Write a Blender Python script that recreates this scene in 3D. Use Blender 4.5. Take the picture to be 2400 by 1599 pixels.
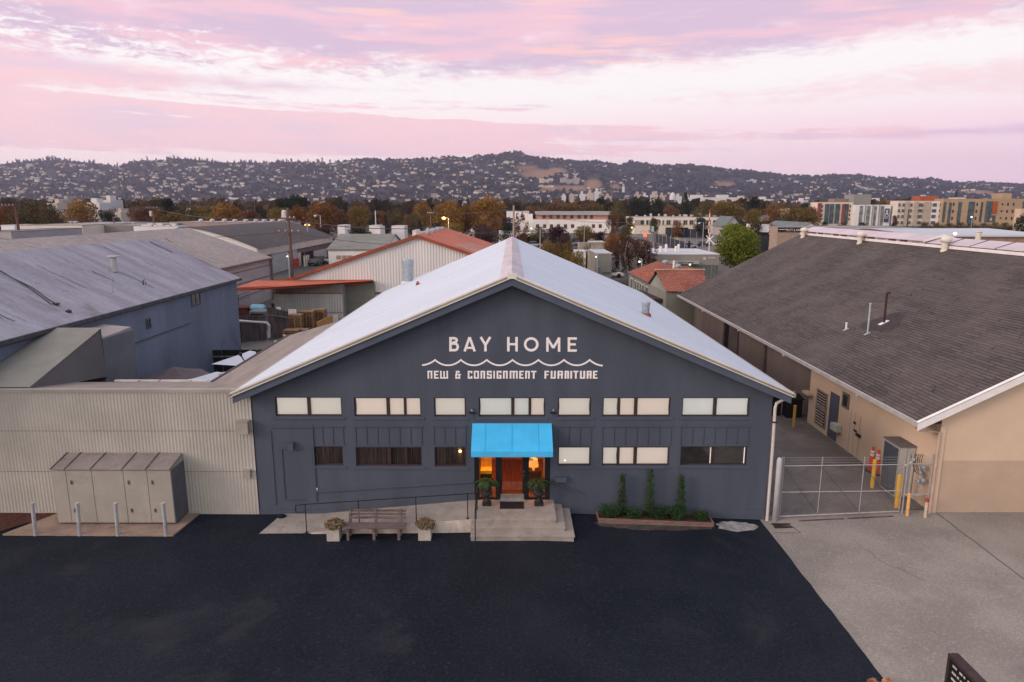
import bpy, math, random
from math import radians as R, sin, cos, tan, atan, sqrt, pi
from mathutils import Vector, Matrix, noise as mnoise
for o in list(bpy.data.objects): bpy.data.objects.remove(o)
COL = bpy.context.scene.collection
SC = bpy.context.scene
# ---------------------------------------------------------------- camera
CAMX, CAMY, CAMZ, TH, FP = 0.0, -24.0, 11.3, R(11.14), 1600.0
cd = bpy.data.cameras.new('camera'); cd.sensor_width = 36; cd.lens = 36*FP/2400; cd.clip_start = .3; cd.clip_end = 30000
cam = bpy.data.objects.new('camera', cd); COL.objects.link(cam)
cam.location = (CAMX, CAMY, CAMZ); cam.rotation_euler = (R(90)-TH, 0, 0); SC.camera = cam
# ---------------------------------------------------------------- world
def lin(c):
    return tuple(((v/255)/12.92 if v/255 <= .04045 else ((v/255+.055)/1.055)**2.4) for v in c)
W = bpy.data.worlds.new('World'); SC.world = W; W.use_nodes = True
NT = W.node_tree; NT.nodes.clear()
class G:                                   # small helper that writes node maths
    def __init__(s, nt): s.nt = nt
    def n(s, t, **k):
        x = s.nt.nodes.new(t)
        for a, b in k.items(): setattr(x, a, b)
        return x
    def put(s, sock, v):
        if hasattr(v, 'is_output'): s.nt.links.new(v, sock)
        else: sock.default_value = v
    def m(s, op, a, b=0.0, c=None, clamp=False):
        x = s.n('ShaderNodeMath', operation=op, use_clamp=clamp)
        s.put(x.inputs[0], a); s.put(x.inputs[1], b)
        if c is not None: s.put(x.inputs[2], c)
        return x.outputs[0]
    def mix(s, f, a, b, bt='MIX'):
        x = s.n('ShaderNodeMix', data_type='RGBA', blend_type=bt)
        s.put(x.inputs['Factor'], f)
        A = [i for i in x.inputs if i.identifier == 'A_Color'][0]; B = [i for i in x.inputs if i.identifier == 'B_Color'][0]
        s.put(A, a if hasattr(a, 'is_output') else (*a, 1)[:4]); s.put(B, b if hasattr(b, 'is_output') else (*b, 1)[:4])
        return [o for o in x.outputs if o.identifier == 'Result_Color'][0]
    def ramp(s, v, lo, hi):                # smooth step
        x = s.n('ShaderNodeMapRange', interpolation_type='SMOOTHSTEP')
        s.put(x.inputs[0], v); s.put(x.inputs[1], lo); s.put(x.inputs[2], hi)
        return x.outputs[0]
    def noise(s, vec, scale, detail=4, rough=.55, dist=0.):
        x = s.n('ShaderNodeTexNoise'); s.put(x.inputs['Vector'], vec)
        x.inputs['Scale'].default_value = scale; x.inputs['Detail'].default_value = detail
        x.inputs['Roughness'].default_value = rough; x.inputs['Distortion'].default_value = dist
        return x.outputs['Fac']
    def vec(s, x, y, z=0.):
        c = s.n('ShaderNodeCombineXYZ'); s.put(c.inputs[0], x); s.put(c.inputs[1], y); s.put(c.inputs[2], z); return c.outputs[0]
g = G(NT)
tc = g.n('ShaderNodeTexCoord'); sp = g.n('ShaderNodeSeparateXYZ'); NT.links.new(tc.outputs['Generated'], sp.inputs[0])
X, Y, Z = sp.outputs
az = g.m('MULTIPLY', g.m('ARCTAN2', X, Y), 57.2958)
el = g.m('MULTIPLY', g.m('ARCSINE', Z), 57.2958)
wob = g.noise(g.vec(g.m('MULTIPLY', az, .05), g.m('MULTIPLY', el, .16)), 1.0, 3)
nA = g.noise(g.vec(g.m('MULTIPLY', az, .16), g.m('MULTIPLY', el, .62)), 1.0, 9, .62, .4)
nB = g.noise(g.vec(g.m('MULTIPLY', az, .10), g.m('MULTIPLY', el, .85), 7.3), 1.0, 5, .5, .2)
nC = g.noise(g.vec(g.m('MULTIPLY', az, .62), g.m('MULTIPLY', el, 2.3), 3.1), 1.0, 9, .68, .5)
def band(center, half, soft, k, fine=.5):
    f = g.m('SUBTRACT', half, g.m('ABSOLUTE', g.m('SUBTRACT', el, center)))
    f = g.m('ADD', f, g.m('MULTIPLY', g.m('SUBTRACT', nA, .5), k))
    f = g.m('ADD', f, g.m('MULTIPLY', g.m('SUBTRACT', nC, .5), k*fine))
    return g.ramp(f, -soft, soft)
pos = g.m('MAXIMUM', az, 0.0); neg = g.m('MAXIMUM', g.m('MULTIPLY', az, -1.0), 0.0)
e1 = g.m('ADD', 10.0, g.m('ADD', g.m('MULTIPLY', pos, .052), g.m('MULTIPLY', neg, .028)))
up = g.m('SUBTRACT', el, e1)
up = g.m('ADD', up, g.m('MULTIPLY', g.m('SUBTRACT', nA, .5), g.m('ADD', 3.2, g.m('MULTIPLY', neg, .16))))
up = g.m('ADD', up, g.m('MULTIPLY', g.m('SUBTRACT', nC, .5), g.m('ADD', 3.0, g.m('MULTIPLY', neg, .20))))
c1 = g.ramp(up, -.8, 1.2)
nS = g.noise(g.vec(g.m('MULTIPLY', az, .045), g.m('MULTIPLY', g.m('ADD', el, g.m('MULTIPLY', az, .03)), 1.05), 4.4), 1.0, 6, .6, .35)
half2 = g.m('ADD', g.m('MULTIPLY', g.m('SUBTRACT', 27.0, az), .040), g.m('MULTIPLY', g.m('SUBTRACT', nS, .52), 9.0))
c2 = band(g.m('SUBTRACT', 5.4, g.m('MULTIPLY', az, .012)), half2, .5, 3.8)
half3 = g.m('SUBTRACT', g.m('MULTIPLY', g.m('SUBTRACT', -12.0, az), .055), .1)
c3 = g.m('MULTIPLY', band(8.9, half3, .5, 1.7), .9)
half4 = g.m('MULTIPLY', g.m('SUBTRACT', az, 17.0), .05)
c4 = g.m('MULTIPLY', band(8.3, half4, .8, 3.0, 1.0), .55)
half5 = g.m('MULTIPLY', g.m('SUBTRACT', az, 27.0), .04)
c5 = g.m('MULTIPLY', band(5.0, half5, .35, .5), .6)
# the clear sky between the clouds, from the horizon up
k1 = g.ramp(el, 1.0, 8.0)
hor = g.mix(g.ramp(az, -12., 36.), lin((254, 226, 226)), lin((243, 206, 222)))
mid = g.mix(g.ramp(az, -25., 30.), lin((252, 234, 233)), lin((250, 224, 230)))
clear = g.mix(k1, hor, mid)
clear = g.mix(g.ramp(el, 5.8, 8.8), clear, tuple(v*.93 for v in lin((255, 248, 248))))
lav, pink, peach = lin((211, 187, 209)), lin((234, 194, 208)), lin((248, 202, 198))
cc = g.mix(g.ramp(nB, .42, .60), lav, pink)
cc = g.mix(g.m('MULTIPLY', g.ramp(g.noise(g.vec(g.m('MULTIPLY', az, .07), g.m('MULTIPLY', el, .8), 1.9), 1., 4), .55, .68), g.m('MULTIPLY', g.ramp(az, -24., -8.), .85)), cc, peach)
cc = g.mix(g.m('MULTIPLY', g.ramp(nA, .56, .75), .5), cc, lin((253, 236, 244)))
lowc = g.mix(g.ramp(nB, .45, .7), lin((244, 201, 208)), lin((228, 198, 214)))
sky = g.mix(g.m('MULTIPLY', c2, .85), clear, lowc)
sky = g.mix(c3, sky, lowc); sky = g.mix(c4, sky, lowc); sky = g.mix(c5, sky, lin((214, 184, 216)))
sky = g.mix(c1, sky, cc)
# overhead the dusk sky is bluer; the west behind the camera is warmer
side = g.ramp(X, -.55, .55)                # 0 towards the sunset on the left, 1 away from it
zen = g.mix(side, (1.12, 1.03, 1.02), (.70, .75, .90))
sky = g.mix(g.ramp(el, 17., 38.), sky, zen)
west = g.mix(side, g.mix(g.ramp(el, -5., 30.), (1.75, 1.42, 1.14), (1.2, 1.1, 1.08)), g.mix(g.ramp(el, -5., 30.), (.95, .88, .82), (.72, .76, .88)))
sky = g.mix(g.m('MULTIPLY', g.ramp(az, 42., 62.), g.ramp(g.m('MULTIPLY', az, -1.0), -170., -120.)), sky, (.42, .47, .62))
sky = g.mix(g.m('MULTIPLY', g.ramp(g.m('MULTIPLY', Y, -1.0), .05, .8), .9), sky, west)
sky = g.mix(g.ramp(el, -.5, -3.), sky, (.06, .055, .055))
bg = g.n('ShaderNodeBackground'); NT.links.new(sky, bg.inputs[0]); bg.inputs[1].default_value = 0.95
wo = g.n('ShaderNodeOutputWorld'); NT.links.new(bg.outputs[0], wo.inputs[0])
W.cycles.sampling_method = 'MANUAL'; W.cycles.sample_map_resolution = 512
sl = bpy.data.lights.new('sun', 'SUN'); sl.energy = 1.5; sl.angle = R(18); sl.color = (1., .84, .72)
so = bpy.data.objects.new('sun', sl); COL.objects.link(so)
so.rotation_euler = Vector((.86, .42, -.36)).to_track_quat('-Z', 'Y').to_euler()
vs = SC.view_settings; vs.view_transform = 'Standard'; vs.look = 'None'; vs.exposure = .30; vs.gamma = 1
SC.cycles.max_bounces = 6; SC.cycles.diffuse_bounces = 3; SC.cycles.transparent_max_bounces = 16
SC.cycles.volume_bounces = 0
# ---------------------------------------------------------------- pixel helpers (2400 x 1599 photograph)
def ray(px, py):
    u, v = (px-1200)/FP, (py-799.5)/FP
    return Vector((u, cos(TH)-v*sin(TH), -sin(TH)-v*cos(TH)))
CP = Vector((CAMX, CAMY, CAMZ))
def atY(px, py, y): r = ray(px, py); return CP + r*((y-CAMY)/r.y)
def atZ(px, py, z): r = ray(px, py); return CP + r*((z-CAMZ)/r.z)
def atX(px, py, x): r = ray(px, py); return CP + r*((x-CAMX)/r.x)
def atP(px, py, p, n): r = ray(px, py); return CP + r*((Vector(p)-CP).dot(Vector(n))/r.dot(Vector(n)))
def atD(px, py, D): return atY(px, py, CAMY+D)
GB = [(-60, 0.), (-30, 0.), (-9.6, -.08), (1, 0.), (9.6, -.30), (15.9, 0.), (60, 0.)]
def gz(x):
    for (a, p), (b, q) in zip(GB, GB[1:]):
        if a <= x <= b: return p+(q-p)*(x-a)/(b-a)
    return 0.
# ---------------------------------------------------------------- mesh builder and scene tree
class MB:
    def __init__(s): s.v = []; s.f = []; s.mi = []; s.cur = 0
    def add(s, vs, fs):
        b = len(s.v); s.v += [tuple(v) for v in vs]
        for f in fs: s.f.append([b+i for i in f]); s.mi.append(s.cur)
        return s
    def quad(s, *p): return s.add(p, [list(range(len(p)))])
    def box(s, a, b):
        x0, y0, z0 = [min(a[i], b[i]) for i in range(3)]; x1, y1, z1 = [max(a[i], b[i]) for i in range(3)]
        v = [(x0,y0,z0),(x1,y0,z0),(x1,y1,z0),(x0,y1,z0),(x0,y0,z1),(x1,y0,z1),(x1,y1,z1),(x0,y1,z1)]
        return s.add(v, [[0,3,2,1],[4,5,6,7],[0,1,5,4],[1,2,6,5],[2,3,7,6],[3,0,4,7]])
    def prism(s, pts, d):                  # polygon pts (3d) swept by vector d
        n = len(pts); d = Vector(d); v = [Vector(p) for p in pts]
        w = v+[p+d for p in v]
        return s.add(w, [list(range(n))[::-1], list(range(n, 2*n))]+[[i, (i+1) % n, n+(i+1) % n, n+i] for i in range(n)])
    def tube(s, pts, r, n=8, cap=True):
        pts = [Vector(p) for p in pts]; rs = r if isinstance(r, (list, tuple)) else [r]*len(pts)
        b = len(s.v); up = None
        for i, p in enumerate(pts):
            t = (pts[min(i+1, len(pts)-1)]-pts[max(i-1, 0)]).normalized()
            a = Vector((0, 0, 1)) if abs(t.z) < .9 else Vector((1, 0, 0))
            u = t.cross(a).normalized()
            if up is not None:
                u2 = (up - t*up.dot(t))
                if u2.length > 1e-4: u = u2.normalized()
            up = u; w = t.cross(u)
            for k in range(n):
                q = p+(u*cos(2*pi*k/n)+w*sin(2*pi*k/n))*rs[i]; s.v.append(tuple(q))
        for i in range(len(pts)-1):
            for k in range(n):
                s.f.append([b+i*n+k, b+i*n+(k+1) % n, b+(i+1)*n+(k+1) % n, b+(i+1)*n+k]); s.mi.append(s.cur)
        if cap:
            s.f.append([b+k for k in range(n)][::-1]); s.mi.append(s.cur)
            e = b+(len(pts)-1)*n; s.f.append([e+k for k in range(n)]); s.mi.append(s.cur)
        return s
    def lathe(s, c, prof, n=16):           # prof: (radius, z)
        b = len(s.v); c = Vector(c)
        for r, z in prof:
            for k in range(n): s.v.append((c.x+r*cos(2*pi*k/n), c.y+r*sin(2*pi*k/n), c.z+z))
        for i in range(len(prof)-1):
            for k in range(n):
                s.f.append([b+i*n+k, b+i*n+(k+1) % n, b+(i+1)*n+(k+1) % n, b+(i+1)*n+k]); s.mi.append(s.cur)
        s.f.append([b+k for k in range(n)][::-1]); s.mi.append(s.cur)
        e = b+(len(prof)-1)*n; s.f.append([e+k for k in range(n)]); s.mi.append(s.cur)
        return s
    def build(s, name, mat, parent=None, origin=None, fix=True, smooth=False):
        me = bpy.data.meshes.new(name)
        if parent is not None: og = wloc(parent)
        elif origin is not None: og = Vector(origin)
        else:
            xs, ys, zs = zip(*s.v); og = Vector(((min(xs)+max(xs))/2, (min(ys)+max(ys))/2, min(zs)))
        me.from_pydata([(x-og.x, y-og.y, z-og.z) for x, y, z in s.v], [], s.f)
        for m in (mat if isinstance(mat, (list, tuple)) else [mat]): me.materials.append(m)
        me.polygons.foreach_set('material_index', s.mi)
        if fix and len(s.f) < 60000:
            import bmesh
            b = bmesh.new(); b.from_mesh(me); bmesh.ops.recalc_face_normals(b, faces=b.faces); b.to_mesh(me); b.free()
        if smooth: me.polygons.foreach_set('use_smooth', [True]*len(me.polygons))
        me.update()
        o = bpy.data.objects.new(name, me); COL.objects.link(o)
        if parent is not None: o.parent = parent
        else: o.location = og
        return o
def wloc(o):
    l = Vector((0, 0, 0))
    while o is not None: l += Vector(o.location); o = o.parent
    return l
def tag(o, label=None, cat=None, group=None, kind=None):
    if label: o['label'] = label
    if cat: o['category'] = cat
    if group: o['group'] = group
    if kind: o['kind'] = kind
    return o
def thing(name, label, cat, loc, group=None):
    o = bpy.data.objects.new(name, None); COL.objects.link(o); o.location = loc; o.empty_display_size = .3
    return tag(o, label, cat, group)
KIDS = {}
def copytree(o, parent=None):
    c = o.copy(); COL.objects.link(c)
    if parent is not None: c.parent = parent
    for ch in [x for x in bpy.data.objects if x.parent == o]: copytree(ch, c)
    return c
# ---------------------------------------------------------------- materials
MC = {}
def mat(name, col, rough=.85, var=.12, vs=1.5, bump=0., bs=30., metal=0., spec=.3, col2=None, streak=None, grain=0., gs=60., stain=None, coat=0.):
    """procedural surface: base colour with broad blotches, optional second colour, fine grain, bump, stains"""
    if name in MC: return MC[name]
    m = bpy.data.materials.new(name); m.use_nodes = True; nt = m.node_tree; nt.nodes.clear(); q = G(nt)
    out = q.n('ShaderNodeOutputMaterial'); p = q.n('ShaderNodeBsdfPrincipled'); nt.links.new(p.outputs[0], out.inputs[0])
    t = q.n('ShaderNodeTexCoord'); vec = t.outputs['Object']
    if streak:
        mp = q.n('ShaderNodeMapping'); nt.links.new(vec, mp.inputs[0]); mp.inputs['Scale'].default_value = streak; vec2 = mp.outputs[0]
    else: vec2 = vec
    n1 = q.noise(vec2, vs, 5, .6)
    c1 = tuple(c*(1-var) for c in col); c2 = col2 or tuple(min(1, c*(1+var)) for c in col)
    c = q.mix(q.ramp(n1, .32, .68), c1, c2)
    if grain:
        n2 = q.noise(vec, gs, 3, .7)
        c = q.mix(q.m('MULTIPLY', q.ramp(n2, .4, .72), grain), c, tuple(x*.45 for x in col))
        n3 = q.noise(vec, gs*.63, 2, .7)
        c = q.mix(q.m('MULTIPLY', q.ramp(n3, .52, .75), grain*.8), c, tuple(min(1, x*1.7+.01) for x in col))
    if stain:
        n4 = q.noise(vec, stain[1], 6, .62, .5)
        c = q.mix(q.m('MULTIPLY', q.ramp(n4, .56, .72), stain[2]), c, stain[0])
    nt.links.new(c, p.inputs['Base Color'])
    p.inputs['Roughness'].default_value = rough; p.inputs['Metallic'].default_value = metal
    p.inputs['Specular IOR Level'].default_value = spec
    if coat: p.inputs['Coat Weight'].default_value = coat
    if bump:
        b = q.n('ShaderNodeBump'); b.inputs['Strength'].default_value = bump; b.inputs['Distance'].default_value = .02
        nt.links.new(q.noise(vec, bs, 4, .6), b.inputs['Height']); nt.links.new(b.outputs[0], p.inputs['Normal'])
    MC[name] = m; return m
def shingles(name, c1, c2, cm, cw, ch, axis='x', k=1.1, mortar=.02, var=.35):
    """rows of roof courses: brick texture laid along the slope (slope runs along `axis`)"""
    m = bpy.data.materials.new(name); m.use_nodes = True; nt = m.node_tree; nt.nodes.clear(); q = G(nt)
    out = q.n('ShaderNodeOutputMaterial'); p = q.n('ShaderNodeBsdfPrincipled'); nt.links.new(p.outputs[0], out.inputs[0])
    t = q.n('ShaderNodeTexCoord'); s = q.n('ShaderNodeSeparateXYZ'); nt.links.new(t.outputs['Object'], s.inputs[0])
    a, b = (s.outputs[1], s.outputs[0]) if axis == 'x' else (s.outputs[0], s.outputs[1])
    wn_ = q.noise(t.outputs['Object'], 1.1, 3); v = q.vec(q.m('ADD', a, q.m('MULTIPLY', wn_, 1.3)), q.m('ADD', q.m('MULTIPLY', b, k), q.m('MULTIPLY', wn_, .05)))
    br = q.n('ShaderNodeTexBrick'); nt.links.new(v, br.inputs['Vector'])
    br.inputs['Color1'].default_value = (*c1, 1); br.inputs['Color2'].default_value = (*c2, 1); br.inputs['Mortar'].default_value = (*cm, 1)
    br.inputs['Scale'].default_value = 1; br.inputs['Mortar Size'].default_value = mortar; br.inputs['Brick Width'].default_value = cw
    br.inputs['Row Height'].default_value = ch; br.inputs['Mortar Smooth'].default_value = .25; br.inputs['Bias'].default_value = 0; br.offset = .37; br.squash = 1.35; br.squash_frequency = 3
    n = q.noise(t.outputs['Object'], .35, 5, .6)
    n2 = q.noise(t.outputs['Object'], 9, 3, .7)
    c = q.mix(q.m('MULTIPLY', q.ramp(n, .35, .7), var), br.outputs[0], tuple(x*1.5 for x in c2))
    c = q.mix(q.m('MULTIPLY', q.ramp(n2, .45, .8), .35), c, tuple(x*.5 for x in c1))
    nt.links.new(c, p.inputs[0]); p.inputs['Roughness'].default_value = .9; p.inputs['Specular IOR Level'].default_value = .2
    bp = q.n('ShaderNodeBump'); bp.inputs['Strength'].default_value = .6; bp.inputs['Distance'].default_value = .02
    nt.links.new(q.m('SUBTRACT', 1.0, br.outputs[1]), bp.inputs['Height']); nt.links.new(bp.outputs[0], p.inputs['Normal'])
    MC[name] = m; return m
def glow(name, col, s, base=(.8, .8, .8)):
    m = bpy.data.materials.new(name); m.use_nodes = True; p = m.node_tree.nodes['Principled BSDF']
    q = G(m.node_tree); t = q.n('ShaderNodeTexCoord')
    n = q.noise(t.outputs['Object'], 1.2, 3)
    m.node_tree.links.new(q.mix(n, tuple(c*.92 for c in base), base), p.inputs['Base Color'])
    p.inputs['Emission Color'].default_value = (*col, 1); p.inputs['Emission Strength'].default_value = s; p.inputs['Roughness'].default_value = .8
    MC[name] = m; return m
def glassmat(name, tint=(1, 1, 1), f0=.09):
    m = bpy.data.materials.new(name); m.use_nodes = True; nt = m.node_tree; nt.nodes.clear(); q = G(nt)
    out = q.n('ShaderNodeOutputMaterial'); mx = q.n('ShaderNodeMixShader'); tr = q.n('ShaderNodeBsdfTransparent'); gl = q.n('ShaderNodeBsdfGlossy')
    tr.inputs[0].default_value = (*tint, 1); gl.inputs['Roughness'].default_value = .03
    fr = q.n('ShaderNodeFresnel'); fr.inputs[0].default_value = 1.5
    t = q.n('ShaderNodeTexCoord'); b = q.n('ShaderNodeBump'); b.inputs['Strength'].default_value = .02
    nt.links.new(q.noise(t.outputs['Object'], 1.5, 2), b.inputs['Height']); nt.links.new(b.outputs[0], gl.inputs['Normal'])
    nt.links.new(q.m('ADD', fr.outputs[0], f0), mx.inputs[0]); nt.links.new(tr.outputs[0], mx.inputs[1]); nt.links.new(gl.outputs[0], mx.inputs[2])
    nt.links.new(mx.outputs[0], out.inputs[0]); MC[name] = m; return m
def leafmat(name, c1, c2, c3=None, sc=.6, osc=None):
    """foliage: colour varies leaf by leaf, clump by clump and tree by tree"""
    m = bpy.data.materials.new(name); m.use_nodes = True; nt = m.node_tree; nt.nodes.clear(); q = G(nt)
    out = q.n('ShaderNodeOutputMaterial'); p = q.n('ShaderNodeBsdfPrincipled')
    t = q.n('ShaderNodeTexCoord'); geo = q.n('ShaderNodeNewGeometry'); oi = q.n('ShaderNodeObjectInfo')
    n = q.noise(t.outputs['Object'], sc, 4, .6)
    c = q.mix(q.ramp(n, .35, .65), c1, c2)
    if c3: c = q.mix(q.m('MULTIPLY', q.ramp(geo.outputs['Random Per Island'], .6, 1.), .8), c, c3)
    c = q.mix(q.m('MULTIPLY', geo.outputs['Random Per Island'], .5), c, tuple(x*.45 for x in c1))
    hs = q.n('ShaderNodeHueSaturation'); nt.links.new(c, hs.inputs['Color'])
    q.put(hs.inputs['Value'], q.m('ADD', .78, q.m('MULTIPLY', oi.outputs['Random'], .45)))
    q.put(hs.inputs['Hue'], q.m('ADD', .488, q.m('MULTIPLY', oi.outputs['Random'], .024)))
    nt.links.new(hs.outputs[0], p.inputs['Base Color']); p.inputs['Roughness'].default_value = .75; p.inputs['Specular IOR Level'].default_value = .15
    tl = q.n('ShaderNodeBsdfTranslucent'); nt.links.new(hs.outputs[0], tl.inputs[0])
    mx = q.n('ShaderNodeMixShader'); mx.inputs[0].default_value = .2
    nt.links.new(p.outputs[0], mx.inputs[1]); nt.links.new(tl.outputs[0], mx.inputs[2]); nt.links.new(mx.outputs[0], out.inputs[0])
    MC[name] = m; return m
# ================================================================ SETTING
def clip(poly, xc, keep_hi):
    out = []
    for i in range(len(poly)):
        a, b = poly[i], poly[(i+1) % len(poly)]
        ia = a[0] >= xc if keep_hi else a[0] <= xc; ib = b[0] >= xc if keep_hi else b[0] <= xc
        if ia: out.append(a)
        if ia != ib:
            t = (xc-a[0])/(b[0]-a[0]); out.append((xc, a[1]+(b[1]-a[1])*t))
    return out
def sheet(name, poly, off, m, th=0.):
    mb = MB(); xs = [-9000]+[p[0] for p in GB]+[9000]
    for lo, hi in zip(xs, xs[1:]):
        q = clip(clip(poly, lo, True), hi, False)
        if len(q) >= 3:
            v = [(x, y, gz(max(-60, min(60, x)))+off) for x, y in q]
            if th: mb.prism([(x, y, z-th) for x, y, z in v], (0, 0, th))
            else: mb.quad(*v)
    o = mb.build(name, m, origin=(0, 0, 0)); tag(o, kind='structure'); return o
def wobble(pts, amp, step, seed, closed=False):
    """break straight edges into slightly uneven ones"""
    rr = random.Random(seed); out = []
    n = len(pts) if closed else len(pts)-1
    for i in range(n):
        a, b = Vector(pts[i]), Vector(pts[(i+1) % len(pts)]); L = (b-a).length; k = max(1, int(L/step))
        nr = Vector((-(b-a).y, (b-a).x)).normalized()
        for j in range(k):
            p = a+(b-a)*(j/k)
            if j: p = p+nr*rr.uniform(-amp, amp)
            out.append((p.x, p.y))
    if not closed: out.append(tuple(pts[-1]))
    return out
ground_m = mat('city_ground', (.075, .068, .06), .95, .35, .02, col2=(.13, .12, .11), grain=.4, gs=.4)
asph_m = mat('fresh_asphalt', (.0084, .0125, .0225), .82, .22, .28, bump=.9, bs=45, grain=.95, gs=17, col2=(.015, .0185, .029), stain=((.038, .036, .042), .35, .45), spec=.16)
asph2_m = mat('old_asphalt', (.155, .13, .125), .9, .25, .5, bump=.5, bs=40, grain=.5, gs=25, stain=((.05, .05, .055), .5, .6))
conc_m = mat('drive_concrete', (.262, .228, .203), .9, .15, .35, bump=.35, bs=35, grain=.5, gs=18, stain=((.16, .14, .13), .42, .6), spec=.2)
conc2_m = mat('pale_concrete', (.36, .35, .36), .9, .12, .6, bump=.3, bs=30, grain=.3, gs=30)
step_m = mat('step_concrete', (.33, .285, .255), .9, .16, 1.4, bump=.4, bs=40, grain=.45, gs=40, stain=((.17, .14, .125), 2.1, .6))
pad_m = mat('pad_concrete', (.30, .215, .17), .9, .18, 1.2, bump=.4, bs=40, grain=.45, gs=35, stain=((.15, .10, .08), 1.5, .6))
mulch_m = mat('red_mulch', (.085, .028, .020), .95, .4, 6, bump=1., bs=30, grain=.8, gs=45)
yard_m = mat('yard_paving', (.13, .115, .11), .9, .3, .3, grain=.4, gs=12)
sheet('ground', [(-7000, -60), (7000, -60), (7000, 7000), (-7000, 7000)], 0, ground_m)
sheet('parking_lot', wobble([(9.35, .1), (9.35, -2), (9.30, -9), (9.42, -12.)], .022, .5, 3)+[(9.4, -40), (-60, -40), (-60, .1)], .004, asph_m)
sheet('concrete_drive', [(9.25, -40), (60, -40), (60, .2), (15.8, .2), (9.6, .6), (9.25, .1)], .002, conc_m)
sheet('service_alley', [(9.5, .3), (17.5, .3), (17.5, 42), (9.5, 42)], .006, asph2_m)
sheet('back_yard', [(-60, 22), (9.5, 22), (9.5, 48), (-60, 48)], .006, yard_m)
sheet('courtyard', [(-20, 0), (-10.5, 0), (-10.5, 21.9), (-20, 21.9)], .006, yard_m)
side_apron = sheet('concrete_apron', [(19.2, -.05), (60, -.05), (60, -6.5), (24.2, -6.5)], .008, conc2_m)
ang = [i*2*pi/26 for i in range(26)]
rr = random.Random(5)
pc = atZ(1728, 1235, -.25)
sheet('concrete_patch', [(pc.x+cos(a)*.78*rr.uniform(.85, 1.1), pc.y+.02+sin(a)*(.40 if sin(a) < 0 else .44)*rr.uniform(.8, 1.1)) for a in ang], .009, mat('worn_concrete_patch', (.30, .285, .285), .9, .3, 3, grain=.5, gs=22, stain=((.10, .09, .095), 3.5, .7)))
drift_m = mat('gravel_drift', (.07, .055, .05), .95, .4, 3, grain=.8, gs=40)
sheet('dusty_gravel', wobble([(3.0, -.72), (3.2, -1.0), (4.6, -1.22), (6.2, -1.12), (7.3, -.95), (7.3, -.72)], .05, .15, 9, True), .008, drift_m)
sheet('mulch_bed', wobble([(-22, .0), (-16.9, .0), (-18.4, -1.75), (-22, -1.9)], .06, .3, 4, True), .03, mulch_m)
# drive joints, trench drain, catch basin
dk = mat('dark_iron', (.035, .022, .022), .7, .3, 8, metal=.3)
jt = MB()
def ribbon(mb, pts, w, z=.012):
    pts = [Vector((p[0], p[1], 0)) for p in pts]
    for a, b in zip(pts, pts[1:]):
        n = Vector((-(b-a).y, (b-a).x, 0)).normalized()*w/2
        mb.quad(*[(q.x, q.y, gz(q.x)+z) for q in (a-n, b-n, b+n, a+n)])
rr = random.Random(8)
ja, jb = atZ(2195, 1203, 0), atZ(2400, 1358, 0)
ribbon(jt, wobble([(ja.x, ja.y), (jb.x, jb.y), (jb.x+2.5, jb.y-3.)], .02, .4, 2), .022)
jc, jd = atZ(1812, 1247, -.25), atZ(1877, 1246, -.2)
ribbon(jt, [(jc.x, jc.y), (jd.x, jd.y), (jd.x-.12, jd.y+.55)], .02)
ck_ = [((12.0, -2.2), (12.2, -3.4), (12.9, -4.6))]
for ci, cp in enumerate(ck_): ribbon(jt, wobble(cp, .06, .25, 40+ci), .009, .0125)
tag(jt.build('drive_joints', dk, origin=(0, 0, 0)), kind='structure')
cb = MB(); a = atZ(1834, 1232, -.26)
for i in range(11): cb.box((a.x-.33+.06*i, a.y-.15, gz(a.x)+.004), (a.x-.295+.06*i, a.y+.15, gz(a.x)+.022))
cb.box((a.x-.36, a.y-.18, gz(a.x)+.004), (a.x+.36, a.y-.15, gz(a.x)+.026)); cb.box((a.x-.36, a.y+.15, gz(a.x)+.004), (a.x+.36, a.y+.18, gz(a.x)+.026))
tag(cb.build('drain_grate', dk), 'square iron drain grate in the concrete just outside the gate post', 'drain grate')
# main ramp, landing and steps
LB = thing('entrance_steps', 'concrete landing with three steps and a long ramp at the shop door', 'steps', (0, -.9, 0))
LX0, LX1 = -1.42, 1.53
s = MB()
s.box((LX0, -1.62, -.1), (LX1, -.01, .50)); s.box((LX0-.01, -1.655, .445), (LX1+.035, -.01, .503))
s.build('landing', step_m, LB)
for k, (yy, xx, zt) in enumerate([(-1.92, 1.83, .345), (-2.24, 2.13, .18)]):
    s = MB(); s.box((LX0-.0, yy, -.2), (xx, -.012-.004*k, zt-.0)); s.box((LX0-.012, yy-.03, zt-.05), (xx+.03, -.02-.004*k, zt+.002))
    s.build('step', step_m, LB)
s = MB(); pts = [(-7.2, gz(-7.2)+.015), (LX0, .497), (LX0, -.1), (-7.2, -.15)]
s.prism([(x, -1.6, z) for x, z in pts], (0, 1.59, 0)); 
s.build('ramp', step_m, LB)
s = MB(); s.add([(-8.95, -1.62, gz(-8.9)+.02), (-7.2, -1.6, gz(-7.2)+.016), (-7.2, -.02, gz(-7.2)+.016), (-8.65, -.02, gz(-8.6)+.02)], [[0, 1, 2, 3]])
s.build('apron', step_m, LB)
s = MB(); pts = [(-7.1, gz(-7)+.0), (-3.2, gz(-3)), (-1.43, 0.0), (-1.43, .495), (-7.1, gz(-7)+.05)]
s.prism([(x, -1.635, z) for x, z in pts], (0, .03, 0))
s.build('ramp_side', mat('whitewashed_concrete', (.55, .47, .41), .9, .2, 2, grain=.35, gs=30, stain=((.33, .25, .21), 2.4, .6)), LB)
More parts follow.
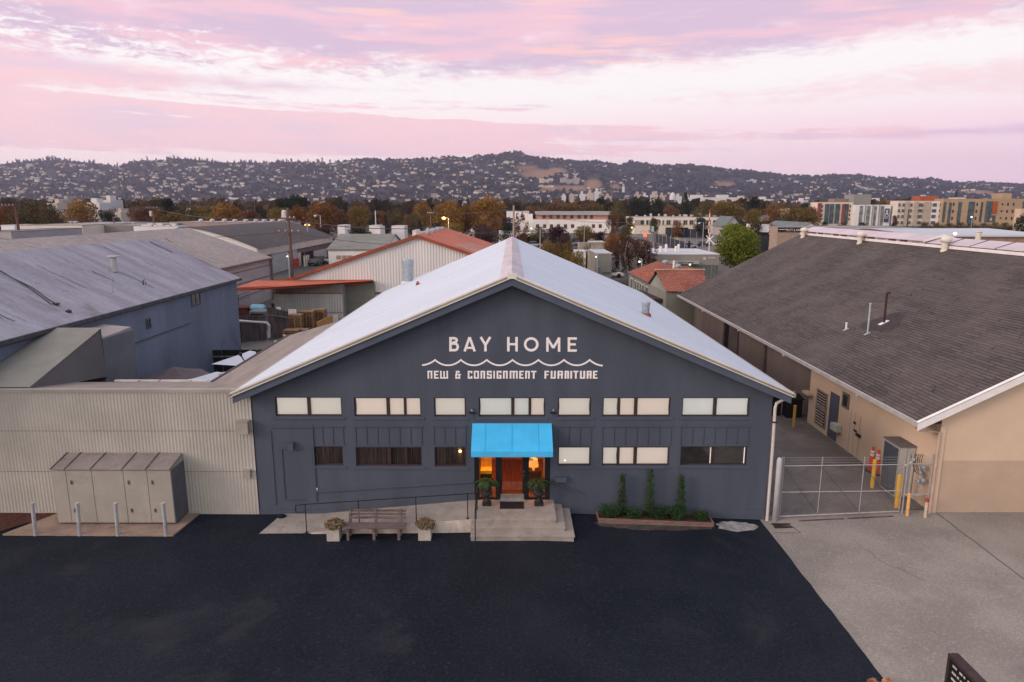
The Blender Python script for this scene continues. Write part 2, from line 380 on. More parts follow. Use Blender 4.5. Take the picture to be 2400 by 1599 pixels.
# ================================================================ MAIN SHOP BUILDING
slate = mat('slate_blue_paint', (.068, .080, .110), .72, .10, .8, bump=.35, bs=55, spec=.35, grain=.32, gs=38, streak=(1.6, 1, .22), stain=((.050, .062, .088), .7, .5))
slate2 = mat('slate_blue_fascia', (.072, .086, .122), .6, .08, 1.2, bump=.1, bs=30)
white_roof = mat('white_roof_membrane', (.54, .58, .655), .7, .035, .25, streak=(.5, .9, 1), col2=(.565, .605, .68), grain=.10, gs=4)
pink_cap = mat('pink_ridge_flashing', (.50, .43, .46), .8, .12, .8, streak=(2, .6, 1), grain=.15, gs=6)
trim_m = mat('white_metal_trim', (.78, .74, .68), .35, .06, 1, metal=.35, spec=.5)
tan_trim = mat('tan_metal_gutter', (.34, .31, .27), .4, .12, 1, metal=.5)
S0 = thing('furniture_store', 'slate blue gabled warehouse shop with white roof and blue door awning', 'store', (0, 14, 0))
EX, EZ, PZ, YF, YB = 10.0, 4.78, 9.02, -.5, 29.2
SL = (PZ-EZ)/EX
def rz(x, d=0.): return PZ-SL*abs(x)-d
def F(px, py, y=0.): p = atY(px, py, y); return p.x, p.z
# openings in pixel rectangles: x0, y0, x1, y1 and the mullions between (px)
WIN = [(643, 931, 802, 976, [723], 'c'), (829, 932, 987.5, 976.5, [909, 949], 'b'), (1017, 932, 1092, 977, [], 'c'),
       (1122, 932, 1278, 977, [1202, 1242], 'c'), (1308, 932, 1385, 977, [], 'c'), (1413, 932, 1571, 977, [1451, 1491], 'c'),
       (1600, 932, 1756, 977, [1677], 'c'), (731, 1047, 805, 1091.5, [], 'd'), (833, 1048.5, 989, 1093, [911.5, 951], 'd'),
       (1018, 1048.5, 1093, 1094, [], 'l'), (1308, 1048, 1384, 1092, [], 'c'), (1412, 1048, 1568, 1092, [1449.5, 1489.6], 'c'),
       (1596, 1047, 1750, 1091, [1672], 'k')]
rects = []
for (a, b, c, d, mu, k) in WIN:
    x0, z1 = F(a, b); x1, z0 = F(c, d); rects.append((x0, z0, x1, z1))
DX0, DX1, DZ0, DZ1 = -1.40, 1.42, .50, 2.95
holes = rects+[(DX0, DZ0, DX1, DZ1)]
WX, WT = 9.5, .22
w = MB()
xs = sorted({-WX, WX}|{h[0] for h in holes}|{h[2] for h in holes}); zs = sorted({-.6, 4.5}|{h[1] for h in holes}|{h[3] for h in holes})
def inh(x, z): return any(h[0] < x < h[2] and h[1] < z < h[3] for h in holes)
for i in range(len(xs)-1):
    for j in range(len(zs)-1):
        if not inh((xs[i]+xs[i+1])/2, (zs[j]+zs[j+1])/2):
            w.quad((xs[i], 0, zs[j]), (xs[i+1], 0, zs[j]), (xs[i+1], 0, zs[j+1]), (xs[i], 0, zs[j+1]))
for (a, b, c, d) in holes:
    for p, q2 in (((a, b), (c, b)), ((c, b), (c, d)), ((c, d), (a, d)), ((a, d), (a, b))):
        w.quad((p[0], 0, p[1]), (q2[0], 0, q2[1]), (q2[0], WT, q2[1]), (p[0], WT, p[1]))
w.quad((-WX, 0, 4.5), (WX, 0, 4.5), (WX, 0, rz(WX, .12)), (0, 0, rz(0, .12)), (-WX, 0, rz(WX, .12)))
for sx in (-WX, WX): w.quad((sx, 0, -.6), (sx, YB-.3, -.6), (sx, YB-.3, rz(WX, .12)), (sx, 0, rz(WX, .12)))
w.quad((-WX, YB-.3, -.6), (WX, YB-.3, -.6), (WX, YB-.3, rz(WX, .12)), (0, YB-.3, rz(0, .12)), (-WX, YB-.3, rz(WX, .12)))
w.build('wall', slate, S0, fix=False)
def roofslab(mb, x0, x1, y0, y1, t=.07, d=0.):
    mb.prism([(x0, y0, rz(x0, d)), (x1, y0, rz(x1, d)), (x1, y0, rz(x1, d+t)), (x0, y0, rz(x0, d+t))], (0, y1-y0, 0))
r = MB(); roofslab(r, -EX, -.001, YF, YB); roofslab(r, .001, EX, YF, YB)
ROOF = r.build('roof', white_roof, S0)
r = MB(); roofslab(r, -.42, -.0, YF-.012, YB+.01, .02, -.022); roofslab(r, .0, .42, YF-.012, YB+.01, .02, -.022)
r.build('ridge_cap', pink_cap, ROOF)
for sgn in (-1, 1):                                            # membrane lap seams
    for k in range(1, 11):
        yk = YF+k*2.75
        sm = MB(); roofslab(sm, sgn*.44, sgn*(EX-.02), yk, yk+.05, .006, -.004)
        if k == 1: sm_all = sm
        else: sm_all.v, sm_all.f, sm_all.mi = sm_all.v, sm_all.f, sm_all.mi; b0 = len(sm_all.v); sm_all.v += sm.v; sm_all.f += [[b0+i for i in f] for f in sm.f]; sm_all.mi += sm.mi
    sm_all.build('roof_seam', mat('membrane_seam', (.52, .56, .635), .7, .1, 1), ROOF)
for sgn in (-1, 1):
    a, b = (-EX-.03, 0) if sgn < 0 else (0, EX+.03)
    r = MB(); roofslab(r, a, b, YF-.03, YF+.10, .055, -.028); roofslab(r, a, b, YF-.045, YF-.012, .03, .105)
    tr = r.build('rake_trim', trim_m, S0)
    r = MB(); roofslab(r, a, b, YF-.02, YF-.0, .10, .027); r.build('drip_flashing', tan_trim, tr)
    r = MB(); roofslab(r, a*.995, b*.995, YF+.012, YF+.07, .33, .073); r.build('rake_board', slate2, S0)
    r = MB(); roofslab(r, a*.99, b*.99, YF+.07, -.0, .03, .10); r.build('soffit', slate2, S0)
r = MB(); r.box((-.16, YF-.055, rz(0, .16)), (.16, YF-.02, rz(0, -.03))); r.build('peak_plate', trim_m, S0)
for sgn in (-1, 1):
    r = MB(); r.box((sgn*EX, YF-.02, rz(EX, .16)), (sgn*(EX+.12), YB, rz(EX, .03))); r.build('gutter', tan_trim, S0)
# --- windows
fr_m = mat('dark_bronze_frame', (.040, .024, .024), .5, .2, 4, spec=.4)
pane_m = glassmat('window_glass')
blind_w = glow('cream_roller_blind', (1., .90, .80), .25, (.80, .77, .72))  # blinds emit faintly: room light behind them is put into the material
blind_w2 = glow('white_roller_blind', (.95, .96, .9), .24, (.78, .78, .74))
blind_p = glow('warm_slat_blind', (1., .84, .72), .28, (.80, .72, .66))
murk_m = mat('brown_pane_murk', (.13, .092, .08), .9, .3, 2, streak=(2.5, 1, .3), col2=(.20, .14, .12))  # murky reflections and dim room behind the panes, put in as brown colour
darkroom = mat('dim_interior', (.045, .035, .032), .9, .3, 2)
greyblind = mat('charcoal_mesh_blind', (.075, .07, .062), .85, .2, 2, streak=(2, 1, 4))
sill_n = 0
for i, ((px0, py0, px1, py1, mu, kind), (x0, z0, x1, z1)) in enumerate(zip(WIN, rects)):
    f = MB(); t = .045; y0, y1 = .07, .13
    f.box((x0, y0, z0), (x1, y1, z0+t)); f.box((x0, y0, z1-t), (x1, y1, z1)); f.box((x0, y0, z0+t), (x0+t, y1, z1-t)); f.box((x1-t, y0, z0+t), (x1, y1, z1-t))
    edges = [x0]
    for j, mp_ in enumerate(mu):
        mx_ = F(mp_, (py0+py1)/2)[0]; wd = .05 if (len(mu) == 2 and (j == (1 if i in (1, 3, 8) else 0))) else .062
        f.box((mx_-wd, y0-.015, z0+t), (mx_+wd, y1, z1-t)); edges.append(mx_)
    edges.append(x1)
    wn = f.build('window', fr_m, S0)
    if kind == 'l': wn['label'] = 'lower window with a glowing lamp in it'
    sl_ = MB(); sl_.box((x0-.1, -.035, z0-.10), (x1+.1, -.001, z0-.035)); sl_.build('sill', slate2, wn)
    for e0, e1 in zip(edges, edges[1:]):
        p = MB(); p.quad((e0, .10, z0), (e1, .10, z0), (e1, .10, z1), (e0, .10, z1)); p.build('pane', pane_m, wn, fix=False)
        bl = MB(); n = 12; rb = random.Random(i*7+int(e0*10)); bow = rb.choice([.0, .0, .022, .03])
        if kind in 'cb':
            L, Rr = e0+.03, e1-.03
            pts = []
            for k in range(n+1):
                u = k/n; d = bow*(1-(2*u-1)**2); zz = z0+.02+(z1-z0-.04)*u; pts.append((L+d, Rr-d, zz))
            for (a0, a1, az_), (b0, b1, bz_) in zip(pts, pts[1:]): bl.quad((a0, .15, az_), (a1, .15, az_), (b1, .15, bz_), (b0, .15, bz_))
            if kind == 'b':
                for k in range(9): bl.quad((L, .145, z0+.08+k*.075), (Rr, .145, z0+.08+k*.075), (Rr, .147, z0+.086+k*.075), (L, .147, z0+.086+k*.075))
            mm = blind_p if (kind == 'b' or (i in (5, 11) and rb.random() < .6) or (i == 3 and e0 > .5)) else (blind_w2 if i in (3, 6) else blind_w)
            bl.build('blind', mm, wn, fix=False)
        elif kind == 'k': bl.quad((e0, .15, z0), (e1-.07, .15, z0), (e1-.07, .15, z1), (e0, .15, z1)); bl.build('blind', greyblind, wn, fix=False); bl = MB(); bl.box((e1-.10, .09, z0+.05), (e1-.07, .12, z1-.05)); bl.build('blind_edge', blind_w, wn)
        else:
            k = 26; ww = e1-e0
            for q_ in range(k):
                u0, u1 = q_/k, (q_+1)/k
                bl.quad((e0+ww*u0, .2+.04*sin(q_*1.9), z0), (e0+ww*u1, .2+.04*sin((q_+1)*1.9), z0), (e0+ww*u1, .2+.04*sin((q_+1)*1.9), z1), (e0+ww*u0, .2+.04*sin(q_*1.9), z1))
            bl.build('murk_sheet', murk_m, wn, fix=False)  # pleated sheet that carries the brown of the murky reflections
    rb_ = MB(); rb_.box((x0-.05, WT+.04, z0-.05), (x1+.05, WT+.06, z1+.05)); rb_.build('backing', darkroom, wn)
    if kind == 'l':
        a = atY(1078.5, 1057.5, .17); b = MB(); b.lathe((a.x, .16, a.z-.035), [(.01, 0), (.04, .015), (.045, .035), (.03, .06), (.01, .07)], 10); b.build('lamp_bulb', glow('lamp_glow', (1., .62, .22), 14., (1, .8, .5)), wn)
    if i == 10:
        a = atY(1324, 1079, .1); b = MB(); b.lathe((a.x, .085, a.z-.02), [(.004, 0), (.016, .01), (.016, .025), (.004, .035)], 8); b.build('lamp_glint', glow('cool_lamp_glow', (1., .9, .8), 3., (1, .9, .8)), wn)
# --- vertical board panels, battens and seams on the wall
bands = [(731, 806, 2), (833, 989, 5), (1017, 1092, 2), (1308, 1385, 2), (1413, 1571, 5), (1597, 1753, 5)]
for a, b, nb in bands:
    x0, z1 = F(a, 999); x1, z0 = F(b, 1044); pb = MB()
    for k in range(nb+2):
        x = x0+(x1-x0)*k/(nb+1); pb.box((x-.011, -.018, z0), (x+.011, -.001, z1-.03))
    pb.box((x0-.06, -.034, z1-.03), (x1+.06, -.002, z1+.02)); pb.box((x0-.06, -.02, z0-.03), (x1+.06, -.002, z0+.01))
    pb.build('board_panel', slate, S0)
gv = mat('shadow_gap', (.022, .025, .036), .9, .2, 3)
for a, b, nb in bands:
    x0, z1 = F(a, 1001); x1, z0 = F(b, 1044)
    for k in range(nb+2):
        pb = MB(); x = x0+(x1-x0)*k/(nb+1); pb.box((x+.0115, -.004, z0+.02), (x+.022, -.0006, z1-.05)); pb.build('board_gap', gv, S0)
sd = MB()                                                     # blocked-in loading bay at the left
def vline(px, y0, y1, w_=.03, t=.02): x, z = F(px, y0); x2, z2 = F(px, y1); sd.box((x-w_/2, -t, z2), (x+w_/2, -.0015, z))
vline(634, 1010, 1183, .05, .03); vline(731, 995, 1176, .06, .04)
x0, z1 = F(634, 997); x1, z0 = F(731, 1002); sd.box((x0, -.045, z0), (x1, -.002, z1))
x0, z1 = F(561+100, 1052); x1, z0 = F(716, 1170)
sd.box((x0-.06, -.035, z0), (x0, -.002, z1+.06)); sd.box((x0, -.035, z1), (x1, -.0025, z1+.06)); sd.box((x0, -.03, z0-.04), (x1, -.003, z0))
sd.build('blocked_doorway', slate, S0)
bb = MB(); bb.box((-WX-.0, -.03, -.6), (WX, -.0012, gz(0)+.12)); bb.build('plinth', slate, S0)
# --- doorway: posts, sidelights, door, threshold
blk = mat('black_door_frame', (.010, .010, .013), .35, .2, 5, spec=.5)
E0 = MB()
def dx(z): return (1040+z/4.75-1200)*25.25/1600
posts = [(340, 392), (578, 646), (880, 950), (1130, 1185)]
for a, b in posts: E0.box((dx(a), .015, .5), (dx(b), .14, 2.95))
E0.box((DX0, .02, 2.85), (DX1, .13, 2.95)); E0.box((dx(392), .03, .5), (dx(578), .12, .56)); E0.box((dx(950), .03, .5), (dx(1130), .12, .56))
ent = E0.build('door_frame', blk, S0)
for a, b in ((392, 578), (950, 1130)):
    p = MB(); p.quad((dx(a), .08, .56), (dx(b), .08, .56), (dx(b), .08, 2.85), (dx(a), .08, 2.85)); p.build('sidelight', pane_m, ent, fix=False)
d = MB(); y0, y1 = .0, .05; a, b = dx(640), dx(886)
d.box((a-.08, y0, .52), (a+.03, y1, 2.84)); d.box((b-.03, y0, .52), (b+.10, y1, 2.84)); d.box((a+.03, y0, 2.74), (b-.03, y1, 2.84)); d.box((a+.03, y0, .52), (b-.03, y1, .62))
door = d.build('door', blk, S0)
p = MB(); p.quad((a+.03, .03, .62), (b-.03, .03, .62), (b-.03, .03, 2.74), (a+.03, .03, 2.74))
p.build('glass', glassmat('amber_door_glass', (.62, .46, .36), .10), door, fix=False)
p = MB(); p.box((dx(632), -.022, .53), (dx(893), -.004, .74)); p.build('kick_plate', mat('brushed_steel', (.42, .39, .37), .4, .1, 6, metal=.6), door)
p = MB()
for zz in (1.48, 1.64): p.lathe((dx(893), -.05, zz), [(.012, -.03), (.03, -.015), (.03, .015), (.012, .03)], 10); p.box((dx(893)-.012, -.05, zz-.012), (dx(893)+.012, .0, zz+.012))
p.build('handle', mat('chrome', (.75, .73, .7), .2, .05, 5, metal=1.), door)
p = MB(); p.box((dx(615), -.10, .504), (dx(910), .02, .53)); p.build('threshold', mat('aluminium_sill', (.5, .47, .45), .4, .1, 6, metal=.5), S0)
# warm shop interior behind the door (a real room with lamps)
inw = mat('ochre_interior_wall', (.55, .26, .09), .9, .15, 1.2)
inf = mat('wood_interior_floor', (.20, .085, .04), .5, .35, 2, streak=(6, .5, 1))
p = MB(); IX0, IX1, IY = -1.9, 1.9, 4.2
p.quad((IX0, .24, .5), (IX1, .24, .5), (IX1, IY, .5), (IX0, IY, .5)); IN = p.build('interior_floor', inf, S0, fix=False)
p = MB(); p.quad((IX0, IY, .5), (IX1, IY, .5), (IX1, IY, 3.2), (IX0, IY, 3.2)); p.quad((IX0, .24, .5), (IX0, IY, .5), (IX0, IY, 3.2), (IX0, .24, 3.2))
p.quad((IX1, .24, .5), (IX1, IY, .5), (IX1, IY, 3.2), (IX1, .24, 3.2)); p.quad((IX0, .24, 3.2), (IX1, .24, 3.2), (IX1, IY, 3.2), (IX0, IY, 3.2))
p.quad((IX0, .24, 2.95), (IX1, .24, 2.95), (IX1, .24, 3.2), (IX0, .24, 3.2)); p.quad((IX0, .24, .5), (DX0, .24, .5), (DX0, .24, 3.2), (IX0, .24, 3.2)); p.quad((DX1, .24, .5), (IX1, .24, .5), (IX1, .24, 3.2), (DX1, .24, 3.2))
p.build('interior_wall', inw, S0, fix=False)
for xx, yy, e in ((-.95, 1.0, 60), (.35, 1.6, 36), (1.0, .8, 36)):
    L = bpy.data.lights.new('shop_lamp', 'POINT'); L.energy = e; L.color = (1., .50, .16); L.shadow_soft_size = .15
    lo = bpy.data.objects.new('shop_lamp', L); COL.objects.link(lo); lo.parent = S0; lo.location = Vector((xx, yy, 2.9))-wloc(S0)
# furniture glimpsed through the sidelights
ch = thing('upholstered_chair', 'mustard yellow chair seen through the glass left of the door', 'chair', (-.98, .75, .5))
yel = mat('mustard_fabric', (.85, .50, .04), .85, .12, 6)
dkw = mat('dark_walnut', (.035, .015, .01), .5, .3, 6)
p = MB(); p.box((-1.2, .5, 1.32), (-.78, .95, 1.45)); p.box((-1.2, .92, 1.45), (-.78, 1.02, 1.85)); p.build('seat', yel, ch)
p = MB(); p.box((-1.2, .52, .5), (-.78, .93, 1.318)); p.build('base', dkw, ch)
cb_ = thing('console_table', 'dark console with pale lamp shade seen through the glass right of the door', 'table', (1.12, .9, .5))
p = MB(); p.box((.62, .75, .5), (1.12, 1.1, 1.32)); p.build('cabinet', mat('red_brown_wood', (.10, .04, .03), .5, .3, 5), cb_)
p = MB(); p.lathe((.83, .9, 1.32), [(.05, 0), (.05, .14), (.20, .16), (.15, .46)], 14); p.build('lamp_shade', glow('shade_glow', (1., .38, .05), .55, (.9, .6, .3)), cb_)
p = MB(); p.box((dx(957), .06, 2.02), (dx(1000), .075, 2.12)); tag(p.build('notice_card', mat('white_card', (.75, .72, .7), .7)), 'small white notice card stuck inside the right sidelight', 'notice')
p = MB(); p.box((dx(1118), .3, .55), (dx(1128), .34, 2.8)); p.build('drape', mat('cream_drape', (.7, .5, .35), .9, .2, 5), ent)
# --- wall hung bits that belong to the facade
def onwall(name, px0, py0, px1, py1, dep, m, parent, y=0.):
    x0, z1 = F(px0, py0); x1, z0 = F(px1, py1); b = MB(); b.box((x0, y-dep, z0), (x1, y-.001, z1)); return b.build(name, m, parent)
# ================================================================ LETTERING (painted, slightly raised)
sign = thing('shop_sign', 'white painted lettering reading BAY HOME with wave line on the gable', 'sign', (0, -.02, 6))
sign['label'] = 'white BAY HOME lettering, wave line and NEW & CONSIGNMENT FURNITURE on the gable'
paint = mat('off_white_sign_paint', (.88, .80, .78), .6, .03, 2)
def zp(u, v): return F(960+u/4.904, 740+v/4.904)
def stroke(mb, pts, wpx, off):
    P = [Vector(zp(*p)) for p in pts]; hw = wpx/4.904*24.35/1600/2; n = len(P); L, Rr = [], []
    for i in range(n):
        d0 = (P[i]-P[i-1]).normalized() if i else (P[1]-P[0]).normalized(); d1 = (P[i+1]-P[i]).normalized() if i < n-1 else d0
        n0, n1 = Vector((-d0.y, d0.x)), Vector((-d1.y, d1.x)); t = (n0+n1); t = t.normalized(); k = hw/max(.45, t.dot(n0))
        L.append(P[i]+t*k); Rr.append(P[i]-t*k)
    for i in range(n-1):
        q = [L[i], L[i+1], Rr[i+1], Rr[i]]; y = -.006-off*.0006
        mb.add([(a.x, y, a.y) for a in q]+[(a.x, -.001, a.y) for a in q], [[0, 1, 2, 3], [0, 4, 5, 1], [3, 2, 6, 7]]+([[0, 3, 7, 4]] if i == 0 else [])+([[1, 5, 6, 2]] if i == n-2 else []))
def arc(cx, cy, rx, ry, a0, a1, n=14): return [(cx+rx*cos(R(a0+(a1-a0)*i/n)), cy+ry*sin(R(a0+(a1-a0)*i/n))) for i in range(n+1)]
T_, B_, wd = 245, 411, 29; h = wd/2
def letter(name, strokes):
    mb = MB()
    for i, st in enumerate(strokes): stroke(mb, st[0], st[1] if len(st) > 1 else wd, i)
    mb.build('letter_'+name, paint, sign, fix=False)
letter('b', [([(470, T_), (470, B_)],), ([(484, T_+h)]+arc(512, 283, 30, 283-T_-h, -90, 90)+[(484, 321)],), ([(484, 321)]+arc(520, (321+B_-h)/2, 33, (B_-h-321)/2, -90, 90)+[(484, B_-h)],)])
letter('a', [([(690, T_+2), (632, B_)],), ([(690, T_+2), (748, B_)],), ([(655, 370), (725, 370)], 24)])
letter('y', [([(872, 332), (872, B_)],), ([(817, T_), (873, 338)],), ([(927, T_), (871, 338)],)])
letter('h', [([(1135, T_), (1135, B_)],), ([(1229, T_), (1229, B_)],), ([(1149, 328), (1215, 328)], 26)])
letter('o', [(arc(1398, 330, 70, 68, 0, 360, 40),)])
letter('m', [([(1584, T_+14), (1584, B_+3)], 28), ([(1718, T_+14), (1718, B_+3)], 28), ([(1580, T_+6), (1651, 372)], 28), ([(1722, T_+6), (1651, 372)], 28)])
letter('e', [([(1831, T_+4), (1831, B_+4)],), ([(1845, T_+18), (1922, T_+18)], 28), ([(1845, 330), (1910, 330)], 26), ([(1845, B_-10), (1922, B_-10)], 28)])
wv = [(143, 568)]; pk = [292, 590, 887, 1183, 1480, 1775, 2070]
wv += [(143+149*t, 568-56*(t**1.9)) for t in (.15, .3, .45, .6, .75, .88)]
for i, p in enumerate(pk):
    wv.append((p, 509))
    if i < len(pk)-1: wv += [(p+(pk[i+1]-p)*t, 509+62*(1-abs(2*t-1)**2.1)) for t in (.08, .17, .27, .38, .5, .62, .73, .83, .92)]
wv += [(2070+150*t, 574-64*((1-t)**1.9)) for t in (.12, .25, .4, .55, .7, .85, 1.)]
mb = MB(); stroke(mb, wv, 19, 0); mb.build('wave_line', paint, sign, fix=False)
v, hh = 3.0, 2.0                                                # block letters on a 10-high grid: (x0,y0,x1,y1) fractions of width
def blk_letter(ch, X0, X1):
    W_ = X1-X0; V = 20.; t0, t1 = 634., 724.; H = (t1-t0); hb = 16.
    L = (X0, t0, X0+V, t1); Rg = (X1-V, t0, X1, t1); TP = (X0, t0, X1, t0+hb); BT = (X0, t1-hb, X1, t1); MD = (X0, t0+H*.42, X1, t0+H*.42+hb-2)
    D = {'N': [L, Rg, TP], 'E': [L, TP, BT, (X0, MD[1], X1-8, MD[3])], 'W': [L, Rg, BT, ((X0+X1-V)/2, t0+4, (X0+X1+V)/2, t1)], 'M': [L, Rg, TP, ((X0+X1-V)/2, t0, (X0+X1+V)/2, t1)],
         'C': [L, TP, BT, (X1-V, t0, X1, t0+30), (X1-V, t1-30, X1, t1)], 'O': [L, Rg, TP, BT], 'S': [(X0, t0, X0+V, t0+46), TP, MD, (X1-V, t0+38, X1, t1), BT, (X1-V, t0, X1, t0+26), (X0, t1-26, X0+V, t1)],
         'I': [(X0, t0, X1, t1)], 'G': [L, TP, BT, (X1-V, t0+48, X1, t1), (X1-V, t0, X1, t0+26), (X0+W_*.5, t0+46, X1, t0+60)], 'T': [TP, ((X0+X1-V)/2, t0, (X0+X1+V)/2, t1)],
         'F': [L, TP, (X0, MD[1], X1-6, MD[3])], 'U': [L, Rg, BT], 'R': [L, TP, (X1-V, t0, X1, t0+44), MD, (X1-V-2, t0+50, X1-2, t1)],
         '&': [(X0+6, t0, X0+24, t0+40), (X0+6, t0, X1-20, t0+14), (X1-32, t0, X1-16, t0+26), (X0, t0+36, X0+19, t1), (X0, t1-hb, X1-6, t1), (X1-28, t0+46, X1-10, t1), (X0+8, t0+36, X1, t0+50)]}[ch]
    mb = MB()
    for i, (a, b, c, d) in enumerate(D):
        p, q = zp(a, b), zp(c, d); y = -.006-i*.0007
        mb.box((p[0], y, q[1]), (q[0], -.001, p[1]))
    mb.build('letter_'+('ampersand' if ch == '&' else ch.lower()), paint, sign, fix=False)
for ch_, a, b in [('N', 205, 262), ('E', 280, 335), ('W', 350, 443), ('&', 525, 590), ('C', 668, 722), ('O', 738, 798), ('N', 815, 868), ('S', 888, 945), ('I', 962, 981), ('G', 1000, 1056), ('N', 1073, 1128), ('M', 1150, 1243), ('E', 1260, 1312), ('N', 1328, 1382), ('T', 1395, 1458),
                  ('F', 1550, 1602), ('U', 1622, 1680), ('R', 1700, 1762), ('N', 1782, 1832), ('I', 1848, 1867), ('T', 1882, 1940), ('U', 1958, 2017), ('R', 2036, 2092), ('E', 2108, 2160)]:
    blk_letter(ch_, a, b)
# ================================================================ AWNING
aw_m = mat('bright_blue_canvas', (.06, .455, .82), .85, .07, 1.6, bump=.3, bs=120, grain=.14, gs=60)
AW = thing('door_awning', 'bright sky blue canvas awning over the shop door', 'awning', (0, -.5, 2.57))
m_ = MB(); ax = 1.455; n = 16
top = [(-ax*1.003, -.02, 3.50), (ax*1.003, -.02, 3.50)]
NA, NB_ = 24, 8
for i in range(NA):
    for j in range(NB_):
        def pt(i, j):
            u, v_ = i/NA, j/NB_; sag = .022*sin(pi*v_)*(1-.55*abs(cos(3*pi*u)))*(1 if 0 < i < NA else 0)
            return (-ax+2*ax*u, -.02-.98*v_, 3.50-.73*v_-sag)
        m_.quad(pt(i, j), pt(i+1, j), pt(i+1, j+1), pt(i, j+1))
for sx in (-ax, ax): m_.quad((sx, -.02, 3.50), (sx, -1.0, 2.77), (sx, -1.0, 2.58), (sx, -.02, 2.62))
m_.build('canopy', aw_m, AW, fix=False, smooth=False)
m_ = MB()
for u in (-.5, 0, .5): m_.quad((u*2*ax*.66-.006, -.02, 3.504), (u*2*ax*.66+.006, -.02, 3.504), (u*2*ax*.66+.006, -1.0, 2.774), (u*2*ax*.66-.006, -1.0, 2.774))
m_.build('canvas_seam', mat('darker_blue_seam', (.03, .30, .60), .8), AW, fix=False)
m_ = MB(); m_.quad((-ax, -1.004, 2.772), (ax, -1.004, 2.772), (ax, -1.01, 2.57), (-ax, -1.01, 2.57)); m_.build('valance', aw_m, AW, fix=False)
m_ = MB()
for sx in (-ax+.03, 0, ax-.03): m_.tube([(sx, -.03, 3.45), (sx, -.97, 2.75), (sx, -.03, 2.70)], .015, 6)
m_.tube([(-ax+.02, -.98, 2.74), (ax-.02, -.98, 2.74)], .015, 6); m_.build('frame', mat('grey_steel', (.3, .3, .3), .5, .1, 5, metal=.6), AW)
# ================================================================ foliage helpers
def leaves(mb, rng, cx, cy, cz, rx, ry, rz_, n, s, shell=.35, flat=0.):
    for _ in range(n):
        while True:
            x, y, z = rng.uniform(-1, 1), rng.uniform(-1, 1), rng.uniform(-1, 1); d = x*x+y*y+z*z
            if d <= 1 and d > shell*rng.random(): break
        p = Vector((cx+x*rx, cy+y*ry, cz+z*rz_))
        a = Vector((rng.gauss(0, 1), rng.gauss(0, 1), rng.gauss(0, 1)*(1-flat))).normalized(); b = a.cross(Vector((rng.gauss(0, 1), rng.gauss(0, 1), rng.gauss(0, 1)))).normalized()
        k = s*rng.uniform(.6, 1.35)
        mb.quad(p-a*k*.5, p+b*k*.28, p+a*k*.5, p-b*k*.28)
# ================================================================ small things round the shop
rail_m = mat('black_handrail', (.012, .013, .018), .5, .2, 6, metal=.3)
H = thing('ramp_handrail', 'thin black steel handrail along the open side of the ramp', 'handrail', (-4, -1.55, .2))
rp = [(-7.62, -1.55, 1.0-.02), (-7.3, -1.55, 1.02), (-1.30, -1.55, 1.44), (-1.22, -1.52, 1.42), (-1.22, -1.25, 1.42)]
m_ = MB(); m_.tube([(-7.62, -1.55, .72)]+rp, .018, 8); m_.tube([(-7.62, -1.55, .72), (-7.28, -1.55, .74)], .016, 8); m_.build('rail', rail_m, H)
def rampz(x): return -.05+(.5+.05)*max(0, min(1, (x+7.2)/5.8))
for x in (-7.28, -5.40, -3.38, -1.56):
    m_ = MB(); zt = 1.02+.42*(x+7.3)/6.; m_.tube([(x, -1.55, rampz(x)-.05), (x, -1.55, zt)], .017, 8); m_.box((x-.05, -1.60, rampz(x)-.004), (x+.05, -1.5, rampz(x)+.012)); m_.build('post', rail_m, H)
H = thing('step_handrail', 'black handrail dropping down the left edge of the steps', 'handrail', (-1.3, -2, 0))
m_ = MB(); m_.tube([(-1.26, -.9, .5), (-1.26, -.95, 1.42), (-1.26, -1.62, 1.42), (-1.26, -2.3, .98), (-1.26, -2.33, 0.0)], .018, 8); m_.build('rail', rail_m, H)
m_ = MB(); m_.tube([(-1.26, -1.62, .5), (-1.26, -1.62, 1.40)], .016, 8); m_.build('post', rail_m, H)
H = thing('wall_handrail', 'slate painted handrail bolted to the wall above the ramp', 'handrail', (-4.3, -.06, 1))
a, b = F(742, 1151), F(1110, 1127)
m_ = MB(); m_.tube([(a[0], -.01, a[1]-.02), (a[0], -.09, a[1]), (b[0], -.09, b[1]), (b[0], -.01, b[1])], .02, 8); m_.build('rail', slate2, H)
for t in (.2, .5, .8):
    x, z = a[0]+(b[0]-a[0])*t, a[1]+(b[1]-a[1])*t; m_ = MB(); m_.tube([(x, -.002, z-.06), (x, -.09, z-.02)], .01, 6); m_.build('bracket', slate2, H)
m_ = MB(); a, b = F(1296, 1129), F(1360, 1153); m_.tube([(a[0], -.01, a[1]), (a[0], -.09, a[1]), (b[0], -.09, b[1]), (b[0], -.01, b[1])], .02, 8)
tag(m_.build('wall_handrail', slate2), 'short sloping handrail on the wall right of the steps', 'handrail')
m_ = MB(); x0, z1 = F(1301, 1117); x1, z0 = F(1327, 1127); m_.box((x0, -.16, z0), (x1, -.004, z1)); m_.box((x0-.02, -.18, z1), (x1+.02, -.004, z1+.02))
tag(m_.build('mailbox', slate2), 'slate painted mailbox fixed to the wall right of the door', 'mailbox')
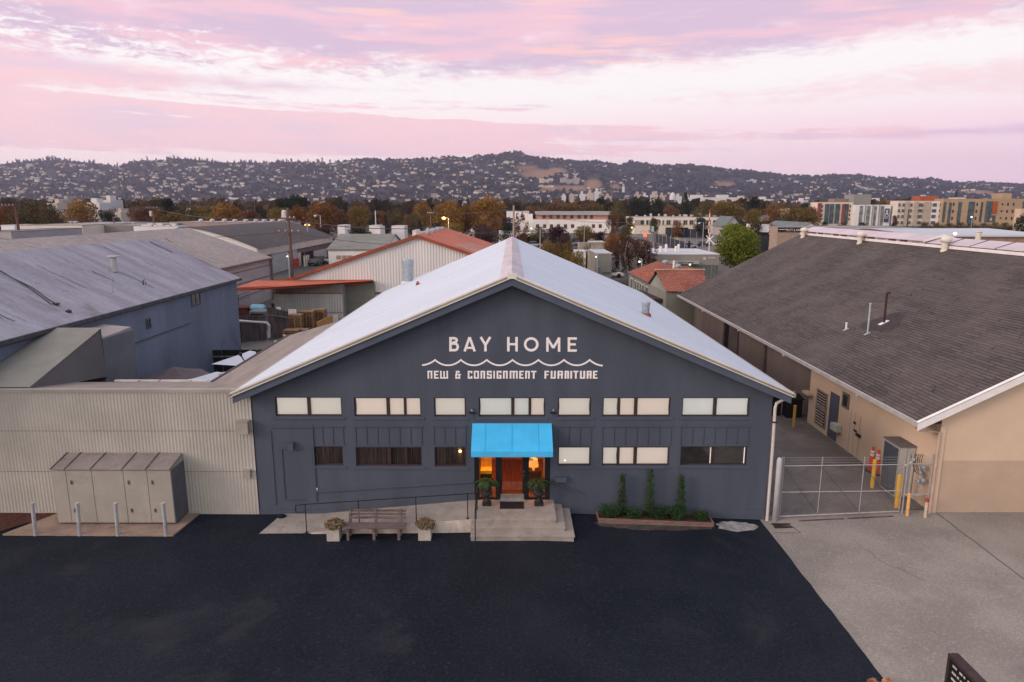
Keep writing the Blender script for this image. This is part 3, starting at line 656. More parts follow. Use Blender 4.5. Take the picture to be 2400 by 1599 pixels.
# doormat, urns
m_ = MB(); a = atZ(1172, 1176.5, .51); b = atZ(1228, 1192.5, .51)
m_.box((a.x, b.y, .504), (b.x, a.y, .52)); tag(m_.build('doormat', mat('black_rubber_mat', (.015, .015, .02), .95, .3, 20, bump=1, bs=200)), 'black doormat lying on the landing in front of the door', 'doormat')
urn_m = mat('black_cast_urn', (.016, .016, .019), .4, .2, 5, spec=.5)
fern = leafmat('fern_leaf', (.03, .07, .025), (.07, .115, .04), (.09, .09, .04))
pinkb = leafmat('trailing_pink', (.25, .14, .13), (.35, .22, .2), (.12, .12, .06))
def make_urn(x):
    u = thing('planter_urn', 'x', 'urn', (x, -.42, .5))
    m_ = MB(); m_.box((x-.16, -.58, .505), (x+.16, -.26, .60)); m_.lathe((x, -.42, .5), [(.13, .10), (.13, .15), (.07, .20), (.055, .27), (.10, .31), (.17, .38), (.20, .46), (.19, .52), (.15, .56), (.15, .72), (.21, .80), (.25, .83), (.25, .86), (.2, .86)], 20)
    m_.build('urn', urn_m, u, smooth=False)
    r2 = random.Random(int(x*100)); m_ = MB()
    for k in range(46):
        a = r2.uniform(0, 2*pi); l = r2.uniform(.25, .5); ps = [Vector((x, -.42, 1.33))+Vector((cos(a)*l*t, sin(a)*l*t, l*1.1*t-l*1.2*t*t)) for t in (0, .33, .66, 1)]
        for p, q in zip(ps, ps[1:]):
            w_ = Vector((-sin(a), cos(a), 0))*.028; m_.quad(p-w_, q-w_*.7, q+w_*.7, p+w_)
            for sd_ in (-1, 1): m_.quad(p, p+w_*sd_*3+Vector((0, 0, .01)), q+w_*sd_*1.2, q)
    m_.build('fern', fern, u, fix=False)
    m_ = MB(); leaves(m_, r2, x, -.42, 1.33, .29, .29, .09, 160, .06); m_.build('trailing_flowers', pinkb, u, fix=False)
    return u
u1, u2 = make_urn(-.93), make_urn(.99)
u1['label'] = 'black pedestal urn with fern left of the shop door'; u2['label'] = 'black pedestal urn with fern right of the shop door'
u1['group'] = u2['group'] = 'urns flanking the door'
# bench
bw = mat('weathered_bench_wood', (.115, .082, .078), .85, .25, 3, streak=(.6, 6, 6), bump=.3, bs=60, col2=(.20, .15, .14))
B = thing('park_bench', 'weathered slatted wooden bench standing below the ramp', 'bench', (-4.78, -2.0, 0))
bx0, bx1 = -5.86, -3.70
m_ = MB()
for k in range(4): m_.box((bx0, -2.18+k*.115, .40), (bx1, -2.18+k*.115+.098, .44))
m_.build('seat', bw, B)
m_ = MB()
for k in range(3): m_.box((bx0+.16, -1.70+k*.035, .55+k*.115), (bx1-.02, -1.67+k*.035, .635+k*.115))
m_.build('backrest', bw, B)
for x in (bx0+.18, (bx0+bx1)/2, bx1-.22):
    m_ = MB(); m_.box((x-.045, -2.14, -.06), (x+.045, -2.05, .398)); m_.build('leg', bw, B)
    m_ = MB(); m_.prism([(x-.04, -1.80, -.06), (x+.04, -1.80, -.06), (x+.04, -1.72, -.06), (x-.04, -1.72, -.06)], (0, .13, .95)); m_.build('leg', bw, B)
    m_ = MB(); m_.box((x-.035, -2.12, .33), (x+.035, -1.74, .397)); m_.build('cross_rail', bw, B)
# planter cubes
cube_m = mat('concrete_planter', (.42, .38, .34), .9, .12, 3, grain=.3, gs=40, stain=((.25, .22, .2), 3, .5))
gold = leafmat('autumn_sedum', (.22, .13, .03), (.34, .20, .05), (.28, .09, .06), 4)
greens = leafmat('sedum_green', (.06, .07, .02), (.14, .13, .03), (.22, .16, .05), 4)
def make_pot(x):
    p = thing('flower_planter', 'x', 'planter', (x, -1.98, 0)); s_ = .215
    m_ = MB(); m_.prism([(x-s_, -1.98-s_, -.05), (x+s_, -1.98-s_, -.05), (x+s_, -1.98+s_, -.05), (x-s_, -1.98+s_, -.05)], (0, 0, .42))
    m_.lathe((x, -1.98-s_+.0, .12), [(.02, 0), (.02, .03)], 8); m_.build('pot', cube_m, p)
    r2 = random.Random(int(x*33)); m_ = MB(); leaves(m_, r2, x, -1.98, .50, .36, .32, .20, 520, .055, .5); m_.build('flower_heads', gold, p, fix=False)
    m_ = MB(); leaves(m_, r2, x+.05, -1.98, .47, .37, .33, .18, 260, .06, .5); m_.build('leaves', greens, p, fix=False)
    return p
pA, pB = make_pot(-6.18), make_pot(-3.02)
pA['label'] = 'pale concrete cube planter of golden flowers at the left end of the bench'
pB['label'] = 'pale concrete cube planter of golden flowers right of the bench under the rail'
pA['group'] = pB['group'] = 'cube planters by the bench'
# raised bed
W0 = thing('raised_bed', 'long low timber planter bed of green plants against the shop wall', 'planter bed', (5.3, -.4, -.2))
tb = mat('reddish_timber_edging', (.19, .115, .10), .85, .25, 4, streak=(.5, 4, 4), grain=.3, gs=30)
def bx_(a, b, c, d): m_ = MB(); m_.box((a, c, gz((a+b)/2)-.12), (b, d, .0)); return m_
m_ = MB(); m_.prism([(3.16, -.78, gz(3.16)-.05), (7.40, -.78, gz(7.4)-.05), (7.40, -.78, gz(7.4)+.16), (3.16, -.78, gz(3.16)+.20)], (0, .05, 0)); m_.build('front_board', tb, W0)
for x in (3.16, 7.36): m_ = MB(); m_.prism([(x, -.728, gz(x)-.05), (x+.04, -.728, gz(x)-.05), (x+.04, -.728, gz(x)+.17), (x, -.728, gz(x)+.17)], (0, .69, 0)); m_.build('end_board', tb, W0)
m_ = MB(); m_.quad((3.2, -.73, gz(3.2)+.12), (7.36, -.73, gz(7.36)+.10), (7.36, -.04, gz(7.36)+.12), (3.2, -.04, gz(3.2)+.14)); m_.build('soil', mat('bark_soil', (.07, .035, .022), .95, .4, 5, bump=1, bs=40, grain=.7, gs=40), W0, fix=False)
vine = leafmat('narrow_shrub_leaf', (.028, .066, .024), (.055, .115, .038), (.09, .13, .05), 3)
for i, (px, ty, w_) in enumerate([(1460, 1112, .17), (1526, 1100, .19), (1599, 1114, .19)]):
    x, zt = F(px, ty, -.25); r2 = random.Random(i+60)
    t_ = thing('climbing_shrub', ['narrow upright green shrub, leftmost of three in the raised bed', 'tallest narrow upright green shrub in the middle of the raised bed', 'narrow upright green shrub, rightmost of three in the raised bed'][i], 'shrub', (x, -.25, gz(x)+.1), 'tall narrow shrubs in the raised bed')
    m_ = MB(); z0 = gz(x)+.12
    n = 26
    for k in range(n):
        u = k/n; ww = w_*1.18*(1.3-.85*u)*r2.uniform(.75, 1.15); leaves(m_, r2, x+r2.uniform(-.03, .03), -.25+r2.uniform(-.03, .03), z0+(zt-z0)*(u+.02), ww, ww*.8, (zt-z0)/n*1.2, int(46*(1.2-.5*u)), .065, .2)
    m_.build('foliage', vine, t_, fix=False)
    m_ = MB(); m_.tube([(x, -.25, z0-.05), (x+.02, -.24, z0+.6*(zt-z0)), (x, -.25, zt-.15)], [.022, .014, .006], 6); m_.build('stem', mat('bark', (.07, .05, .04), .9, .3, 8, bump=.5, bs=60), t_)
for i, (px, r_, hh_) in enumerate([(1428, .38, .40), (1484, .30, .30), (1546, .38, .42), (1588, .34, .44), (1641, .28, .32)]):
    x, _ = F(px, 1205, -.42); r2 = random.Random(i+90); m_ = MB()
    for k in range(120):
        a = r2.uniform(0, 2*pi); l = r2.uniform(.15, 1.25)*r_; top = Vector((x+cos(a)*l, -.42+sin(a)*l*.8, gz(x)+.12+hh_*r2.uniform(.5, 1.1))); bot = Vector((x+cos(a)*l*.3, -.42+sin(a)*l*.3, gz(x)+.1)); w_ = Vector((sin(a), -cos(a), 0))*.014
        m_.quad(bot-w_, bot+w_, top+w_*.4, top-w_*.4)
        for q_ in range(5): leaves(m_, r2, *(bot+(top-bot)*(q_+1.5)/6), .05, .05, .04, 3, .055)
    tag(m_.build('low_shrub', vine, fix=False, origin=(x, -.42, gz(x)+.1)), ['low spiky green shrub at the left end of the raised bed', 'low green shrub between the left and middle upright shrubs', 'low green shrub just right of the tallest upright shrub', 'low green shrub at the foot of the right upright shrub', 'low green shrub alone at the right end of the raised bed'][i], 'shrub', 'low shrubs in the raised bed')
# facade lights, boxes, conduit, downpipe
lamp_m = mat('aged_lamp_metal', (.16, .15, .14), .5, .2, 8, metal=.5)
for i, px in enumerate((1107, 1297)):
    x, z = F(px, 958); t_ = thing('flood_lamp', ['small flood lamp on the wall above the left corner of the awning', 'small flood lamp on the wall above the right corner of the awning'][i], 'lamp', (x, -.05, z-.2), 'flood lamps above the awning')
    m_ = MB(); m_.tube([(x, -.01, z-.02), (x, -.14, z), (x, -.18, z-.06)], .025, 8); m_.lathe((x, -.19, z-.06), [(.05, 0), (.06, .04), (.04, .10), (.01, .12)], 12); m_.build('lamp_head', lamp_m, t_)
    m_ = MB(); m_.box((x-.11, -.07, z-.17), (x+.11, -.003, z-.12)); m_.build('junction_box', blk, t_)
    m_ = MB(); m_.tube([(x+.05, -.012, z-.17), (x+.05, -.012, z-.45)], .008, 6); m_.build('conduit', slate2, t_)
for nm, lb, cat_, a, m__ in [('meter_box', 'large beige box on the corrugated wall at the blue shop corner', 'utility box', (560, 984, 589, 1012), 'bx'), ('outlet_box', 'small beige box low on the corrugated wall near the shop corner', 'utility box', (575, 1100, 590, 1118), 'bx'),
                       ('wall_lamp', 'slate box lamp above the blocked doorway left of the windows', 'lamp', (677, 1036, 690, 1052), 'sl')]:
    x0, z1 = F(a[0], a[1]); x1, z0 = F(a[2], a[3]); m_ = MB(); dd = .28 if a[0] == 560 else .12
    yb = -.035; m_.box((x0, yb-dd, z0), (x1, yb, z1)); m_.box((x0-.015, yb-dd-.02, z1), (x1+.015, yb, z1+.025))
    tag(m_.build(nm, mat('beige_box_paint', (.33, .30, .26), .7, .08, 3) if m__ == 'bx' else slate2), lb, cat_)
m_ = MB(); x, z = F(742, 1146); m_.box((x-.03, -.03, z-.04), (x+.04, -.003, z+.04)); tag(m_.build('wall_card', mat('white_card', (.75, .72, .7))), 'tiny white card on the slate wall at the start of the ramp', 'notice')
m_ = MB(); a = atZ(660, 1206.5, .03); m_.lathe((a.x, a.y, gz(a.x)+.02), [(.16, 0), (.17, .03), (.10, .07), (.02, .08)], 12); tag(m_.build('rubber_mat_roll', rail_m), 'small black lump lying at the foot of the ramp by the wall', 'debris')
dp_m = mat('white_downpipe', (.55, .50, .48), .5, .08, 3, spec=.4)
D_ = thing('downpipe', 'white downpipe running down the right corner of the shop', 'downpipe', (9.6, -.1, -.3))
m_ = MB(); m_.tube([(10.02, .05, 4.55), (9.92, -.02, 4.42), (9.62, -.07, 4.28), (9.58, -.08, 4.1), (9.6, -.08, 2.4), (9.6, -.08, gz(9.6))], .055, 10); m_.build('pipe', dp_m, D_)
m_ = MB(); m_.box((9.52, -.15, 3.55), (9.68, -.0, 3.6)); m_.build('bracket', rail_m, D_)
# roof vents on the shop roof
galv = mat('galvanised_steel', (.36, .40, .44), .45, .15, 6, metal=.5)
rust = mat('red_rust_primer', (.32, .08, .05), .8, .2, 8)
nL, nR = (-SL, 0, 1), (SL, 0, 1)
def rooft(px, py, left=True):
    p = atP(px, py, (0, 0, PZ), (-SL, 0, 1) if left else (SL, 0, 1)); return p
def vent(name, lb, p, r, h, cap=True, m__=None, basem=None):
    t_ = thing(name, lb, 'vent', p); z = p.z
    m_ = MB(); m_.lathe((p.x, p.y, z-.1), [(r, 0), (r, h*.45), (r*1.04, h*.45), (r*1.04, h*.5), (r, h*.5), (r, h*.78+.1)], 18); m_.build('pipe', m__ or galv, t_)
    if cap: m_ = MB(); m_.lathe((p.x, p.y, z+h*.72), [(r*1.15, 0), (r*1.15, h*.22), (r*.9, h*.28)], 18); m_.build('cap', m__ or galv, t_)
    m_ = MB(); m_.lathe((p.x, p.y, z-.1), [(r*1.5, 0), (r*1.5, .12), (r*1.05, .2)], 14); m_.build('flashing', basem or white_roof, t_)
    return t_
vent('roof_vent', 'tall galvanised vent pipe on the far left of the white roof', rooft(957, 662), .36, 1.75)
p = rooft(979, 668); m_ = MB(); m_.box((p.x-.1, p.y-.1, p.z-.06), (p.x+.14, p.y+.1, p.z+.1)); m_.tube([(p.x, p.y, p.z), (p.x, p.y, p.z+.22)], .07, 8); tag(m_.build('vent_stub', rust), 'stubby red vent beside the tall pipe on the white roof', 'vent')
vent('roof_vent', 'small capped metal vent on the right slope of the white roof', rooft(1513, 738, False), .17, .62, basem=rust)
# ================================================================ BEIGE CORRUGATED ANNEX
beige = mat('beige_corrugated_steel', (.42, .385, .345), .6, .08, .5, col2=(.46, .425, .38), grain=.2, gs=30, spec=.3, stain=((.36, .33, .24), .35, .4))
beige2 = mat('beige_sheet_metal', (.33, .30, .265), .6, .10, .8, grain=.12, gs=20)
roofb = mat('weathered_brown_roofing', (.27, .225, .20), .9, .12, .7, streak=(3, .4, 1), grain=.35, gs=14, stain=((.18, .15, .13), 1.1, .5))
AN = thing('corrugated_annex', 'beige corrugated metal annex left of the slate blue shop', 'building', (-16, 2, 0))
def corr(mb, p0, p1, z0, z1, period=.125, amp=.012, n=6, ztop=None):
    """corrugated sheet from p0 to p1 (xy); z1 may vary along the wall"""
    p0, p1 = Vector((*p0, 0)), Vector((*p1, 0)); L = (p1-p0).length; d = (p1-p0)/L; nr = Vector((-d.y, d.x, 0)); N = int(L/period*n); b = len(mb.v)
    for i in range(N+1):
        t = i*L/N; q = p0+d*t+nr*(amp*sin(2*pi*t/period)); zt = ztop(q.x, q.y) if ztop else z1
        mb.v += [(q.x, q.y, z0), (q.x, q.y, zt)]
    for i in range(N): mb.f.append([b+2*i, b+2*i+2, b+2*i+3, b+2*i+1]); mb.mi.append(0)
m_ = MB(); corr(m_, (-24, -.02), (-9.52, -.02), -.25, 4.66, .125, .008); m_.build('wall', beige, AN, fix=False)
for zz in (1.62, 3.2): m_ = MB(); corr(m_, (-24, -.030), (-9.52, -.030), zz, zz+.022, .125, .008); m_.build('panel_lap', mat('lap_shadow', (.20, .18, .16), .8, .2, 3), AN, fix=False)
m_ = MB(); m_.box((-24, -.05, 4.66), (-9.52, .12, 4.79)); m_.build('fascia', beige2, AN)
m_ = MB(); m_.quad((-24, .12, 4.77), (-12.2, .12, 4.77), (-12.2, 3.0, 4.28), (-24, 3.0, 4.28)); m_.quad((-12.2, .12, 4.77), (-9.52, .12, 4.77), (-12.2, 3, 4.28)); m_.quad((-9.52, .12, 4.77), (-9.52, 17.2, 4.74), (-12.2, 12.8, 4.38), (-12.2, 3, 4.28))
rf = m_.build('roof', roofb, AN, fix=False)
m_ = MB(); m_.prism([(-12.2, 3, 4.16), (-12.32, 3, 4.16), (-12.32, 3, 4.31), (-12.2, 3, 4.31)], (0, 9.8, .1)); m_.build('gutter', mat('dark_plum_gutter', (.045, .03, .038), .6, .2, 4), rf)
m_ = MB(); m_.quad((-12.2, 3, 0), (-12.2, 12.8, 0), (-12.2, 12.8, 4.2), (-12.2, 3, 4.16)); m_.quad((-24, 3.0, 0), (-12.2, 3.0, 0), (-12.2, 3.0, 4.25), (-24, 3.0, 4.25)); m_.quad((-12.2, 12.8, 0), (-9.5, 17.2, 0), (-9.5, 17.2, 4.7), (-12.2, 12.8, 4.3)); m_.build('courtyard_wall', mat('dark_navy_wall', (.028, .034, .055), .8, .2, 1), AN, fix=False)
m_ = MB(); rr = random.Random(3); x = -16.2
while x < -12.45:
    l = rr.uniform(.5, 1.2); m_.box((x, 2.96, 4.29+rr.uniform(0, .01)), (min(x+l, -12.4), 3.08, 4.36)); x += l+rr.choice([0, 0, .06])
m_.build('parapet_cap', mat('white_flaking_cap', (.60, .55, .50), .7, .1, 2, stain=((.12, .1, .1), 2.5, .8)), rf)
for i, (px, py) in enumerate([(646, 801), (667, 787), (804, 749), (516, 878)]):
    p = atP(px, py, (-12.2, 3, 4.3), (-.09, 0, 1)); m_ = MB(); m_.lathe(p-Vector((0, 0, .02)), [(.09, 0), (.09, .05), (.03, .08)], 8); m_.build('roof_cap', cube_m, rf)
PH = thing('sloped_penthouse', 'steep corrugated roof hatch and low box against the blue warehouse wall', 'roof structure', (-19, 4, 4))
m_ = MB(); N = 40
for i in range(N):
    x0, x1 = -19.98+2.3*i/N, -19.98+2.3*(i+1)/N; e = .012*(i % 2); e2 = .012*((i+1) % 2)
    m_.quad((x0, .2, 4.80+e), (x1, .2, 4.80+e2), (x1-.02, 5, 6.17+e2), (x0-.02, 5, 6.17+e))
m_.build('sloped_roof', mat('greenish_corrugated_roof', (.23, .215, .19), .75, .1, .8, grain=.15, gs=12), PH, fix=False)
m_ = MB(); m_.prism([(-17.66, .2, 4.70), (-17.72, 5, 4.0), (-17.78, 5, 6.13), (-17.70, .2, 4.79)], (-.04, 0, 0)); m_.quad((-19.98, 5, 3.9), (-17.72, 5, 3.9), (-17.74, 5, 6.12), (-19.98, 5, 6.12)); m_.build('side_wall', mat('grey_plywood', (.125, .115, .115), .85, .1, 1, grain=.2, gs=20), PH, fix=False)
m_ = MB(); m_.box((-19.98, 5.02, 3.0), (-17.80, 7.6, 5.64)); m_.build('box_wall', mat('grey_blue_sheet', (.12, .125, .14), .8, .12, 1, grain=.2, gs=20), PH)
m_ = MB(); m_.prism([(-17.70, 5.02, 5.64), (-18.0, 7.75, 5.64), (-19.98, 8.6, 5.64), (-19.98, 5.02, 5.64)], (0, 0, .09)); m_.build('flat_roof', mat('grey_flat_roof', (.30, .26, .25), .9, .15, 1.2, grain=.3, gs=15), PH)
# ================================================================ BLUE GREY WAREHOUSE (left)
bw_m = mat('blue_grey_weathered_wall', (.145, .172, .225), .85, .18, .35, streak=(1, 1, .35), col2=(.17, .20, .265), grain=.35, gs=12, stain=((.085, .105, .16), .25, .8))
bw_r = mat('lavender_grey_roof', (.27, .25, .295), .85, .10, .5, streak=(.25, 2.2, 1), col2=(.34, .32, .37), grain=.3, gs=7, stain=((.185, .16, .17), .33, .95))
WH = thing('blue_grey_warehouse', 'weathered blue grey warehouse with patched lavender roof at the left edge', 'warehouse', (-25.6, 13, 0))
wx, wr, ze, zr, y0w, y1w = -20.0, -25.6, 6.32, 9.05, .4, 25.6
sw = (zr-ze)/(wx-wr)
m_ = MB(); m_.quad((wx, y0w, 0), (wx, y1w-.2, 0), (wx, y1w-.2, ze-.05), (wx, y0w, ze-.05)); xl = 2*wr-wx
for yy in (y0w, y1w-.2): m_.quad((wx, yy, 0), (wx, yy, ze-.05), (wr, yy, zr-.1), (xl, yy, ze-.05), (xl, yy, 0))
m_.quad((xl, y0w, 0), (xl, y1w, 0), (xl, y1w, ze-.05), (xl, y0w, ze-.05)); m_.build('wall', bw_m, WH, fix=False)
def wz(x): return zr-abs(x-wr)*sw
m_ = MB()
NX, NY = 10, 60; rr = random.Random(2)
for sg in (1, -1):
    b = len(m_.v)
    for j in range(NY+1):
        for i in range(NX+1):
            x = wr+sg*(abs(wx-wr)+.28)*i/NX; y = y0w-6+(y1w-y0w+6)*j/NY
            m_.v.append((x, y+(rr.uniform(-.06, .06) if j == NY else 0), wz(x)+.05*mnoise.noise(Vector((x*.6, y*.5, 0)))+(.03*mnoise.noise(Vector((x*3, y*.8, 4))))))
    for j in range(NY):
        for i in range(NX): q = b+j*(NX+1)+i; m_.f.append([q, q+1, q+NX+2, q+NX+1]); m_.mi.append(0)
WR = m_.build('roof', bw_r, WH, fix=False)
m_ = MB(); m_.box((wx+.26, y0w-6, wz(wx+.28)-.14), (wx+.36, y1w, wz(wx+.28)+.03)); m_.build('gutter', mat('dark_grey_gutter', (.05, .05, .06), .6, .3, 3), WR)
m_ = MB(); m_.box((wx+.004, y0w-6, wz(wx)-.42), (wx+.05, y1w-.25, wz(wx)-.14)); m_.build('eave_board', mat('grey_eave_board', (.09, .09, .10), .8, .2, 3), WR)
rr = random.Random(12); dark_tar = mat('dark_tar', (.05, .035, .035), .85, .3, 3)
for i in range(15):                                            # torn seams and tar lines running down the slope
    m_ = MB(); y = rr.uniform(3, 25); a = rr.uniform(.05, .7); l = rr.uniform(.12, .45); xa, xb = wr+(wx-wr)*a, wr+(wx-wr)*min(.97, a+l); w_ = rr.uniform(.008, .025)
    k = 7; pts = [(xa+(xb-xa)*t/k, y+rr.uniform(-.04, .04)) for t in range(k+1)]
    for (a0, b0), (a1, b1) in zip(pts, pts[1:]): 
        z0_, z1_ = wz(a0)+.05*mnoise.noise(Vector((a0*.6, b0*.5, 0)))+.045, wz(a1)+.05*mnoise.noise(Vector((a1*.6, b1*.5, 0)))+.045
        m_.quad((a0, b0-w_, z0_), (a1, b1-w_, z1_), (a1, b1+w_, z1_), (a0, b0+w_, z0_))
    m_.build('roof_seam', dark_tar, WR, fix=False)
def wroof(px, py): return atP(px, py, (wr, 0, zr), (sw, 0, 1))
for (a, b) in (((388, 561), (403, 571)), ((350, 568), (405, 593))):
    p, q = wroof(*a), wroof(*b); m_ = MB(); m_.quad(p+Vector((0, -.07, .07)), q+Vector((0, -.07, .07)), q+Vector((0, .07, .07)), p+Vector((0, .07, .07))); m_.build('roof_tear', dark_tar, WR, fix=False)
p = wroof(269, 637); m_ = MB(); m_.tube([p, p+Vector((0, 0, .85))], .16, 10); m_.box((p.x-.3, p.y-.3, p.z+.85), (p.x+.3, p.y+.3, p.z+.90)); tag(m_.build('flue_pipe', mat('grey_flue', (.4, .37, .38), .6, .1, 5)), 'pale grey flue pipe with flat cap on the lavender warehouse roof', 'vent')
p = wroof(265, 686); m_ = MB(); m_.tube([p, p+Vector((-.03, 0, .78))], .03, 6); tag(m_.build('vent_rod', cube_m), 'thin white rod standing on the lavender warehouse roof', 'vent')
p = wroof(336, 668); m_ = MB(); m_.tube([p, p+Vector((0, 0, .22)), p+Vector((.1, 0, .3))], .03, 6); m_.tube([p+Vector((.15, 0, .02)), p+Vector((.15, 0, .2))], .02, 6); tag(m_.build('vent_stub', dark_tar), 'tiny dark vent stub on the lavender warehouse roof', 'vent')
ck = [(0, 637), (30, 655), (75, 677), (115, 706), (128, 713), (120, 717), (110, 708), (60, 672), (0, 638)]
m_ = MB(); m_.tube([wroof(*q)+Vector((0, 0, .07)) for q in ck], .022, 5); tag(m_.build('roof_cable', dark_tar), 'loose black cable looping over the lavender warehouse roof', 'cable')
m_ = MB(); p = wroof(133, 716); m_.lathe(p, [(.14, .05), (.15, .09), (.03, .13)], 10); q = wroof(161, 733); m_.lathe(q, [(.12, .0), (.13, .1), (.03, .15)], 10); tag(m_.build('cable_reel', dark_tar), 'coiled end of the black cable on the lavender roof', 'cable')
def sidewin(x, a, b, parent, fm, gm, name='window', out=.05, sgn=1):
    """window on a wall of constant x; a, b pixel corners (top near, bottom far)"""
    p, q = atX(*a, x), atX(*b, x); y0, y1 = sorted((p.y, q.y)); z0, z1 = sorted((p.z, q.z)); m_ = MB(); t = .06; o = out*sgn
    m_.box((x, y0, z0), (x+o, y1, z0+t)); m_.box((x, y0, z1-t), (x+o, y1, z1)); m_.box((x, y0, z0+t), (x+o, y0+t, z1-t)); m_.box((x, y1-t, z0+t), (x+o, y1, z1-t)); m_.box((x, (y0+y1)/2-t/2, z0+t), (x+o*.8, (y0+y1)/2+t/2, z1-t))
    w_ = m_.build(name, fm, parent); m_ = MB(); m_.quad((x+o*.3, y0+t, z0+t), (x+o*.3, y1-t, z0+t), (x+o*.3, y1-t, z1-t), (x+o*.3, y0+t, z1-t)); m_.build('pane', gm, w_, fix=False); return w_
dkglass = mat('dark_reflective_glass', (.018, .022, .028), .12, .3, 2, spec=.6)
sidewin(wx+.005, (446, 683), (470, 714), WH, mat('grey_window_frame', (.10, .10, .12), .7, .2, 5), dkglass)
sidewin(wx+.005, (341, 748), (354, 769), WH, mat('grey_window_frame', (.1, .1, .12)), dkglass)
p, q = atX(297, 811, wx), atX(446, 760, wx); m_ = MB(); m_.box((wx+.003, p.y, p.z-.04), (wx+.05, q.y, p.z+.03)); m_.build('ledge', mat('grey_eave_board', (.09, .09, .1)), WH)
p, q = atX(393, 878, wx), atX(425, 895, wx); m_ = MB(); m_.box((wx+.003, p.y, 0), (wx+.03, q.y-.9, p.z)); m_.build('doorway', mat('black_opening', (.006, .006, .009), .9), WH)
m_ = MB()
p, q = atX(259, 888, wx+.1), atX(300, 857, wx+.1); m_.box((wx+.006, p.y, p.z-.25), (wx+.04, q.y, p.z+.4)); m_.build('patch_panel', mat('pale_patch', (.19, .19, .21), .8, .2, 2), WH)
# ================================================================ utility cabinet, pad, bollards (left)
PADZ = .06
sheet('cabinet_pad', wobble([(-17.9, -1.78), (-11.9, -1.80), (-11.75, -.08), (-17.05, -.08)], .012, .5, 7, True), PADZ, pad_m, .16)
CB = thing('metal_cabinet', 'row of beige metal utility cabinet doors with sloping lid on a concrete pad', 'utility cabinet', (-14.3, -.5, PADZ))
cx0, cx1, cy0, cy1 = -16.42, -12.18, -1.0, -.06
m_ = MB(); m_.prism([(cx0, cy0, PADZ), (cx0, cy1, PADZ), (cx0, cy1, 2.30), (cx0, cy0, 2.10)], (cx1-cx0, 0, 0)); m_.build('body', mat('beige_cabinet', (.32, .29, .255), .6, .08, 1.5, grain=.12, gs=25), CB)
cuts = [0, .118, .335, .60, .80, 1.0]; cdm = mat('beige_cabinet_door', (.345, .312, .275), .6, .07, 1.5, grain=.12, gs=25, stain=((.23, .2, .17), 1.5, .5))
for i in range(5):
    a, b = cx0+(cx1-cx0)*cuts[i], cx0+(cx1-cx0)*cuts[i+1]
    m_ = MB(); m_.box((a+.012, cy0-.022, PADZ+.03), (b-.012, cy0-.002, 2.07)); dr = m_.build('door', cdm, CB)
    m_ = MB(); m_.prism([(a+.012, cy0-.07, 2.105), (b-.012, cy0-.07, 2.105), (b-.012, cy1, 2.345), (a+.012, cy1, 2.345)], (0, 0, .03)); m_.build('lid', mat('brown_grey_lid', (.235, .195, .18), .7, .15, 1.6, grain=.2, gs=20, stain=((.13, .09, .08), 2.2, .7)), CB)
    m_ = MB(); m_.prism([(a-.016, cy0-.075, 2.125), (a+.016, cy0-.075, 2.125), (a+.016, cy1, 2.375), (a-.016, cy1, 2.375)], (0, 0, .03)); m_.build('lid_rib', mat('dark_rib', (.09, .07, .065), .7, .2, 3), CB)
    if i in (1, 3, 4):
        for zz in (1.62, .55):
            m_ = MB(); m_.box((a+.14, cy0-.045, zz-.07), (a+.20, cy0-.022, zz+.07)); m_.build('latch', mat('olive_latch', (.09, .10, .07), .5, .2, 6, metal=.3), dr)
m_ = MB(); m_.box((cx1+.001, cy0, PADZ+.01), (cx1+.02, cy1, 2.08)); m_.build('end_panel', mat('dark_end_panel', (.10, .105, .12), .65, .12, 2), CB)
bol_m = mat('galvanised_bollard', (.46, .46, .48), .5, .18, 4, metal=.35, stain=((.25, .25, .27), 6, .6), grain=.2, gs=60)
bl_lab = ['galvanised bollard at the far left beside the red mulch', 'galvanised bollard in front of the second cabinet door from the left', 'galvanised bollard in front of the widest cabinet door', 'galvanised bollard at the right end of the cabinet row']
for i, (tx, bx2) in enumerate([(75.5, 83), (181, 187), (270.5, 276), (382, 389)]):
    p = atZ(bx2, 1252, 0); q = atY(tx, 1181, p.y); z0 = gz(p.x); t_ = thing('bollard', bl_lab[i], 'bollard', (p.x, p.y, z0), 'steel bollards in front of the cabinets')
    m_ = MB(); m_.tube([(p.x, p.y, z0-.05), (q.x, p.y, 1.14)], .062, 14); m_.build('post', bol_m, t_)
    m_ = MB(); m_.tube([(q.x, p.y, 1.12), (q.x, p.y, 1.17)], .078, 14); m_.build('cap', mat('cream_bollard_cap', (.42, .38, .34), .7, .1, 8), t_)
# ================================================================ RIGHT WAREHOUSE
peach = mat('peach_stucco', (.60, .445, .325), .88, .05, .5, bump=.35, bs=50, col2=(.64, .475, .35), grain=.12, gs=40)
tan_ = mat('tan_stucco_band', (.47, .345, .26), .88, .08, .5, bump=.35, bs=50, grain=.12, gs=40)
brown_p = mat('brown_wall_panel', (.20, .155, .14), .9, .15, .5, grain=.2, gs=15, streak=(1, 1, .3))
shing = shingles('brown_grey_shingles', (.066, .054, .052), (.103, .084, .080), (.028, .023, .023), .85, .165, 'x', 1.12, .022)
RW = thing('peach_warehouse', 'long peach warehouse with brown shingle roof at the right edge', 'warehouse', (20, 15, 0))
ex, ez, kx, kz, yA, yE, wxr = 14.8, 3.62, 25.3, 8.95, -.32, 36.5, 15.78
sr = (kz-ez)/(kx-ex)
def rwz(x): return ez+(x-ex)*sr if x < 26.3 else rwz(52.6-x)
m_ = MB(); m_.quad((wxr, 0, -.1), (37, 0, -.1), (37, 0, rwz(37)-.1), (27.3, 0, kz-.1), (25.3, 0, kz-.1), (wxr, 0, rwz(wxr)-.1)); m_.build('front_wall', peach, RW, fix=False)
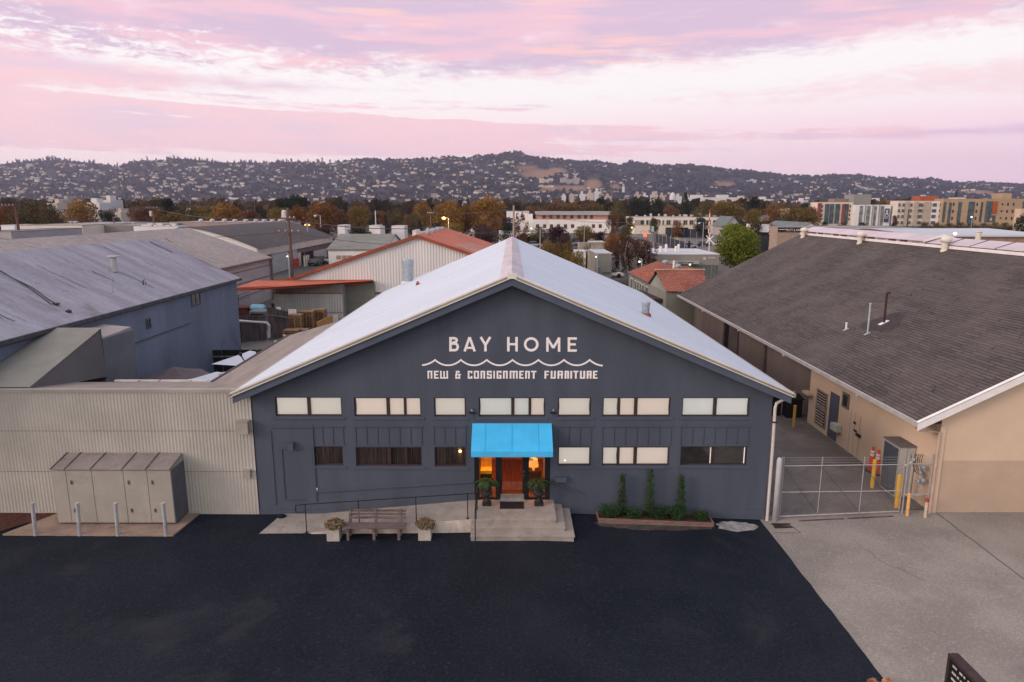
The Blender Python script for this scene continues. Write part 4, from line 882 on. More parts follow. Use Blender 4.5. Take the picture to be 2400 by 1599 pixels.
m_ = MB(); m_.quad((wxr, -.006, -.1), (37, -.006, -.1), (37, -.006, 2.05), (wxr, -.006, 2.05)); m_.build('tan_band', tan_, RW, fix=False)
m_ = MB(); m_.quad((wxr, 0, -.1), (wxr, 11, -.1), (wxr, 11, rwz(wxr)-.1), (wxr, 0, rwz(wxr)-.1)); m_.quad((wxr, 11, -.1), (wxr+.6, 11, -.1), (wxr+.6, 11, 4), (wxr, 11, 4)); sw1 = m_.build('side_wall', peach, RW, fix=False)
m_ = MB(); m_.quad((wxr+.5, 11, -.1), (wxr+.5, yE-.2, -.1), (wxr+.5, yE-.2, 4.2), (wxr+.5, 11, 4.2)); m_.quad((wxr+.5, yE-.2, -.1), (37, yE-.2, -.1), (37, yE-.2, 3.5), (27.3, yE-.2, kz-.1), (25.3, yE-.2, kz-.1), (wxr+.5, yE-.2, 3.8)); m_.quad((37, 0, 0), (37, yE, 0), (37, yE, 3.4), (37, 0, 3.4)); m_.build('rear_side_wall', brown_p, RW, fix=False)
m_ = MB(); m_.box((wxr-.03, -.04, 0), (wxr+.16, -.007, 3.4)); m_.build('corner_board', peach, RW)
m_ = MB(); m_.prism([(ex, yA, ez), (kx, yA, kz), (kx, yA, kz-.07), (ex, yA, ez-.07)], (0, yE-yA, 0)); m_.prism([(27.3, yA, kz), (37.8, yA, ez), (37.8, yA, ez-.07), (27.3, yA, kz-.07)], (0, yE-yA, 0)); RR = m_.build('roof', shing, RW)
white_f = mat('white_fascia_board', (.74, .70, .69), .6, .06, 1.5, spec=.3)
m_ = MB(); m_.prism([(ex-.1, yA-.03, ez-.0), (kx, yA-.03, kz+.05), (kx, yA-.03, kz-.25), (ex-.1, yA-.03, ez-.30)], (0, .028, 0)); m_.prism([(ex-.1, yA-.03, ez+.005), (kx, yA-.03, kz+.055), (kx, yA-.03, kz+.03), (ex-.1, yA-.03, ez-.02)], (0, .16, 0)); m_.build('rake_fascia', white_f, RR)
gut = mat('pale_eave_gutter', (.40, .37, .36), .5, .1, 3)
m_ = MB(); m_.box((ex-.11, yA, ez-.17), (ex-.01, yE, ez-.0)); m_.build('gutter', gut, RR)
m_ = MB(); m_.quad((ex, yA, ez-.12), (wxr-.01, .0, ez-.12), (wxr+.49, 11.1, ez-.12), (wxr+.49, yE, ez-.12), (ex, yE, ez-.12)); m_.build('soffit', mat('dark_soffit', (.10, .085, .08), .9, .2, 2), RR, fix=False)
m_ = MB(); m_.tube([(ex-.05, -.1, ez-.2), (ex+.2, -.06, ez-.38), (wxr-.08, -.06, ez-.45), (wxr-.08, -.06, 0)], .05, 8); m_.build('downpipe', mat('peach_downpipe', (.45, .32, .25), .6, .1, 4), RW)
for py_ in (4, 12, 19.5, 28): m_ = MB(); m_.box((ex-.16, py_, ez-.26), (ex+.25, py_+.14, ez-.172)); m_.build('gutter_bracket', gut, RR)
for px in (1688, 1782):
    p = atX(px, 900, wxr+.1); Yp = [y for y in [ (wxr*1600/(px-1200)-1.5)/.981-24 ]][0]
    m_ = MB(); m_.box((wxr+.3, Yp-.08, 0), (wxr+.45, Yp+.08, 3.5)); m_.build('post', mat('brown_post', (.17, .13, .12), .8, .2, 3), RW)
Yg = (16.2*1600/(1706-1200)-1.5)/.981-24; m_ = MB(); m_.box((wxr+.44, Yg-.6, 0), (wxr+.49, Yg+.5, 3.6)); m_.build('dark_opening', mat('black_opening', (.006, .006, .009)), RW)
m_ = MB(); m_.box((wxr+.40, Yg-2.6, 0), (wxr+.48, Yg-.62, 3.7)); m_.build('sliding_door', mat('plum_door', (.12, .085, .085), .8, .2, 1), RW)
# wall openings on the peach side wall (x = const plane)
def onx(name, pts, dep, m, parent, x=wxr):
    P = [atX(a, b, x) for a, b in pts]; y0 = min(p.y for p in P); y1 = max(p.y for p in P); z0 = max(-.02, min(p.z for p in P)); z1 = max(p.z for p in P)
    m_ = MB(); m_.box((x-dep, y0, z0), (x-.002, y1, z1)); return m_.build(name, m, parent), y0, y1, z0, z1
lv, ya, yb, za, zb = onx('louvre_panel', [(1941.7, 925), (1909, 990)], .03, mat('tan_louvre_frame', (.26, .20, .17), .7, .15, 3), RW)
blkm = mat('black_opening', (.006, .006, .009))
for half in (0, 1):
    z0 = za+.12+half*(zb-za)/2; z1 = z0+(zb-za)/2-.2
    m_ = MB(); m_.box((wxr-.04, ya+.12, z0), (wxr-.031, yb-.12, z1)); m_.build('louvre_gap', blkm, lv)
    for k in range(5): zz = z0+(z1-z0)*(k+.5)/5; m_ = MB(); m_.prism([(wxr-.085, ya+.12, zz-.035), (wxr-.078, ya+.12, zz-.04), (wxr-.041, ya+.12, zz+.015), (wxr-.048, ya+.12, zz+.02)], (0, yb-ya-.24, 0)); m_.build('louvre_slat', mat('tan_louvre_frame', (.26, .2, .17)), lv)
dr, ya, yb, za, zb = onx('side_door', [(1969, 929), (1939.5, 1021)], .04, mat('blue_grey_door', (.085, .088, .125), .6, .1, 2), RW)
m_ = MB(); m_.tube([(wxr-.05, ya+.12, 1.0), (wxr-.12, ya+.12, 1.0)], .03, 8); m_.build('handle', mat('chrome', (.75, .73, .7)), dr)
wn, ya, yb, za, zb = onx('side_window', [(1993, 926), (1974, 952)], .05, mat('brown_grey_frame', (.16, .13, .12), .7, .1, 3), RW)
m_ = MB(); m_.box((wxr-.06, ya+.12, za+.1), (wxr-.052, yb-.12, zb-.1)); m_.build('pane', dkglass, wn)
dd, ya, yb, za, zb = onx('double_door', [(2019, 975), (1987, 1055)], .015, peach, RW)
m_ = MB(); gp = mat('thin_dark_gap', (.14, .09, .07), .9)
for yy in (ya, yb-.015, (ya+yb)/2): m_.box((wxr-.018, yy, za), (wxr-.0155, yy+.015, zb))
m_.build('door_gap', gp, dd)
b_, *_ = onx('meter_cabinet', [(1960, 989), (1972, 1014)], .28, mat('pale_grey_box', (.42, .43, .38), .6, .08, 3), RW)
s_, ya, yb, za, zb = onx('wall_sign', [(2001, 981), (2007, 1002)], .012, mat('white_card', (.75, .72, .7)), RW)
m_ = MB(); m_.box((wxr-.016, ya+.02, za+(zb-za)*.32), (wxr-.0125, yb-.02, za+(zb-za)*.68)); m_.build('sign_panel', mat('brown_sign_panel', (.05, .025, .02), .7), s_)
onx('lock_box', [(2004, 1006), (2009, 1013)], .08, blk, RW); onx('outlet_box', [(2010, 1015), (2018, 1026)], .1, blk, RW)
onx('water_heater_box', [(1893, 914), (1906, 928)], .3, peach, RW)
# ridge monitor
lite = mat('pinkish_skylight', (.52, .44, .47), .5, .1, .5, spec=.4); MO = RR
def tent(mb, y0, y1, zc, zr_, hw): mb.prism([(26.3-hw, y0, zc), (26.3, y0, zr_), (26.3+hw, y0, zc), (26.3+hw, y0, zc-.04), (26.3, y0, zr_-.05), (26.3-hw, y0, zc-.04)], (0, y1-y0, 0))
m_ = MB()
for sx in (25.22, 27.26): m_.box((sx, yA, kz-.1), (sx+.12, yE, kz+.12))
m_.build('ridge_curb', white_f, RR)
for k in range(9):
    m_ = MB(); a = -.3+k*2.05; tent(m_, a, a+1.98, kz+.2, kz+.52, 1.0); m_.build('skylight_panel', lite, RR)
    m_ = MB(); tent(m_, a+1.98, a+2.05, kz+.21, kz+.55, 1.02); m_.build('skylight_rib', mat('dark_rib', (.09, .07, .065)), RR)
m_ = MB(); m_.box((25.32, yA, kz+.121), (25.38, 18.2, kz+.19)); m_.build('skylight_gap', blkm, RR)
m_ = MB(); m_.prism([(25.45, 18.25, kz), (27.15, 18.25, kz), (27.15, 18.25, kz+.3), (26.3, 18.25, kz+.55), (25.45, 18.25, kz+.3)], (0, yE-18.7, 0)); m_.build('monitor_wall', white_f, RR)
m_ = MB(); tent(m_, 18.0, yE-.3, kz+.3, kz+.62, 1.12); m_.build('monitor_roof', lite, RR)
mr = mat('rust_red_panel', (.28, .10, .07), .8, .3, 2)
for k in range(12): m_ = MB(); y = 19+k*1.35; m_.box((25.43, y, kz+.10), (25.449, y+.85, kz+.26)); m_.build('monitor_opening', mr if k % 3 else lite, RR)
m_ = MB(); m_.prism([(25.1, 17.97, kz+.22), (26.3, 17.97, kz+.56), (26.3, 17.97, kz+.70), (25.1, 17.97, kz+.34)], (0, .05, 0)); m_.prism([(27.5, 17.97, kz+.22), (26.3, 17.97, kz+.56), (26.3, 17.97, kz+.70), (27.5, 17.97, kz+.34)], (0, .05, 0)); m_.build('monitor_fascia', white_f, RR)
cream = mat('cream_vent', (.62, .56, .48), .6, .1, 4)
for i, (px, py) in enumerate([(1882, 556), (2015, 570), (2213, 587)]):
    p = atP(px, py, (ex, 0, ez), (-sr, 0, 1)); t_ = thing('turbine_vent', ['cream elbow vent at the far end of the shingle roof ridge', 'cream and silver elbow vent midway along the shingle roof ridge', 'largest cream elbow vent on the shingle roof near the right edge'][i], 'vent', p, 'elbow vents below the roof monitor')
    m_ = MB(); m_.lathe(p-Vector((0, 0, .1)), [(.20, 0), (.2, .1), (.17, .15), (.17, .5), (.23, .62)], 14); m_.build('neck', cream, t_)
    m_ = MB(); m_.lathe(p+Vector((.05, 0, .42)), [(.16, 0), (.28, .07), (.32, .18), (.28, .30), (.14, .38), (.02, .4)], 16); m_.build('head', cream, t_, smooth=True)
for (px, py, px2, py2, r_, nm, lb, mm) in [(1983, 773, 1983.5, 756, .05, 'vent_pipe', 'short white vent pipe on the shingle roof', 'w'), (2033, 783, 2040.5, 713, .042, 'vent_pipe', 'tall thin pale grey pipe on the shingle roof', 'g'), (2072, 757, 2078, 686, .055, 'vent_pipe', 'tall dark brown pipe with silver base on the shingle roof', 'd')]:
    p = atP(px, py, (ex, 0, ez), (-sr, 0, 1)); q = atY(px2, py2, p.y); t_ = thing(nm, lb, 'vent', p)
    pm = {'w': white_f, 'g': mat('pale_green_grey_pipe', (.36, .42, .42), .5, .1, 5), 'd': mat('dark_rust_pipe', (.05, .02, .02), .6, .2, 8)}[mm]
    m_ = MB(); top = Vector((q.x*.3+p.x*.7, p.y, q.z)); m_.tube([p, top], r_, 8)
    if mm == 'd': m_.tube([top-Vector((0, 0, .03)), top+Vector((.17, 0, .0))], r_, 8)
    if mm == 'g': m_.tube([top, top+Vector((0, 0, .05))], r_*1.6, 8)
    m_.build('pipe', pm, t_)
    m_ = MB(); k = .15 if mm != 'd' else .24
    def rp_(x, y): return (x, y, rwz(x)+.015)
    m_.prism([rp_(p.x-k, p.y-k*.5), rp_(p.x+k*.8, p.y-k*.5), rp_(p.x+k*.8, p.y+k*.5), rp_(p.x-k, p.y+k*.5)], (0, 0, .02)); m_.build('flashing', {'w': galv, 'g': galv, 'd': mat('bright_flashing', (.8, .78, .76), .3, .1, 3, metal=.4)}[mm], t_)
    if mm == 'd':
        m_ = MB(); pts = []
        for i in range(18): a = i*2*pi/18; rq = 1+.2*sin(3*a+1); pts.append(rp_(p.x+cos(a)*.85*rq, p.y+sin(a)*1.1*rq))
        m_.quad(*[(a, b, c-.008) for a, b, c in pts]); m_.build('dark_patch', mat('tar_patch', (.045, .034, .038), .9, .2, 3), RR, fix=False)
# ================================================================ GATE AND WHAT STANDS ROUND IT
st = mat('galvanised_gate_tube', (.40, .38, .37), .45, .1, 5, metal=.4)
def chainlink():
    m = bpy.data.materials.new('chain_link'); m.use_nodes = True; nt = m.node_tree; nt.nodes.clear(); q = G(nt)
    out = q.n('ShaderNodeOutputMaterial'); p = q.n('ShaderNodeBsdfPrincipled'); tr = q.n('ShaderNodeBsdfTransparent'); mx = q.n('ShaderNodeMixShader')
    t = q.n('ShaderNodeTexCoord'); s_ = q.n('ShaderNodeSeparateXYZ'); nt.links.new(t.outputs['Object'], s_.inputs[0])
    P = .075; a = q.m('ADD', s_.outputs[0], s_.outputs[1])
    def ln(v): return q.m('GREATER_THAN', q.m('ABSOLUTE', q.m('SUBTRACT', q.m('FRACT', q.m('DIVIDE', v, P)), .5)), .462)
    f = q.m('MAXIMUM', ln(q.m('ADD', a, s_.outputs[2])), ln(q.m('SUBTRACT', a, s_.outputs[2])))
    n = q.noise(t.outputs['Object'], 3, 3); nt.links.new(q.mix(n, (.24, .225, .22), (.36, .34, .32)), p.inputs[0]); p.inputs['Metallic'].default_value = .3; p.inputs['Roughness'].default_value = .5
    nt.links.new(f, mx.inputs[0]); nt.links.new(tr.outputs[0], mx.inputs[1]); nt.links.new(p.outputs[0], mx.inputs[2]); nt.links.new(mx.outputs[0], out.inputs[0]); return m
cl_m = chainlink(); wire_m = mat('dark_brace_wire', (.07, .055, .05), .5, .2, 5, metal=.5)
GP = thing('gate_post', 'thick pale grey rounded gate post beside the shop corner', 'post', (9.87, -.12, gz(9.87)))
m_ = MB(); g0 = gz(9.87); m_.lathe((9.87, -.14, g0-.05), [(.095, 0), (.095, 2.44), (.085, 2.50), (.05, 2.55), (.01, 2.57)], 18); m_.build('post', mat('pale_grey_post', (.46, .45, .47), .45, .06, 3), GP, smooth=True)
m_ = MB(); m_.tube([(10.02, -.04, g0), (10.02, -.04, 2.2)], .03, 8); m_.build('hinge_tube', st, GP)
GT = thing('chain_link_gate', 'wide galvanised chain link gate with barbed wire across the alley', 'gate', (12.3, .0, -.2))
gx = [10.10, 11.52, 13.08, 14.58]; zb_ = [gz(x)+.08 for x in gx]; zt_ = 1.86
m_ = MB()
for x, zb0 in zip(gx, zb_): m_.tube([(x, 0, zb0), (x, 0, zt_+.33)], .019, 8)
for zz in (zt_, .82): m_.tube([(gx[0], 0, zz-.02), (gx[3], 0, zz+.04)], .018, 8)
m_.tube([(gx[0], 0, zb_[0]+.02), (gx[3], 0, zb_[3]+.02)], .022, 8); m_.build('frame', st, GT)
m_ = MB(); m_.quad((gx[0], .028, zb_[0]), (gx[3], .028, zb_[3]), (gx[3], .028, zt_+.03), (gx[0], .028, zt_)); m_.build('chain_link_mesh', cl_m, GT, fix=False)
for k in range(3): m_ = MB(); m_.tube([(gx[0], 0, zt_+.1+k*.1), (gx[3], 0, zt_+.13+k*.1)], .004, 4); m_.build('barbed_wire', st, GT)
for i in range(3):
    m_ = MB(); m_.tube([(gx[i], -.02, zb_[i]+.05), (gx[i+1], -.02, zt_-.05)], .006, 4); m_.tube([(gx[i], -.02, zt_-.05), (gx[i+1], -.02, zb_[i+1]+.05)], .006, 4); m_.build('cross_brace', wire_m, GT)
FN = thing('fence_panel', 'narrow chain link fence panel between the gate and the peach wall', 'fence', (15.2, 0, 0))
m_ = MB()
for x in (14.70, 14.86, 15.62, 15.70): m_.tube([(x, .0, gz(x)-.02), (x, .0, 2.3)], .028, 8)
for zz in (1.92, .72): m_.tube([(14.86, 0, zz), (15.7, 0, zz)], .02, 8)
m_.build('frame', st, FN)
m_ = MB(); m_.quad((14.86, .03, 0), (15.66, .03, 0), (15.66, .03, 1.95), (14.86, .03, 1.95)); m_.build('chain_link_mesh', cl_m, FN, fix=False)
for k in range(3): m_ = MB(); m_.tube([(14.7, 0, 2.03+k*.1), (15.7, 0, 2.03+k*.1)], .004, 4); m_.build('barbed_wire', st, FN)
for half, lb_ in ((0, 'left half of the rusty slotted drain along the foot of the gate'), (1, 'right half of the rusty slotted drain along the foot of the gate')):
    TD = MB()
    for k in range(26):
        x = 10.75+(k+28*half)*.065; TD.box((x, -.28+.012*(x-10.7), gz(x)+.010), (x+.035, -.20+.012*(x-10.7), gz(x)+.024))
    x = 10.75+28*half*.065; TD.prism([(x, -.285+.012*(x-10.7), gz(x)+.009), (x+26*.065, -.285+.012*(x+1.7-10.7), gz(x+1.69)+.009), (x+26*.065, -.265+.012*(x+1.7-10.7), gz(x+1.69)+.009), (x, -.265+.012*(x-10.7), gz(x)+.009)], (0, 0, .01))
    tag(TD.build('trench_drain', mat('rusty_trench_grate', (.12, .06, .055), .8, .5, 3, metal=.2)), lb_, 'drain')
yel_m = mat('yellow_bollard_paint', (.72, .38, .03), .5, .08, 3, grain=.12, gs=40); ora_m = mat('faded_orange_post', (.68, .37, .14), .6, .15, 6, grain=.3, gs=30); crm = mat('cream_post_paint', (.50, .40, .32), .7, .12, 5)
for i, (tx, ty, bx2, by, r_, mm, lb) in enumerate([(2052, 1078, 2044, 1143, .085, yel_m, 'yellow bollard inside the gate beside the traffic cones'), (2108, 1114, 2101, 1190, .085, yel_m, 'yellow bollard just inside the right end of the gate'), (1864.5, 951, 1859.5, 1001, .075, mat('dull_yellow_paint', (.50, .32, .06), .6), 'dull yellow bollard far down the alley by the black bins'),
                                             (2129, 1157, 2126, 1209, .055, ora_m, 'scuffed orange post outside the right end of the gate'), (2173, 1170, 2168, 1213, .055, crm, 'cream post with a red cap in front of the corner fence')]):
    p = atZ(bx2, by, 0); p.z = gz(p.x); p = atZ(bx2, by, p.z); q = atY(tx, ty, p.y); t_ = thing('bollard', lb, 'bollard', p)
    xs_ = (p.x*.75+q.x*.25); m_ = MB(); m_.tube([(p.x, p.y, p.z-.05), (xs_, p.y, q.z)], r_, 14); m_.tube([(xs_, p.y, q.z), (xs_, p.y, q.z+.012)], [r_*.99, r_*.8], 14, True); m_.build('post', mm, t_)
    if i == 4: m_ = MB(); m_.tube([(xs_, p.y-.01, q.z-.10), (xs_, p.y-.01, q.z+.03)], r_*1.25, 14); m_.build('red_cap', mat('faded_red_cap', (.35, .05, .04), .6, .2, 6), t_)
cone_m = mat('orange_red_plastic', (.80, .07, .02), .45, .06, 4); wh = mat('reflective_white', (.85, .83, .82), .4, .04, 4); rub = mat('black_rubber', (.015, .014, .018), .9, .2, 10)
for i, (tx, ty, bx2, by) in enumerate([(2043.5, 1047, 2041, 1104), (2057, 1055, 2054, 1111)]):
    p = atZ(bx2, by, 0); p.z = gz(p.x); q = atY(tx, ty, p.y); H_ = q.z-p.z
    t_ = thing('traffic_delineator', ['tall orange traffic post with white bands, nearer the peach door', 'tall orange traffic post with white bands, nearer the metal cabinet'][i], 'traffic post', p, 'orange traffic posts beside the peach wall')
    m_ = MB(); m_.lathe(p, [(.15, .04), (.11, .3), (.085, .75*H_), (.06, .87*H_), (.045, .9*H_), (.045, .96*H_), (.03, H_)], 16); m_.build('tube', cone_m, t_, smooth=True)
    for z_ in (.64, .76): m_ = MB(); m_.lathe(p+Vector((0, 0, z_*H_)), [(.097, 0), (.093, .085*H_)], 16); m_.build('reflective_band', wh, t_)
    m_ = MB(); m_.prism([p+Vector((cos(a)*.24, sin(a)*.24, 0)) for a in [k*pi/4+.3 for k in range(8)]], (0, 0, .05)); m_.build('base', rub, t_)
EC = thing('electrical_cabinet', 'tall grey electrical cabinet against the peach wall behind the gate', 'electrical cabinet', (15.4, 1.8, 0))
eg = mat('grey_enamel', (.30, .29, .29), .5, .06, 2, grain=.06, gs=30); m_ = MB(); m_.box((15.12, 1.3, .02), (15.76, 2.42, 2.1)); m_.build('body', eg, EC)
m_ = MB(); m_.box((15.08, 1.26, 2.1), (15.77, 2.46, 2.14)); m_.build('lid', mat('brown_grey_top', (.14, .115, .115), .7, .1, 3), EC)
m_ = MB(); m_.box((15.15, 1.285, .08), (15.42, 1.298, 2.05)); m_.box((15.45, 1.285, .08), (15.73, 1.298, 2.05)); m_.build('door', mat('light_grey_enamel', (.40, .39, .38), .5, .06, 2), EC)
m_ = MB(); m_.box((15.105, 1.36, .08), (15.118, 2.36, 2.0)); m_.build('side_panel', mat('dark_side_mesh', (.05, .055, .07), .8, .2, 6), EC)
GM = thing('gas_meters', 'cluster of gas meters and cream pipes on the peach corner wall', 'gas meters', (15.6, .6, 0))
for k, (yy, zz) in enumerate([(.35, 1.62), (.5, 1.35), (.3, 1.12), (.55, .98)]):
    m_ = MB(); m_.lathe((15.55, yy, zz-.09), [(.03, 0), (.10, .03), (.11, .12), (.07, .18), (.02, .2)], 12); m_.box((15.42, yy-.05, zz-.02), (15.5, yy+.05, zz+.06)); m_.build('meter', galv, GM)
m_ = MB(); m_.tube([(15.68, 1.1, 1.75), (15.4, 1.0, 1.55), (15.15, .9, 1.5), (15.1, .9, 1.4)], .03, 8); m_.tube([(15.45, .9, 1.45), (15.45, .9, .45)], .032, 8); m_.tube([(14.95, .35, .55), (15.4, .4, .5), (15.6, .4, .5)], .03, 8); m_.build('pipe', cream, GM)
m_ = MB(); rr = random.Random(6)
for k in range(6):
    y = .3+k*.13; m_.tube([(15.74, y+.5, 2.0-k*.05), (15.6, y+.35, 1.8), (15.52, y+.1, 1.5+rr.uniform(-.1, .1)), (15.6, y, 1.2)], .012, 6)
m_.build('cable', mat('dark_maroon_cable', (.05, .02, .02), .6, .2, 5), GM)
for i, (px, py, w_, h_) in enumerate([(1846, 985, .9, 1.1), (1872, 997, .8, 1.15)]):
    p = atZ(px, py, -.05) if i == 0 else atZ(px, 1000, -.05); x0 = 14.45+i*.95; y0 = 12.6-i*.5; t_ = thing('waste_bin', ['black wheeled bin in the alley behind the shop roof corner', 'black wheeled bin in the alley against the peach wall end'][i], 'bin', (x0, y0, 0), 'black bins in the alley')
    m_ = MB(); m_.prism([(x0-.4, y0-.35, -.1), (x0+.4, y0-.35, -.1), (x0+.4, y0+.35, -.1), (x0-.4, y0+.35, -.1)], (0, 0, 1.1)); m_.build('body', rub, t_)
    m_ = MB(); m_.prism([(x0-.45, y0-.42, 1.0), (x0+.45, y0-.42, 1.0), (x0+.45, y0+.38, 1.12), (x0-.45, y0+.38, 1.12)], (0, 0, .06)); m_.build('lid', rub, t_)
for i in range(2):
    m_ = MB(); x0 = 15.1+i*.35; m_.lathe((x0, 12.1, 1.12), [(.1, 0), (.13, .1), (.08, .28), (.02, .3)], 10); tag(m_.build('rubbish_bag', mat('pinkish_bag', (.45, .33, .31), .5, .2, 6)), ['pale pink rubbish bag on the alley bins, left one', 'pale pink rubbish bag on the alley bins, right one'][i], 'bag')
# monument sign at the bottom right and flower heads beside it
sx0, sy = 9.68, -10.42
SG = thing('monument_sign', 'dark brown roadside sign slab seen edge-on at the bottom right', 'sign', (9.8, -12.5, 0))
m_ = MB(); m_.prism([(9.66, -10.5, -.2), (9.88, -10.5, -.2), (9.88, -10.5, 1.6), (9.66, -10.5, 1.6)], (0, -3.6, 0)); m_.build('slab', mat('dark_brown_sign', (.045, .026, .026), .7, .3, 4, grain=.5, gs=40), SG)
m_ = MB(); m_.box((9.645, -13.9, .1), (9.659, -10.6, 1.52)); m_.build('face_panel', mat('black_sign_face', (.012, .012, .015), .5), SG)
def text_mesh(name, body, size, m, parent, M, ext=.004, align='LEFT', sx=1.):
    c = bpy.data.curves.new(name, 'FONT'); c.body = body; c.size = size; c.extrude = ext; c.align_x = align; c.resolution_u = 2
    o = bpy.data.objects.new(name+'_tmp', c); COL.objects.link(o); dg = bpy.context.evaluated_depsgraph_get(); dg.update()
    me = bpy.data.meshes.new_from_object(o.evaluated_get(dg)); bpy.data.objects.remove(o); me.materials.clear(); me.materials.append(m)
    me.transform(Matrix.Diagonal((sx, 1, 1, 1))); og = wloc(parent) if parent else Vector((0, 0, 0)); me.transform(Matrix.Translation(-og) @ M)
    o = bpy.data.objects.new(name, me); COL.objects.link(o)
    if parent: o.parent = parent
    return o
m_ = MB(); rr = random.Random(17)
for k in range(7):
    y = -10.72; zz = 1.44-k*.15
    while y > -13.5:
        l = rr.uniform(.05, .22); m_.box((9.640, y-l, zz-.02), (9.6445, y, zz+rr.choice([.015, .03]))); y -= l+rr.uniform(.03, .09)
m_.build('sign_lettering', mat('dull_white_lettering', (.4, .38, .38), .7, .2, 4), SG)
for i, px in enumerate((2044, 2080)):
    p = atZ(px, 1597, .35); t_ = thing('dried_flower', ['dried orange flower head at the bottom edge, left one', 'dried orange flower head at the bottom edge, nearer the dark sign'][i], 'plant', (p.x, p.y, 0), 'dried flowers by the roadside sign')
    m_ = MB(); m_.tube([(p.x, p.y-.05, 0), (p.x, p.y, .33)], .01, 5); m_.build('stem', mat('bark', (.07, .05, .04)), t_)
    m_ = MB(); leaves(m_, random.Random(i), p.x, p.y-.02, .36, .12, .1, .07, 150, .07); m_.build('flower_head', leafmat('dried_orange_flower', (.5, .26, .14), (.6, .35, .2), (.7, .5, .35)), t_, fix=False)
# ================================================================ NEIGHBOURHOOD BUILDINGS
def zy(py, D): return CAMZ-D*tan(TH+atan((py-799.5)/FP))
def xd(px, D, z=4.): return (px-1200)/FP*(D*cos(TH)+(CAMZ-z)*sin(TH))
def Yd(D): return CAMY+D
def gable(name, label, cat_, x0, x1, Y0, Y1, ze, zr, wm, rm, xr=None, over=.4, group=None, th=.12):
    xr = (x0+x1)/2 if xr is None else xr; t_ = thing(name, label, cat_, ((x0+x1)/2, (Y0+Y1)/2, 0), group)
    m_ = MB()
    for yy in (Y0, Y1): m_.quad((x0, yy, 0), (x1, yy, 0), (x1, yy, ze-.05), (xr, yy, zr-.1), (x0, yy, ze-.05))
    for xx in (x0, x1): m_.quad((xx, Y0, 0), (xx, Y1, 0), (xx, Y1, ze-.05), (xx, Y0, ze-.05))
    m_.build('wall', wm, t_, fix=False)
    sL, sR = (zr-ze)/(xr-x0), (zr-ze)/(x1-xr); m_ = MB()
    m_.prism([(x0-over, Y0-over, ze-sL*over), (xr, Y0-over, zr), (xr, Y0-over, zr-th), (x0-over, Y0-over, ze-sL*over-th)], (0, Y1-Y0+2*over, 0))
    m_.prism([(xr, Y0-over, zr), (x1+over, Y0-over, ze-sR*over), (x1+over, Y0-over, ze-sR*over-th), (xr, Y0-over, zr-th)], (0, Y1-Y0+2*over, 0))
    m_.build('roof', rm, t_); return t_
def cross_gable(name, label, cat_, x0, x1, Y0, Y1, ze, zr, wm, rm, over=.3, group=None):
    """ridge runs across the view (along x)"""
    t_ = thing(name, label, cat_, ((x0+x1)/2, (Y0+Y1)/2, 0), group); ym = (Y0+Y1)/2; m_ = MB()
    for xx in (x0, x1): m_.quad((xx, Y0, 0), (xx, Y1, 0), (xx, Y1, ze-.05), (xx, ym, zr-.1), (xx, Y0, ze-.05))
    for yy in (Y0, Y1): m_.quad((x0, yy, 0), (x1, yy, 0), (x1, yy, ze-.05), (x0, yy, ze-.05))
    m_.build('wall', wm, t_, fix=False); m_ = MB()
    m_.prism([(x0-over, Y0-over, ze-.1), (x0-over, ym, zr), (x0-over, ym, zr-.12), (x0-over, Y0-over, ze-.22)], (x1-x0+2*over, 0, 0))
    m_.prism([(x0-over, Y1+over, ze-.1), (x0-over, ym, zr), (x0-over, ym, zr-.12), (x0-over, Y1+over, ze-.22)], (x1-x0+2*over, 0, 0))
    m_.build('roof', rm, t_); return t_
def flat(name, label, cat_, px0, px1, ytop, D, depth, wm, rm, group=None, win=None, wmm=None, zt=None, par=.25, frm=None):
    """flat roofed block facing the camera; win = (rows, cols, z0 list, w, h)"""
    z = zt if zt is not None else zy(ytop, D); x0, x1 = xd(px0, D, z/2), xd(px1, D, z/2); Y0 = Yd(D)
    t_ = thing(name, label, cat_, ((x0+x1)/2, Y0+depth/2, 0), group)
    m_ = MB(); m_.box((x0, Y0, -.2), (x1, Y0+depth, z-.08)); m_.build('wall', wm, t_)
    m_ = MB(); m_.box((x0+par, Y0+par, z-.078), (x1-par, Y0+depth-par, z-.05))
    m_.box((x0-.04, Y0-.04, z-.08), (x1+.04, Y0+par-.01, z+.06)); m_.box((x0-.04, Y0+depth-par+.01, z-.08), (x1+.04, Y0+depth+.04, z+.06))
    m_.box((x0-.04, Y0+par, z-.08), (x0+par-.01, Y0+depth-par, z+.06)); m_.box((x1-par+.01, Y0+par, z-.08), (x1+.04, Y0+depth-par, z+.06)); m_.build('roof', rm, t_)
    if win:
        for (z0, h_, xs_, w_) in win:
            for f in xs_: winpart(t_, x0+(x1-x0)*f, Y0, z0, w_, h_, wmm, frm)
    return t_
def winpart(t_, x, Y0, z0, w_, h_, wmm, frm=None):
    m_ = MB(); m_.box((x-w_/2, Y0-.03, z0), (x+w_/2, Y0-.004, z0+h_)); wn = m_.build('window', wmm, t_)
    if frm:
        m_ = MB(); t = max(.06, w_*.06); m_.box((x-w_/2-t, Y0-.07, z0-t), (x+w_/2+t, Y0-.004, z0)); m_.box((x-w_/2-t, Y0-.07, z0+h_), (x+w_/2+t, Y0-.004, z0+h_+t)); m_.box((x-t/2, Y0-.07, z0), (x+t/2, Y0-.031, z0+h_))
        m_.build('frame', frm, wn)
    return wn
fw = lambda n, a=.06, b=.94: [a+(b-a)*i/(n-1) for i in range(n)] if n > 1 else [.5]
greyw = mat('pale_grey_panel', (.36, .33, .33), .8, .08, .3, grain=.1, gs=6, streak=(1, 1, 3))
tanroof = mat('taupe_roof', (.32, .27, .255), .92, .07, .15, grain=.45, gs=2.2)
